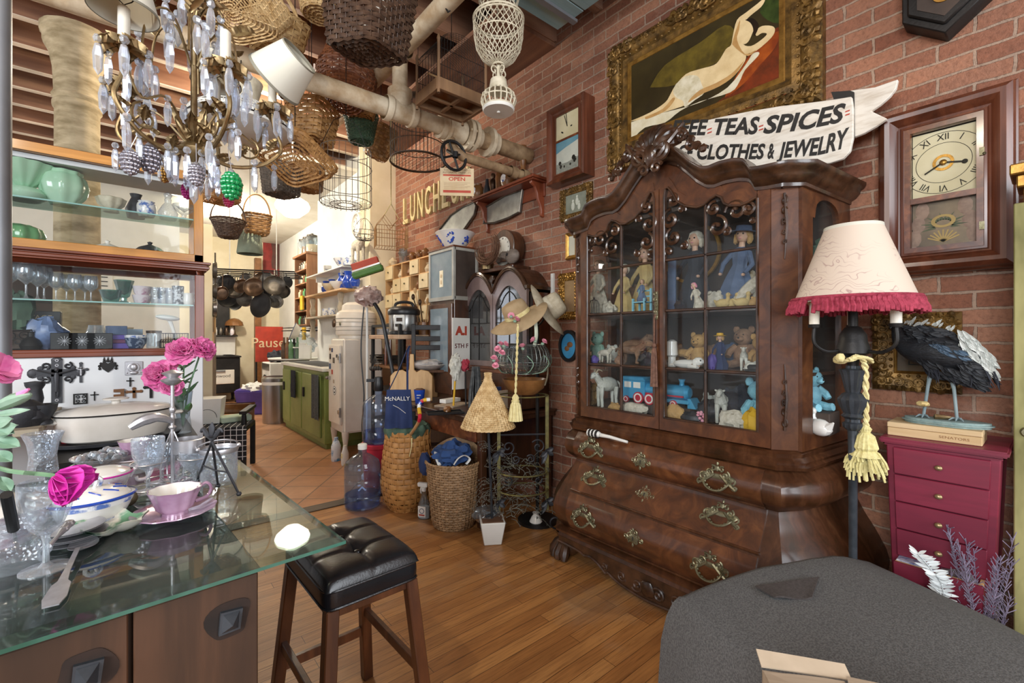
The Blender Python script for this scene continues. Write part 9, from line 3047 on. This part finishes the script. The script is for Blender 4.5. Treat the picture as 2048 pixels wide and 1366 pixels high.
SHP={'plate':[(0,0),(.05,0),(.09,.02),(.11,.025),(0,.015)],'bowl':[(0,0),(.04,0),(.06,.02),(.1,.08),(.105,.1),(.1,.1),(0,.02)],'box':[(0,0),(.08,0),(.085,.06),(.05,.1),(.012,.11),(.015,.125),(0,.13)],'cup':[(0,0),(.04,0),(.05,.03),(.052,.1),(.048,.1),(0,.02)],'jug':[(0,0),(.04,0),(.06,.04),(.062,.08),(.036,.13),(.045,.17),(.04,.17),(0,.12)]}
for k,(px,s,kind,m,lab)in enumerate(CH):
 X=SHX-(.1 if kind=='jug' else .15 if kind=='bowl' else .1)
 o=ves_({'box':'butter_dish','jug':'blue_jug','plate':'china_plate','bowl':'china_bowl','cup':'china_cup'}[kind],SHP[kind],m,lab,{'box':'dish'}.get(kind,kind),(X,pX(px,600,X).y,SZS[s]+.001))
 if kind=='jug' and 685<=px<=700:
  o.scale=(1.25,1.25,1.25)
bst=beast('cream sheep figure standing on the top china shelf',(SHX-.1,pX(716,480,SHX-.1).y,SZS[0]+.001),.34,.34,'lace',WR,'sheep figure','sheep_figure',th=1.2,neck=.2)
p=pX(716,450,SHX)
t=thing('wall_clock','round white faced clock on the white kitchen wall','clock',p,WR)
obj('case',B().lat([(.15,0),(.155,-.02),(.14,-.035),(.135,-.02)],36,rot=(-pi/2,0,0)).v and ring_b(.135,.155,-.035,0,36),'enamel',t)
dl=obj('dial',disc_b(.137,-.002,36,th=.01),'porc',t)
obj('numerals',numerals(B(),.112,.028,-.013,names=[str(i or 12)for i in range(12)]),'ink',dl,flat=True)
obj('hand',B().bar((0,-.014,0),(.05,-.014,.04),.006,.002,(0,1,0)),'ink',dl)
obj('hand',B().bar((0,-.014,0),(-.02,-.014,.09),.005,.002,(0,1,0)),'ink',dl)
p=pT(585,412,5.2)
t=thing('pendant_light','glowing white schoolhouse globe ceiling light in the kitchen','pendant light',p)
obj('globe',B().lat([(0,-.13),(.08,-.12),(.12,-.085),(.17,-.04),(.185,0),(.165,.045),(.11,.08),(.075,.1),(0,.1)],36),'glow',t)
obj('fitter',B().lat([(.075,.09),(.08,.12),(.05,.16),(.012,.17),(.012,.4)],20).tube([(0,0,.3),(0,0,3.59-p.z)],.009,8),'white',t)
obj('canopy',B().lat([(.06,3.59-p.z),(.05,3.55-p.z),(0,3.54-p.z)],20),'white',t)
ax,ay=(.66,5.2)
t=thing('armchair','black wooden armchair in the kitchen opening behind the display case','chair',(ax,ay,0),-.35)
for x in(-.24,.24):
 for y in(-.22,.22):
  obj('leg',B().bx(x-.022,x+.022,y-.022,y+.022,0,.42),'iron',t,bev=.004)
 obj('armrest',B().bx(x-.03,x+.03,-.26,.24,.58,.61).lat([(.018,.42),(.026,.5),(.018,.58)],10,c=(x,-.2,0)),'iron',t,bev=.004)
obj('seat',B().bx(-.26,.26,-.25,.25,.4,.45),'iron',t,bev=.01)
obj('backrest',B().bx(-.25,.25,.22,.255,.52,.62).bx(-.25,-.21,.22,.255,.42,.62).bx(.21,.25,.22,.255,.42,.62),'potbrown',t,bev=.008)
def plaid():
 s=NT('plaid_cloth')
 br=s.new('TexBrick')
 br.offset=0
 for k,v in(('Scale',1),('Mortar Size',.003),('Mortar Smooth',0),('Brick Width',.05),('Row Height',.05)):
  br.inputs[k].default_value=v
 for n_,c_ in(('Color1','15161a'),('Color2','1c1d22'),('Mortar','c9c9c9')):
  br.inputs[n_].default_value=lin(c_)
 s.ln(s.map((1,1,1),(pi/2,0,0)),br.inputs['Vector'])
 return s.set(br.outputs['Color'],.9)
th_=one('plaid_throw',B().sheet(lambda u,v:((u-.5)*.56,-.3-.01*sin(u*15)if v>.4 else-.3+(.4-v)*.9,(.466 if v<=.4 else .466-(v-.4)*.5)+.004*sin(u*9)),20,20,.008),plaid(),'black and white windowpane plaid throw over the armchair seat','throw',(ax,ay,0),-.35,ang=60)
t2=thing('carton','white printed carton standing on the armchair seat','carton',(ax-.08,ay+.06,.478),-.3)
obj('box',frus(.1,.12,0,.24),'white',t2,bev=.003)
q=None
obj('printed_arc',B().tube([(cos(a)*.08,-.113,.06+sin(a)*.08)for a in[pi*i/12 for i in range(13)]],.002,4),'ink',t2)
one('egg_carton',B().bx(-.13,.13,-.08,.08,0,.06),mt('pale_green_pulp','b9c9b5','a4b5a0',.9),'pale green pulp egg carton on the armchair beside the white carton','carton',(ax+.12,ay-.02,.478),.1,bev=.01)
# -- near side: lamp, bird, chest, blanket, stool
lp=pT(1706,800,1.62)
t=thing('floor_lamp','tall slate metal floor lamp with cream damask shade and crimson fringe','floor lamp',(lp.x,lp.y,0))
LG=MA['lampgrey']
obj('base',B().lat([(0,0),(.15,0),(.155,.015),(.12,.035),(.05,.05),(.03,.08),(.02,.12)],32),LG,t)
obj('pole',B().lat([(.015,.1),(.013,.55),(.014,.84),(.02,.85),(.014,.86),(.0165,.98)],16),LG,t)
obj('baluster',B().lat([(.018,.97),(.028,.98),(.03,.995),(.022,1),(.022,1.01),(.034,1.02),(.026,1.03),(.04,1.06),(.044,1.08),(.03,1.1),(.02,1.105),(.024,1.12),(.034,1.17),(.04,1.185),(.02,1.19),(.02,1.2)],40,fl=.07,fn=10),LG,t)
obj('bell',B().lat([(.016,1.195),(.02,1.23),(.05,1.245),(.048,1.27),(.042,1.285),(.04,1.31),(.025,1.335),(.015,1.34),(.015,1.4),(.01,1.42),(.006,1.68),(0,1.68)],28),'iron',t)
for k in range(3):
 a=k*2*pi/3+.25
 ar=obj('candle_arm',B().tube(smo([(cos(a)*.03,sin(a)*.03,1.255),(cos(a)*.09,sin(a)*.09,1.25),(cos(a)*.13,sin(a)*.13,1.28),(cos(a)*.13,sin(a)*.13,1.335)],4),.006,8).lat([(.018,1.335),(.02,1.345),(.012,1.35)],14,c=(cos(a)*.13,sin(a)*.13,0)),'iron',t)
 obj('candle_sleeve',B().lat([(.016,1.345),(.016,1.44),(0,1.44)],14,c=(cos(a)*.13,sin(a)*.13,0)),'candle',ar)
sh=obj('lamp_shade',B().lat([(.182,1.425),(.086,1.69),(.0845,1.69),(.1805,1.425)],56),'damask',t)
sh.location=(0,0,0)
tl=(0,-.06,0)
obj('shade_binding',B().lat([(.0885,1.682),(.087,1.695),(.084,1.695),(.084,1.682)],56),'shade',sh)
b=B()
R9=random.Random(8)
for k in range(86):
 a=2*pi*k/86
 if 36<=k%86<=37:
  continue
 r=.187
 b.sph((cos(a)*r,sin(a)*r,1.424+R9 .uniform(-.004,.004)),(.011,.011,.013),6,k=4)
 b.tube([(cos(a)*r,sin(a)*r,1.425),(cos(a+.03)*(r+.01),sin(a+.03)*(r+.01),1.4),(cos(a+.02)*(r+.013),sin(a+.02)*(r+.013),1.385+R9 .uniform(-.004,.006))],[.007,.009,.007],5)
b.tube(circ(.185,60,1.436),.008,6,True)
obj('fringe',b,'crimson',sh)
obj('spider',B().tube([(-.08,0,1.68),(.08,0,1.68)],.002,5).tube([(0,-.08,1.68),(0,.08,1.68)],.002,5),'iron',sh)
t=thing('rope_tassel','thick cream rope knotted round the lamp stem with large frayed tassel','tassel',(lp.x,lp.y,0))
vd=V((-lp.x,-lp.y,0)).normalized()
rt=V((DY,-DX,0))
def twist(pts,r,b):
 for ph in(0,pi):
  q=[]
  for i,p in enumerate(pts):
   q.append(p+V((cos(i*1.1+ph)*r*.55,sin(i*1.1+ph)*r*.55,sin(i*1.1+ph)*r*.2)))
  b.tube(q,r*.62,6)
 return b
ringp=[V((cos(a)*.05,sin(a)*.05,1.222+.01*sin(a*2)))for a in[2*pi*i/30 for i in range(31)]]
st_=vd*.052-rt*.01
hang_=smo([tuple(st_+V((0,0,1.222))),tuple(vd*.06+rt*.02+V((0,0,1.235))),tuple(vd*.045+rt*.042+V((0,0,1.2))),tuple(vd*.03+rt*.045+V((0,0,1.1))),tuple(vd*.03+rt*.046+V((0,0,1))),tuple(vd*.03+rt*.044+V((0,0,.985)))],8)
b=twist(ringp,.0095,B())
twist(hang_,.0095,b)
lump(b,vd*.055-rt*.045+V((0,0,1.23)),(.014,.014,.016),.2,3,10)
obj('rope',b,'rope',t)
e=V(hang_[-1])
FRI=mt('cream_frayed','e0d69c','c7bb7c',.9,bump=.6,bs=200,vs=80)
obj('tassel_head',B().lat([(.01,.005),(.018,-.005),(.013,-.018),(.026,-.03),(.036,-.07),(.03,-.08),(.046,-.1)],32,c=tuple(e),fl=.05,fn=16),FRI,t)
b=B()
for k in range(120):
 a=R9 .uniform(0,6.28)
 r=R9 .uniform(.01,.05)
 z0=R9 .choice((-.085,-.1,-.115))
 L=R9 .uniform(.03,.07)
 b.tube([e+V((cos(a)*r*.75,sin(a)*r*.75,z0)),e+V((cos(a)*r*1.15,sin(a)*r*1.15,z0-L*.6)),e+V((cos(a+.1)*r*1.25,sin(a+.1)*r*1.25,z0-L))],.0042,4)
obj('frayed_skirt',b,FRI,t)
CXF,CYA,CYB,CZT,CZL=(2.2,.105,.425,.925,.375)
cyc=(CYA+CYB)/2
t=thing('drawer_chest','narrow crimson painted chest of five drawers with brass knobs against the brick','chest of drawers',(CXF,cyc,0),WR)
hw=(CYB-CYA)/2-.01
def taper(b):
 b.v=[(x*(1-.13*(CZT-z)/(CZT-CZL)),y,z)for x,y,z in b.v]
 return b
obj('body',taper(B().bx(-hw,hw,0,.32,CZL,CZT-.02)),'chest',t,bev=.003)
obj('top',B().bx(-hw-.018,hw+.018,-.022,.325,CZT-.02,CZT).bx(-hw-.008,hw+.008,-.012,.322,CZT-.03,CZT-.02),'chest',t,bev=.006,seg=2)
N5=5
dh=(CZT-.035-CZL-.012)/N5
for k in range(N5):
 z1=CZT-.035-k*dh
 z0=z1-dh+.004
 y=-.006 if k<4 else-.07
 bb=taper(B().bx(-hw+.022,hw-.022,y-.008,y+.008,z0,z1))
 d=obj('drawer',bb,'chest',t,bev=.002)
 if k==4:
  obj('drawer_sides',taper(B().bx(-hw+.026,-hw+.036,y+.008,.02,z0+.01,z1-.004).bx(hw-.036,hw-.026,y+.008,.02,z0+.01,z1-.004).bx(-hw+.03,hw-.03,y+.008,.02,z0+.01,z0+.018).bx(-hw+.026,hw-.026,y+.004,y+.0081,z1-.0035,z1+.001)),'raw',d)
 obj('knob',B().sph((0,y-.022,(z0+z1)/2),(.0115,.009,.0095),14).lat([(.006,0),(.005,.012)],10,rot=(pi/2,0,0),c=(0,y-.006,(z0+z1)/2)),mt('pale_brass','b9a37c','9c875f',.35,.7),d)
zd=CZL+.012+.02
p=t.matrix_basis@V((-.06,-.035,zd))
one('cd_case',B().bx(-.05,.05,-.025,.03,0,.085),mt('blue_white_print','46588c','d9d9de',.3,vs=30),'blue and white printed case standing in the open bottom drawer','case',p,WR,bev=.002)
p=t.matrix_basis@V((.05,-.03,zd))
one('plastic_pouch',(lambda b:(lump(b,(0,0,.05),(.05,.022,.045),.4,4,16,3),b)[1])(B()),'clear','crumpled clear pouch in the open bottom drawer','pouch',p,WR)
one('low_stand',B().bx(2.2,2.52,CYA+.02,CYB-.02,0,CZL-.002),'inside','dark low stand under the crimson chest','stand',bev=.005)
bc=V((2.3,.262,CZT+.001))
t=thing('cigar_box','pale wooden cigar box lettered SENATORS under the stuffed bird','box',bc,WR)
obj('box',B().bx(-.155,.1,-.065,.1,0,.03),mt('cigar_wood','d6ba8e','c7a878',.6,vs=4,st=(1,10,10)),t,bev=.002)
obj('lid',B().bx(-.156,.101,-.066,.1,.031,.05),mt('cigar_wood_lid','dcc298','cdb083',.6,vs=4,st=(1,10,10)),t,bev=.002)
q=text_b('SENATORS',.0125,.0003,std(-.0653,.03,.016),sx=1.3)
obj('lettering',B().add(q.v,q.f),'potbrown',t,flat=True)
BXP=2.31
t=thing('bird_mount','oval grey green textured base under the stuffed bird','stand',(BXP,.262,CZT+.0515),WR)
obj('slab',(lambda b:(b.pri([(cos(a)*.125*(1+.05*sin(3*a)),sin(a)*.062*(1+.06*cos(5*a)))for a in[2*pi*i/40 for i in range(40)]],0,.02),b)[1])(B()),'verdi',t,bev=.008,seg=2)
BZ=CZT+.0715
bird=thing('stuffed_bird','taxidermy black crane-like bird with pale grey wing standing on grey green base','stuffed bird',(0,0,0))
Q=lambda px,py,dx=0:pX(px,py,BXP)+V((dx,0,0))
sk=[(1788,606,.014),(1793,622,.017),(1794,642,.02),(1798,660,.03),(1812,684,.052),(1838,696,.074),(1870,702,.084),(1905,710,.08),(1938,720,.064),(1966,734,.042),(1990,742,.014)]
pts=smo([tuple(Q(a,c))for a,c,r in sk],3)
rs=[]
for i in range(len(sk)-1):
 for j in range(3):
  rs.append(sk[i][2]+(sk[i+1][2]-sk[i][2])*j/3)
rs.append(sk[-1][2])
obj('body',B().tube(pts,rs,18,flat=.8).sph(Q(1789,603),(.02,.024,.018),14),'feather',bird,ang=70)
obj('beak',B().tube([Q(1781,605),Q(1768,609),Q(1758,613)],[.007,.005,.001],8),'potbrown',bird)
obj('eye',B().sph(Q(1786,600,-.016),.004,8),mt('amber_eye','8f4a1a','a35a24',.2),bird)
obj('beak_strands',B().tube([Q(1790,648,-.02),Q(1783,657,-.03)],.003,5),'feather',bird)
def feather(b,a,e,w_,th=.0012,side=-1):
 leafb(b,a,e,w_,V((side,0,.2)))
b=B()
R10=random.Random(5)
for k in range(170):
 px=R10 .uniform(1806,1955)
 f=(px-1806)/149
 cyy=itp(px,[(1806,672),(1838,690),(1870,700),(1905,712),(1955,735)])
 rr=itp(px,[(1806,25),(1838,42),(1870,48),(1905,45),(1955,32)])
 v=R10 .uniform(-.95,1.05)
 py=cyy+rr*v
 dx=-sqrt(max(0,1-min(v*v,1)))*rr*.0016-.004
 a=Q(px,py,dx)
 e=Q(px+R10 .uniform(22,36),py+R10 .uniform(8,20)+4*v,dx*.7)
 feather(b,a,e,R10 .uniform(.012,.02))
obj('black_feathers',b,'feather',bird,ang=80)
b=B()
for k in range(60):
 px=R10 .uniform(1845,1990)
 py=itp(px,[(1845,735),(1900,745),(1990,758)])+R10 .uniform(-6,8)
 dx=R10 .uniform(-.05,.02)
 b.tube([Q(px,py-12,dx),Q(px+8,py+4,dx),Q(px+R10 .uniform(6,22),py+R10 .uniform(10,22),dx)],[.003,.0022,.0008],4)
obj('downy_underside',b,'darkcloth',bird)
b=B()
for k in range(130):
 f=R10 .random()
 px=1920+f*62
 py=itp(px,[(1920,668),(1950,690),(1985,728)])+R10 .uniform(-14,34-14*f)
 dx=R10 .uniform(-.075,-.03)*(1-.5*f)
 a=Q(px,py,dx)
 e=Q(px+R10 .uniform(14,24),py+R10 .uniform(14,28),dx*.8)
 feather(b,a,e,R10 .uniform(.009,.015))
obj('grey_wing_plumes',b,'feathgrey',bird,ang=80)
b=B()
for k in range(26):
 px=R10 .uniform(1812,1905)
 py=itp(px,[(1812,640),(1860,640),(1905,655)])+R10 .uniform(-3,5)
 a=Q(px,py+8,-.03)
 feather(b,a,Q(px+R10 .uniform(6,12),py+R10 .uniform(-6,8),-.034),.008)
obj('pale_back_flecks',b,'feathgrey',bird,ang=80)
b=B()
for k in range(24):
 px=R10 .uniform(1860,1930)
 py=itp(px,[(1860,688),(1930,706)])+R10 .uniform(-6,8)
 a=Q(px,py,-.085)
 feather(b,a,Q(px+R10 .uniform(12,20),py+R10 .uniform(5,12),-.08),.009)
obj('blue_sheen_feathers',b,mt('blue_sheen','2c3f50','415a70',.4),bird,ang=80)
for nm,L in(('leg',[(1857,728,.011),(1861,748,.0085),(1856,772,.0055),(1847,808,.005)]),('leg',[(1890,730,.011),(1902,752,.009),(1908,778,.0055),(1914,816,.005)])):
 P=[Q(a,c)for a,c,r in L]
 P[-1].z=BZ+.006
 lg=obj(nm,B().tube(P,[r for a,c,r in L],9).sph(P[1],.0105,9),'birdleg',bird)
 b=B()
 f=P[-1]
 for a in(-.7,0,.7,pi):
  d=V((-cos(a)*.02-0,sin(a)*.034+0,0))if a!=pi else V((.018,0,0))
  d=Matrix.Rotation(-pi/2,3,'Z')@V((sin(a)*.03,-cos(a)*.032,0))if a!=pi else V((.02,-.004,0))
  b.tube([f,f+d*.55+V((0,0,.004)),f+d+V((0,0,-.003))],[.0045,.004,.0015],7)
 obj('foot',b,'birdleg',lg)
b=B()
lump(b,Q(1848,806)+V((-.03,0,0)),(.016,.02,.01),.5,5,12)
one('straw_tuft',b,'goldcloth','little tuft of straw at the bird foot','straw')
p=Q(1868,806)
p=V((p.x-.02,p.y,BZ+.01))
one('horn_shell',B().lat([(0,0),(.01,.004),(.008,.03),(.003,.055),(0,.058)],12,rot=(pi/2*1,0,0),fl=.05,fn=6),'bronze','spiral brown shell lying at the bird feet','shell',(p.x,p.y,p.z),.3)
t=thing('old_door','weathered mossy green painted door edge with round keyhole at the near wall','door',(0,0,0))
t['kind']='structure'
t.name='door_1'
dx_=pT(2031,850,1.62)
obj('leaf',B().bx(2.3,2.36,-.75,.092,.01,1.752),'weather',t,bev=.004)
obj('edge_strip',B().bx(2.285,2.3,.05,.092,.01,1.752),'weather',t,bev=.003)
obj('keyhole_rose',B().lat([(0,-.012),(.012,-.012),(.016,-.006),(.017,0)],18,rot=(0,pi/2,0),c=(2.285,.062,.985)).sph((2.272,.062,.985),(.003,.004,.006),8),'brass',t)
one('gilt_moulding',B().bx(2.24,2.4,-.6,.1,1.84,1.875).bx(2.26,2.4,-.6,.085,1.8,1.84).bx(2.28,2.4,-.6,.07,1.7535,1.8),'goldlite','gilt cornice moulding lying across the top of the mossy door','moulding',bev=.004)
O_=V((1.33,.745,0))
e1=V((.904,-.428,0)).normalized()
e2=V((-e1 .y*-1,0,0))
e2=V((e1 .y,-e1 .x,0))
L1,L2=(1,1.15)
def mtop(a,c):
 z=itp(a,[(0,.485),(.12,.505),(.3,.535),(.5,.55),(.62,.545),(.75,.5),(.9,.42),(1,.36)])
 z+=-.035*min(max((c-.35)/.6,0),1)+.012*sin(a*9+c*4)*.6
 return z
def blanket(u,v):
 a=min(max(u,0),1)*L1
 c=min(max(v,0),1)*L2
 z=mtop(a,c)
 ou=(-u if u<0 else u-1 if u>1 else 0)/.25
 ov=(-v if v<0 else v-1 if v>1 else 0)/.25
 k=max(ou,ov)
 p=O_+e1*a+e2*c
 if k>0:
  s=.045*sin(min(k*3,1)*pi/2)+.02*k+.012*k*sin(a*22+c*19)
  if u<0:
   p-=e1*s
  if u>1:
   p+=e1*s
  if v<0:
   p-=e2*s
  if v>1:
   p+=e2*s
  z=z-(1-cos(min(k*4,1)*pi/2))*.03-max(0,k-.08)*(z-.04)
 return(p.x,p.y,max(z,.012))
us=[-.25,-.2,-.14,-.09,-.05,-.03,-.015,0]+[i/20 for i in range(1,20)]+[1,1.015,1.03,1.05,1.09,1.14,1.2,1.25]
n_=len(us)
fnb=lambda u,v:blanket(us[min(int(round(u*(n_-1))),n_-1)],us[min(int(round(v*(n_-1))),n_-1)])
t=thing('draped_couch','low couch completely covered with charcoal grey felt blanket in front of cabinet','couch')
obj('felt_cover',B().sheet(fnb,n_-1,n_-1,-.006),'felt',t,ang=70)
cc=O_+e1*.45+e2*.55
obj('couch_base',B().box((cc.x,cc.y,.2),(.7,1,.36),None,(0,0,atan2(e1 .y,e1 .x))),'inside',t)
b=B()
def scr(u,v):
 A=None
 px=(1510+128*u)*(1-v)+(1548+76*u)*v
 py=(1174-18*u)*(1-v)+(1199-4*u)*v
 d=ray(px,py)
 tt=1.2
 for _ in range(30):
  q=V((d[0]*tt,d[1]*tt,CAMZ+d[2]*tt))
  r=q-O_
  a,c=(r.dot(e1),r.dot(e2))
  zt=mtop(min(max(a,0),L1),min(max(c,0),L2))+.006
  tt+=(q.z-zt)*.9/max(.3,-d[2])
  tt=min(max(tt,.8),2)
 q=V((d[0]*tt,d[1]*tt,CAMZ+d[2]*tt))
 return(q.x,q.y,q.z+.004+.006*sin(u*5+1)*v)
b.sheet(scr,12,8,-.005)
one('felt_scrap',b,'feltbr','folded scrap of dark brown felt on top of the grey blanket','cloth',ang=70)
cb_=pT(1524,1340,.86)
cr=pT(1850,1384,.8)
ex=cr-cb_
ex.z=0
WB=.36
ang_=atan2(ex.y,ex.x)
ey=V((-sin(ang_),cos(ang_),0))
exn=V((cos(ang_),sin(ang_),0))
zt=cb_.z
t=thing('cardboard_box','open cardboard box with folded flaps resting on the grey blanket near the camera','box',(cb_.x,cb_.y,0),ang_)
DB=.26
zb_=.5
obj('walls',B().bx(0,WB,-DB,-DB+.005,zb_,zt).bx(0,WB,-.005,0,zb_,zt-.002).bx(0,.005,-DB,0,zb_,zt).bx(WB-.005,WB,-DB,0,zb_,zt).bx(0,WB,-DB,0,zb_,zb_+.005),'card',t)
obj('flap',B().add([(.14,0,zt+.012),(WB,0,zt-.002),(WB-.02,-DB*.5,zt+.006),(.1,-DB*.52,zt+.02)],[(0,1,2,3)]).sheet(lambda u,v:(0+.36*u,-.006-.12*v,zt+.004+.014*v*(1-u)),6,4,-.004),'card',t)
obj('flap',B().sheet(lambda u,v:(.002+.13*u,-.01-.24*v*(1-.1*u),zt+.004+.006*sin(u*2)-.002*v),4,4,-.004),'card',t)
obj('flap',B().sheet(lambda u,v:(0+.15*u,.004+.035*v*(1-.2*u),zt+.002+.01*v),3,3,-.003),'cardin',t)
def spray_vase(lab,px,py,tt,m,kind,seed,top):
 p=pT(px,py,tt)
 t=thing('dried_spray',lab,'dried flowers',(p.x,p.y,0))
 obj('pot',B().lat([(0,0),(.035,0),(.03,.1),(.022,.2),(.026,.26),(.022,.26),(0,.05)],18),'clear',t)
 rr=random.Random(seed)
 b=B()
 if kind=='leaf':
  for s in range(2):
   tip=pT(top[s][0],top[s][1],tt-.05)-V((p.x,p.y,0))
   mid=V((tip.x*.3,tip.y*.3,(tip.z+.26)*.5+.05))
   pl_=smo([(0,0,.2),tuple(mid),tuple(tip)],12)
   b.tube(pl_,.002,5)
   for i in range(6,len(pl_)):
    for sd in(-1,1):
     d=V((rr.uniform(-.3,.3),sd*rr.uniform(.4,1),rr.uniform(0,.6))).normalized()
     leafb(b,pl_[i],pl_[i]+d*rr.uniform(.025,.04),.01,V((-.8,0,.5)))
 else:
  for s in range(26):
   a=rr.uniform(0,6.28)
   h=rr.uniform(.42,.66)
   e=V((cos(a)*rr.uniform(.02,.12),sin(a)*rr.uniform(.02,.12),h))
   m0=V((e.x*.4,e.y*.4,h*.6))
   b.tube([(0,0,.2),m0,e],.0012,4)
   for j in range(12):
    f=.35+.65*j/12
    q=m0 .lerp(e,f)
    for w_ in range(2):
     b.tube([q,q+V((rr.uniform(-.02,.02),rr.uniform(-.02,.02),rr.uniform(.012,.03)))],.0013,4)
 obj('stems',b,MA[m],t,ang=80)
 return t
spray_vase('bleached white leafy spray standing between blanket and chest',1895,1230,1.5,'silvleaf','leaf',3,[(1836,1108),(1872,1150)])
spray_vase('feathery lavender grey dried grass in front of the mossy door',1962,1260,1.5,'lavend','grass',4,None)
sc_=V((.535,1.455,0))
sw_,sd_,sz_=(.29,.4,.645)
t=thing('bar_stool','dark wood bar stool with black button-tufted leather seat beneath the glass corner','stool',sc_,.03)
def seat(u,v):
 x=(u-.5)*2
 y=(v-.5)*2
 e=(1-abs(x)**6)*(1-abs(y)**6)
 z=sz_-.035+.045*e**.35
 for bx_,by_ in((0,-.33),(0,.33)):
  d2=((x-bx_)*sw_/2)**2+((y-by_)*sd_/2)**2
  z-=.018*math.exp(-d2/.0009)
 z-=.008*math.exp(-(x*sw_/2)**2/6e-05)*e
 z-=.006*(math.exp(-((y-.33)*sd_/2)**2/5e-05)+math.exp(-((y+.33)*sd_/2)**2/5e-05))*e
 ins=1-.02*(1-e)
 return(x*sw_/2*ins,y*sd_/2*ins,z)
b=B().grid(seat,44,56)
def wall(u,v):
 a=u*2*pi
 c,s=(cos(a),sin(a))
 k=max(abs(c),abs(s))
 rr=(abs(c)**14+abs(s)**14)**(-1/14)
 return(c*rr*sw_/2*(1+.01*sin(pi*v))*.98,s*rr*sd_/2*(1+.01*sin(pi*v))*.98,sz_-.034-.052*v)
b.grid(wall,96,6,cu=True)
cu_=obj('cushion',b,'leather',t,ang=60)
b=B()
for z in(sz_-.036,sz_-.084):
 b.tube([(cos(a)*(abs(cos(a))**14+abs(sin(a))**14)**(-1/14)*sw_/2*.985,sin(a)*(abs(cos(a))**14+abs(sin(a))**14)**(-1/14)*sd_/2*.985,z)for a in[2*pi*i/96 for i in range(96)]],.0035,6,True)
obj('piping',b,'leather',cu_)
for y in(-.33,.33):
 obj('button',B().sph((0,y*sd_/2,sz_-.008),(.011,.011,.006),12),'leather',cu_)
obj('seat_frame',B().bx(-sw_/2+.015,sw_/2-.015,-sd_/2+.015,sd_/2-.015,sz_-.115,sz_-.086),'legwood',t,bev=.003)
ft={}
for q in(-1,1):
 for s in(-1,1):
  a=V((q*(sw_/2-.025),s*(sd_/2-.025),sz_-.09))
  e=V((q*(sw_/2+.02),s*(sd_/2+.035),0))
  ft[q,s]=(a,e)
  obj('leg',B().bar(e,a,.036,.036,(0,1,0)),'legwood',t,bev=.003)
def lpnt(q,s,z):
 a,e=ft[q,s]
 f=z/a.z
 return e.lerp(a,f)
for k1,k2,z in(((-1,-1),(1,-1),.2),((-1,1),(1,1),.2),((-1,-1),(-1,1),.28),((1,-1),(1,1),.28)):
 obj('stretcher',B().bar(lpnt(*k1,z),lpnt(*k2,z),.018,.032),'legwood',t,bev=.002)
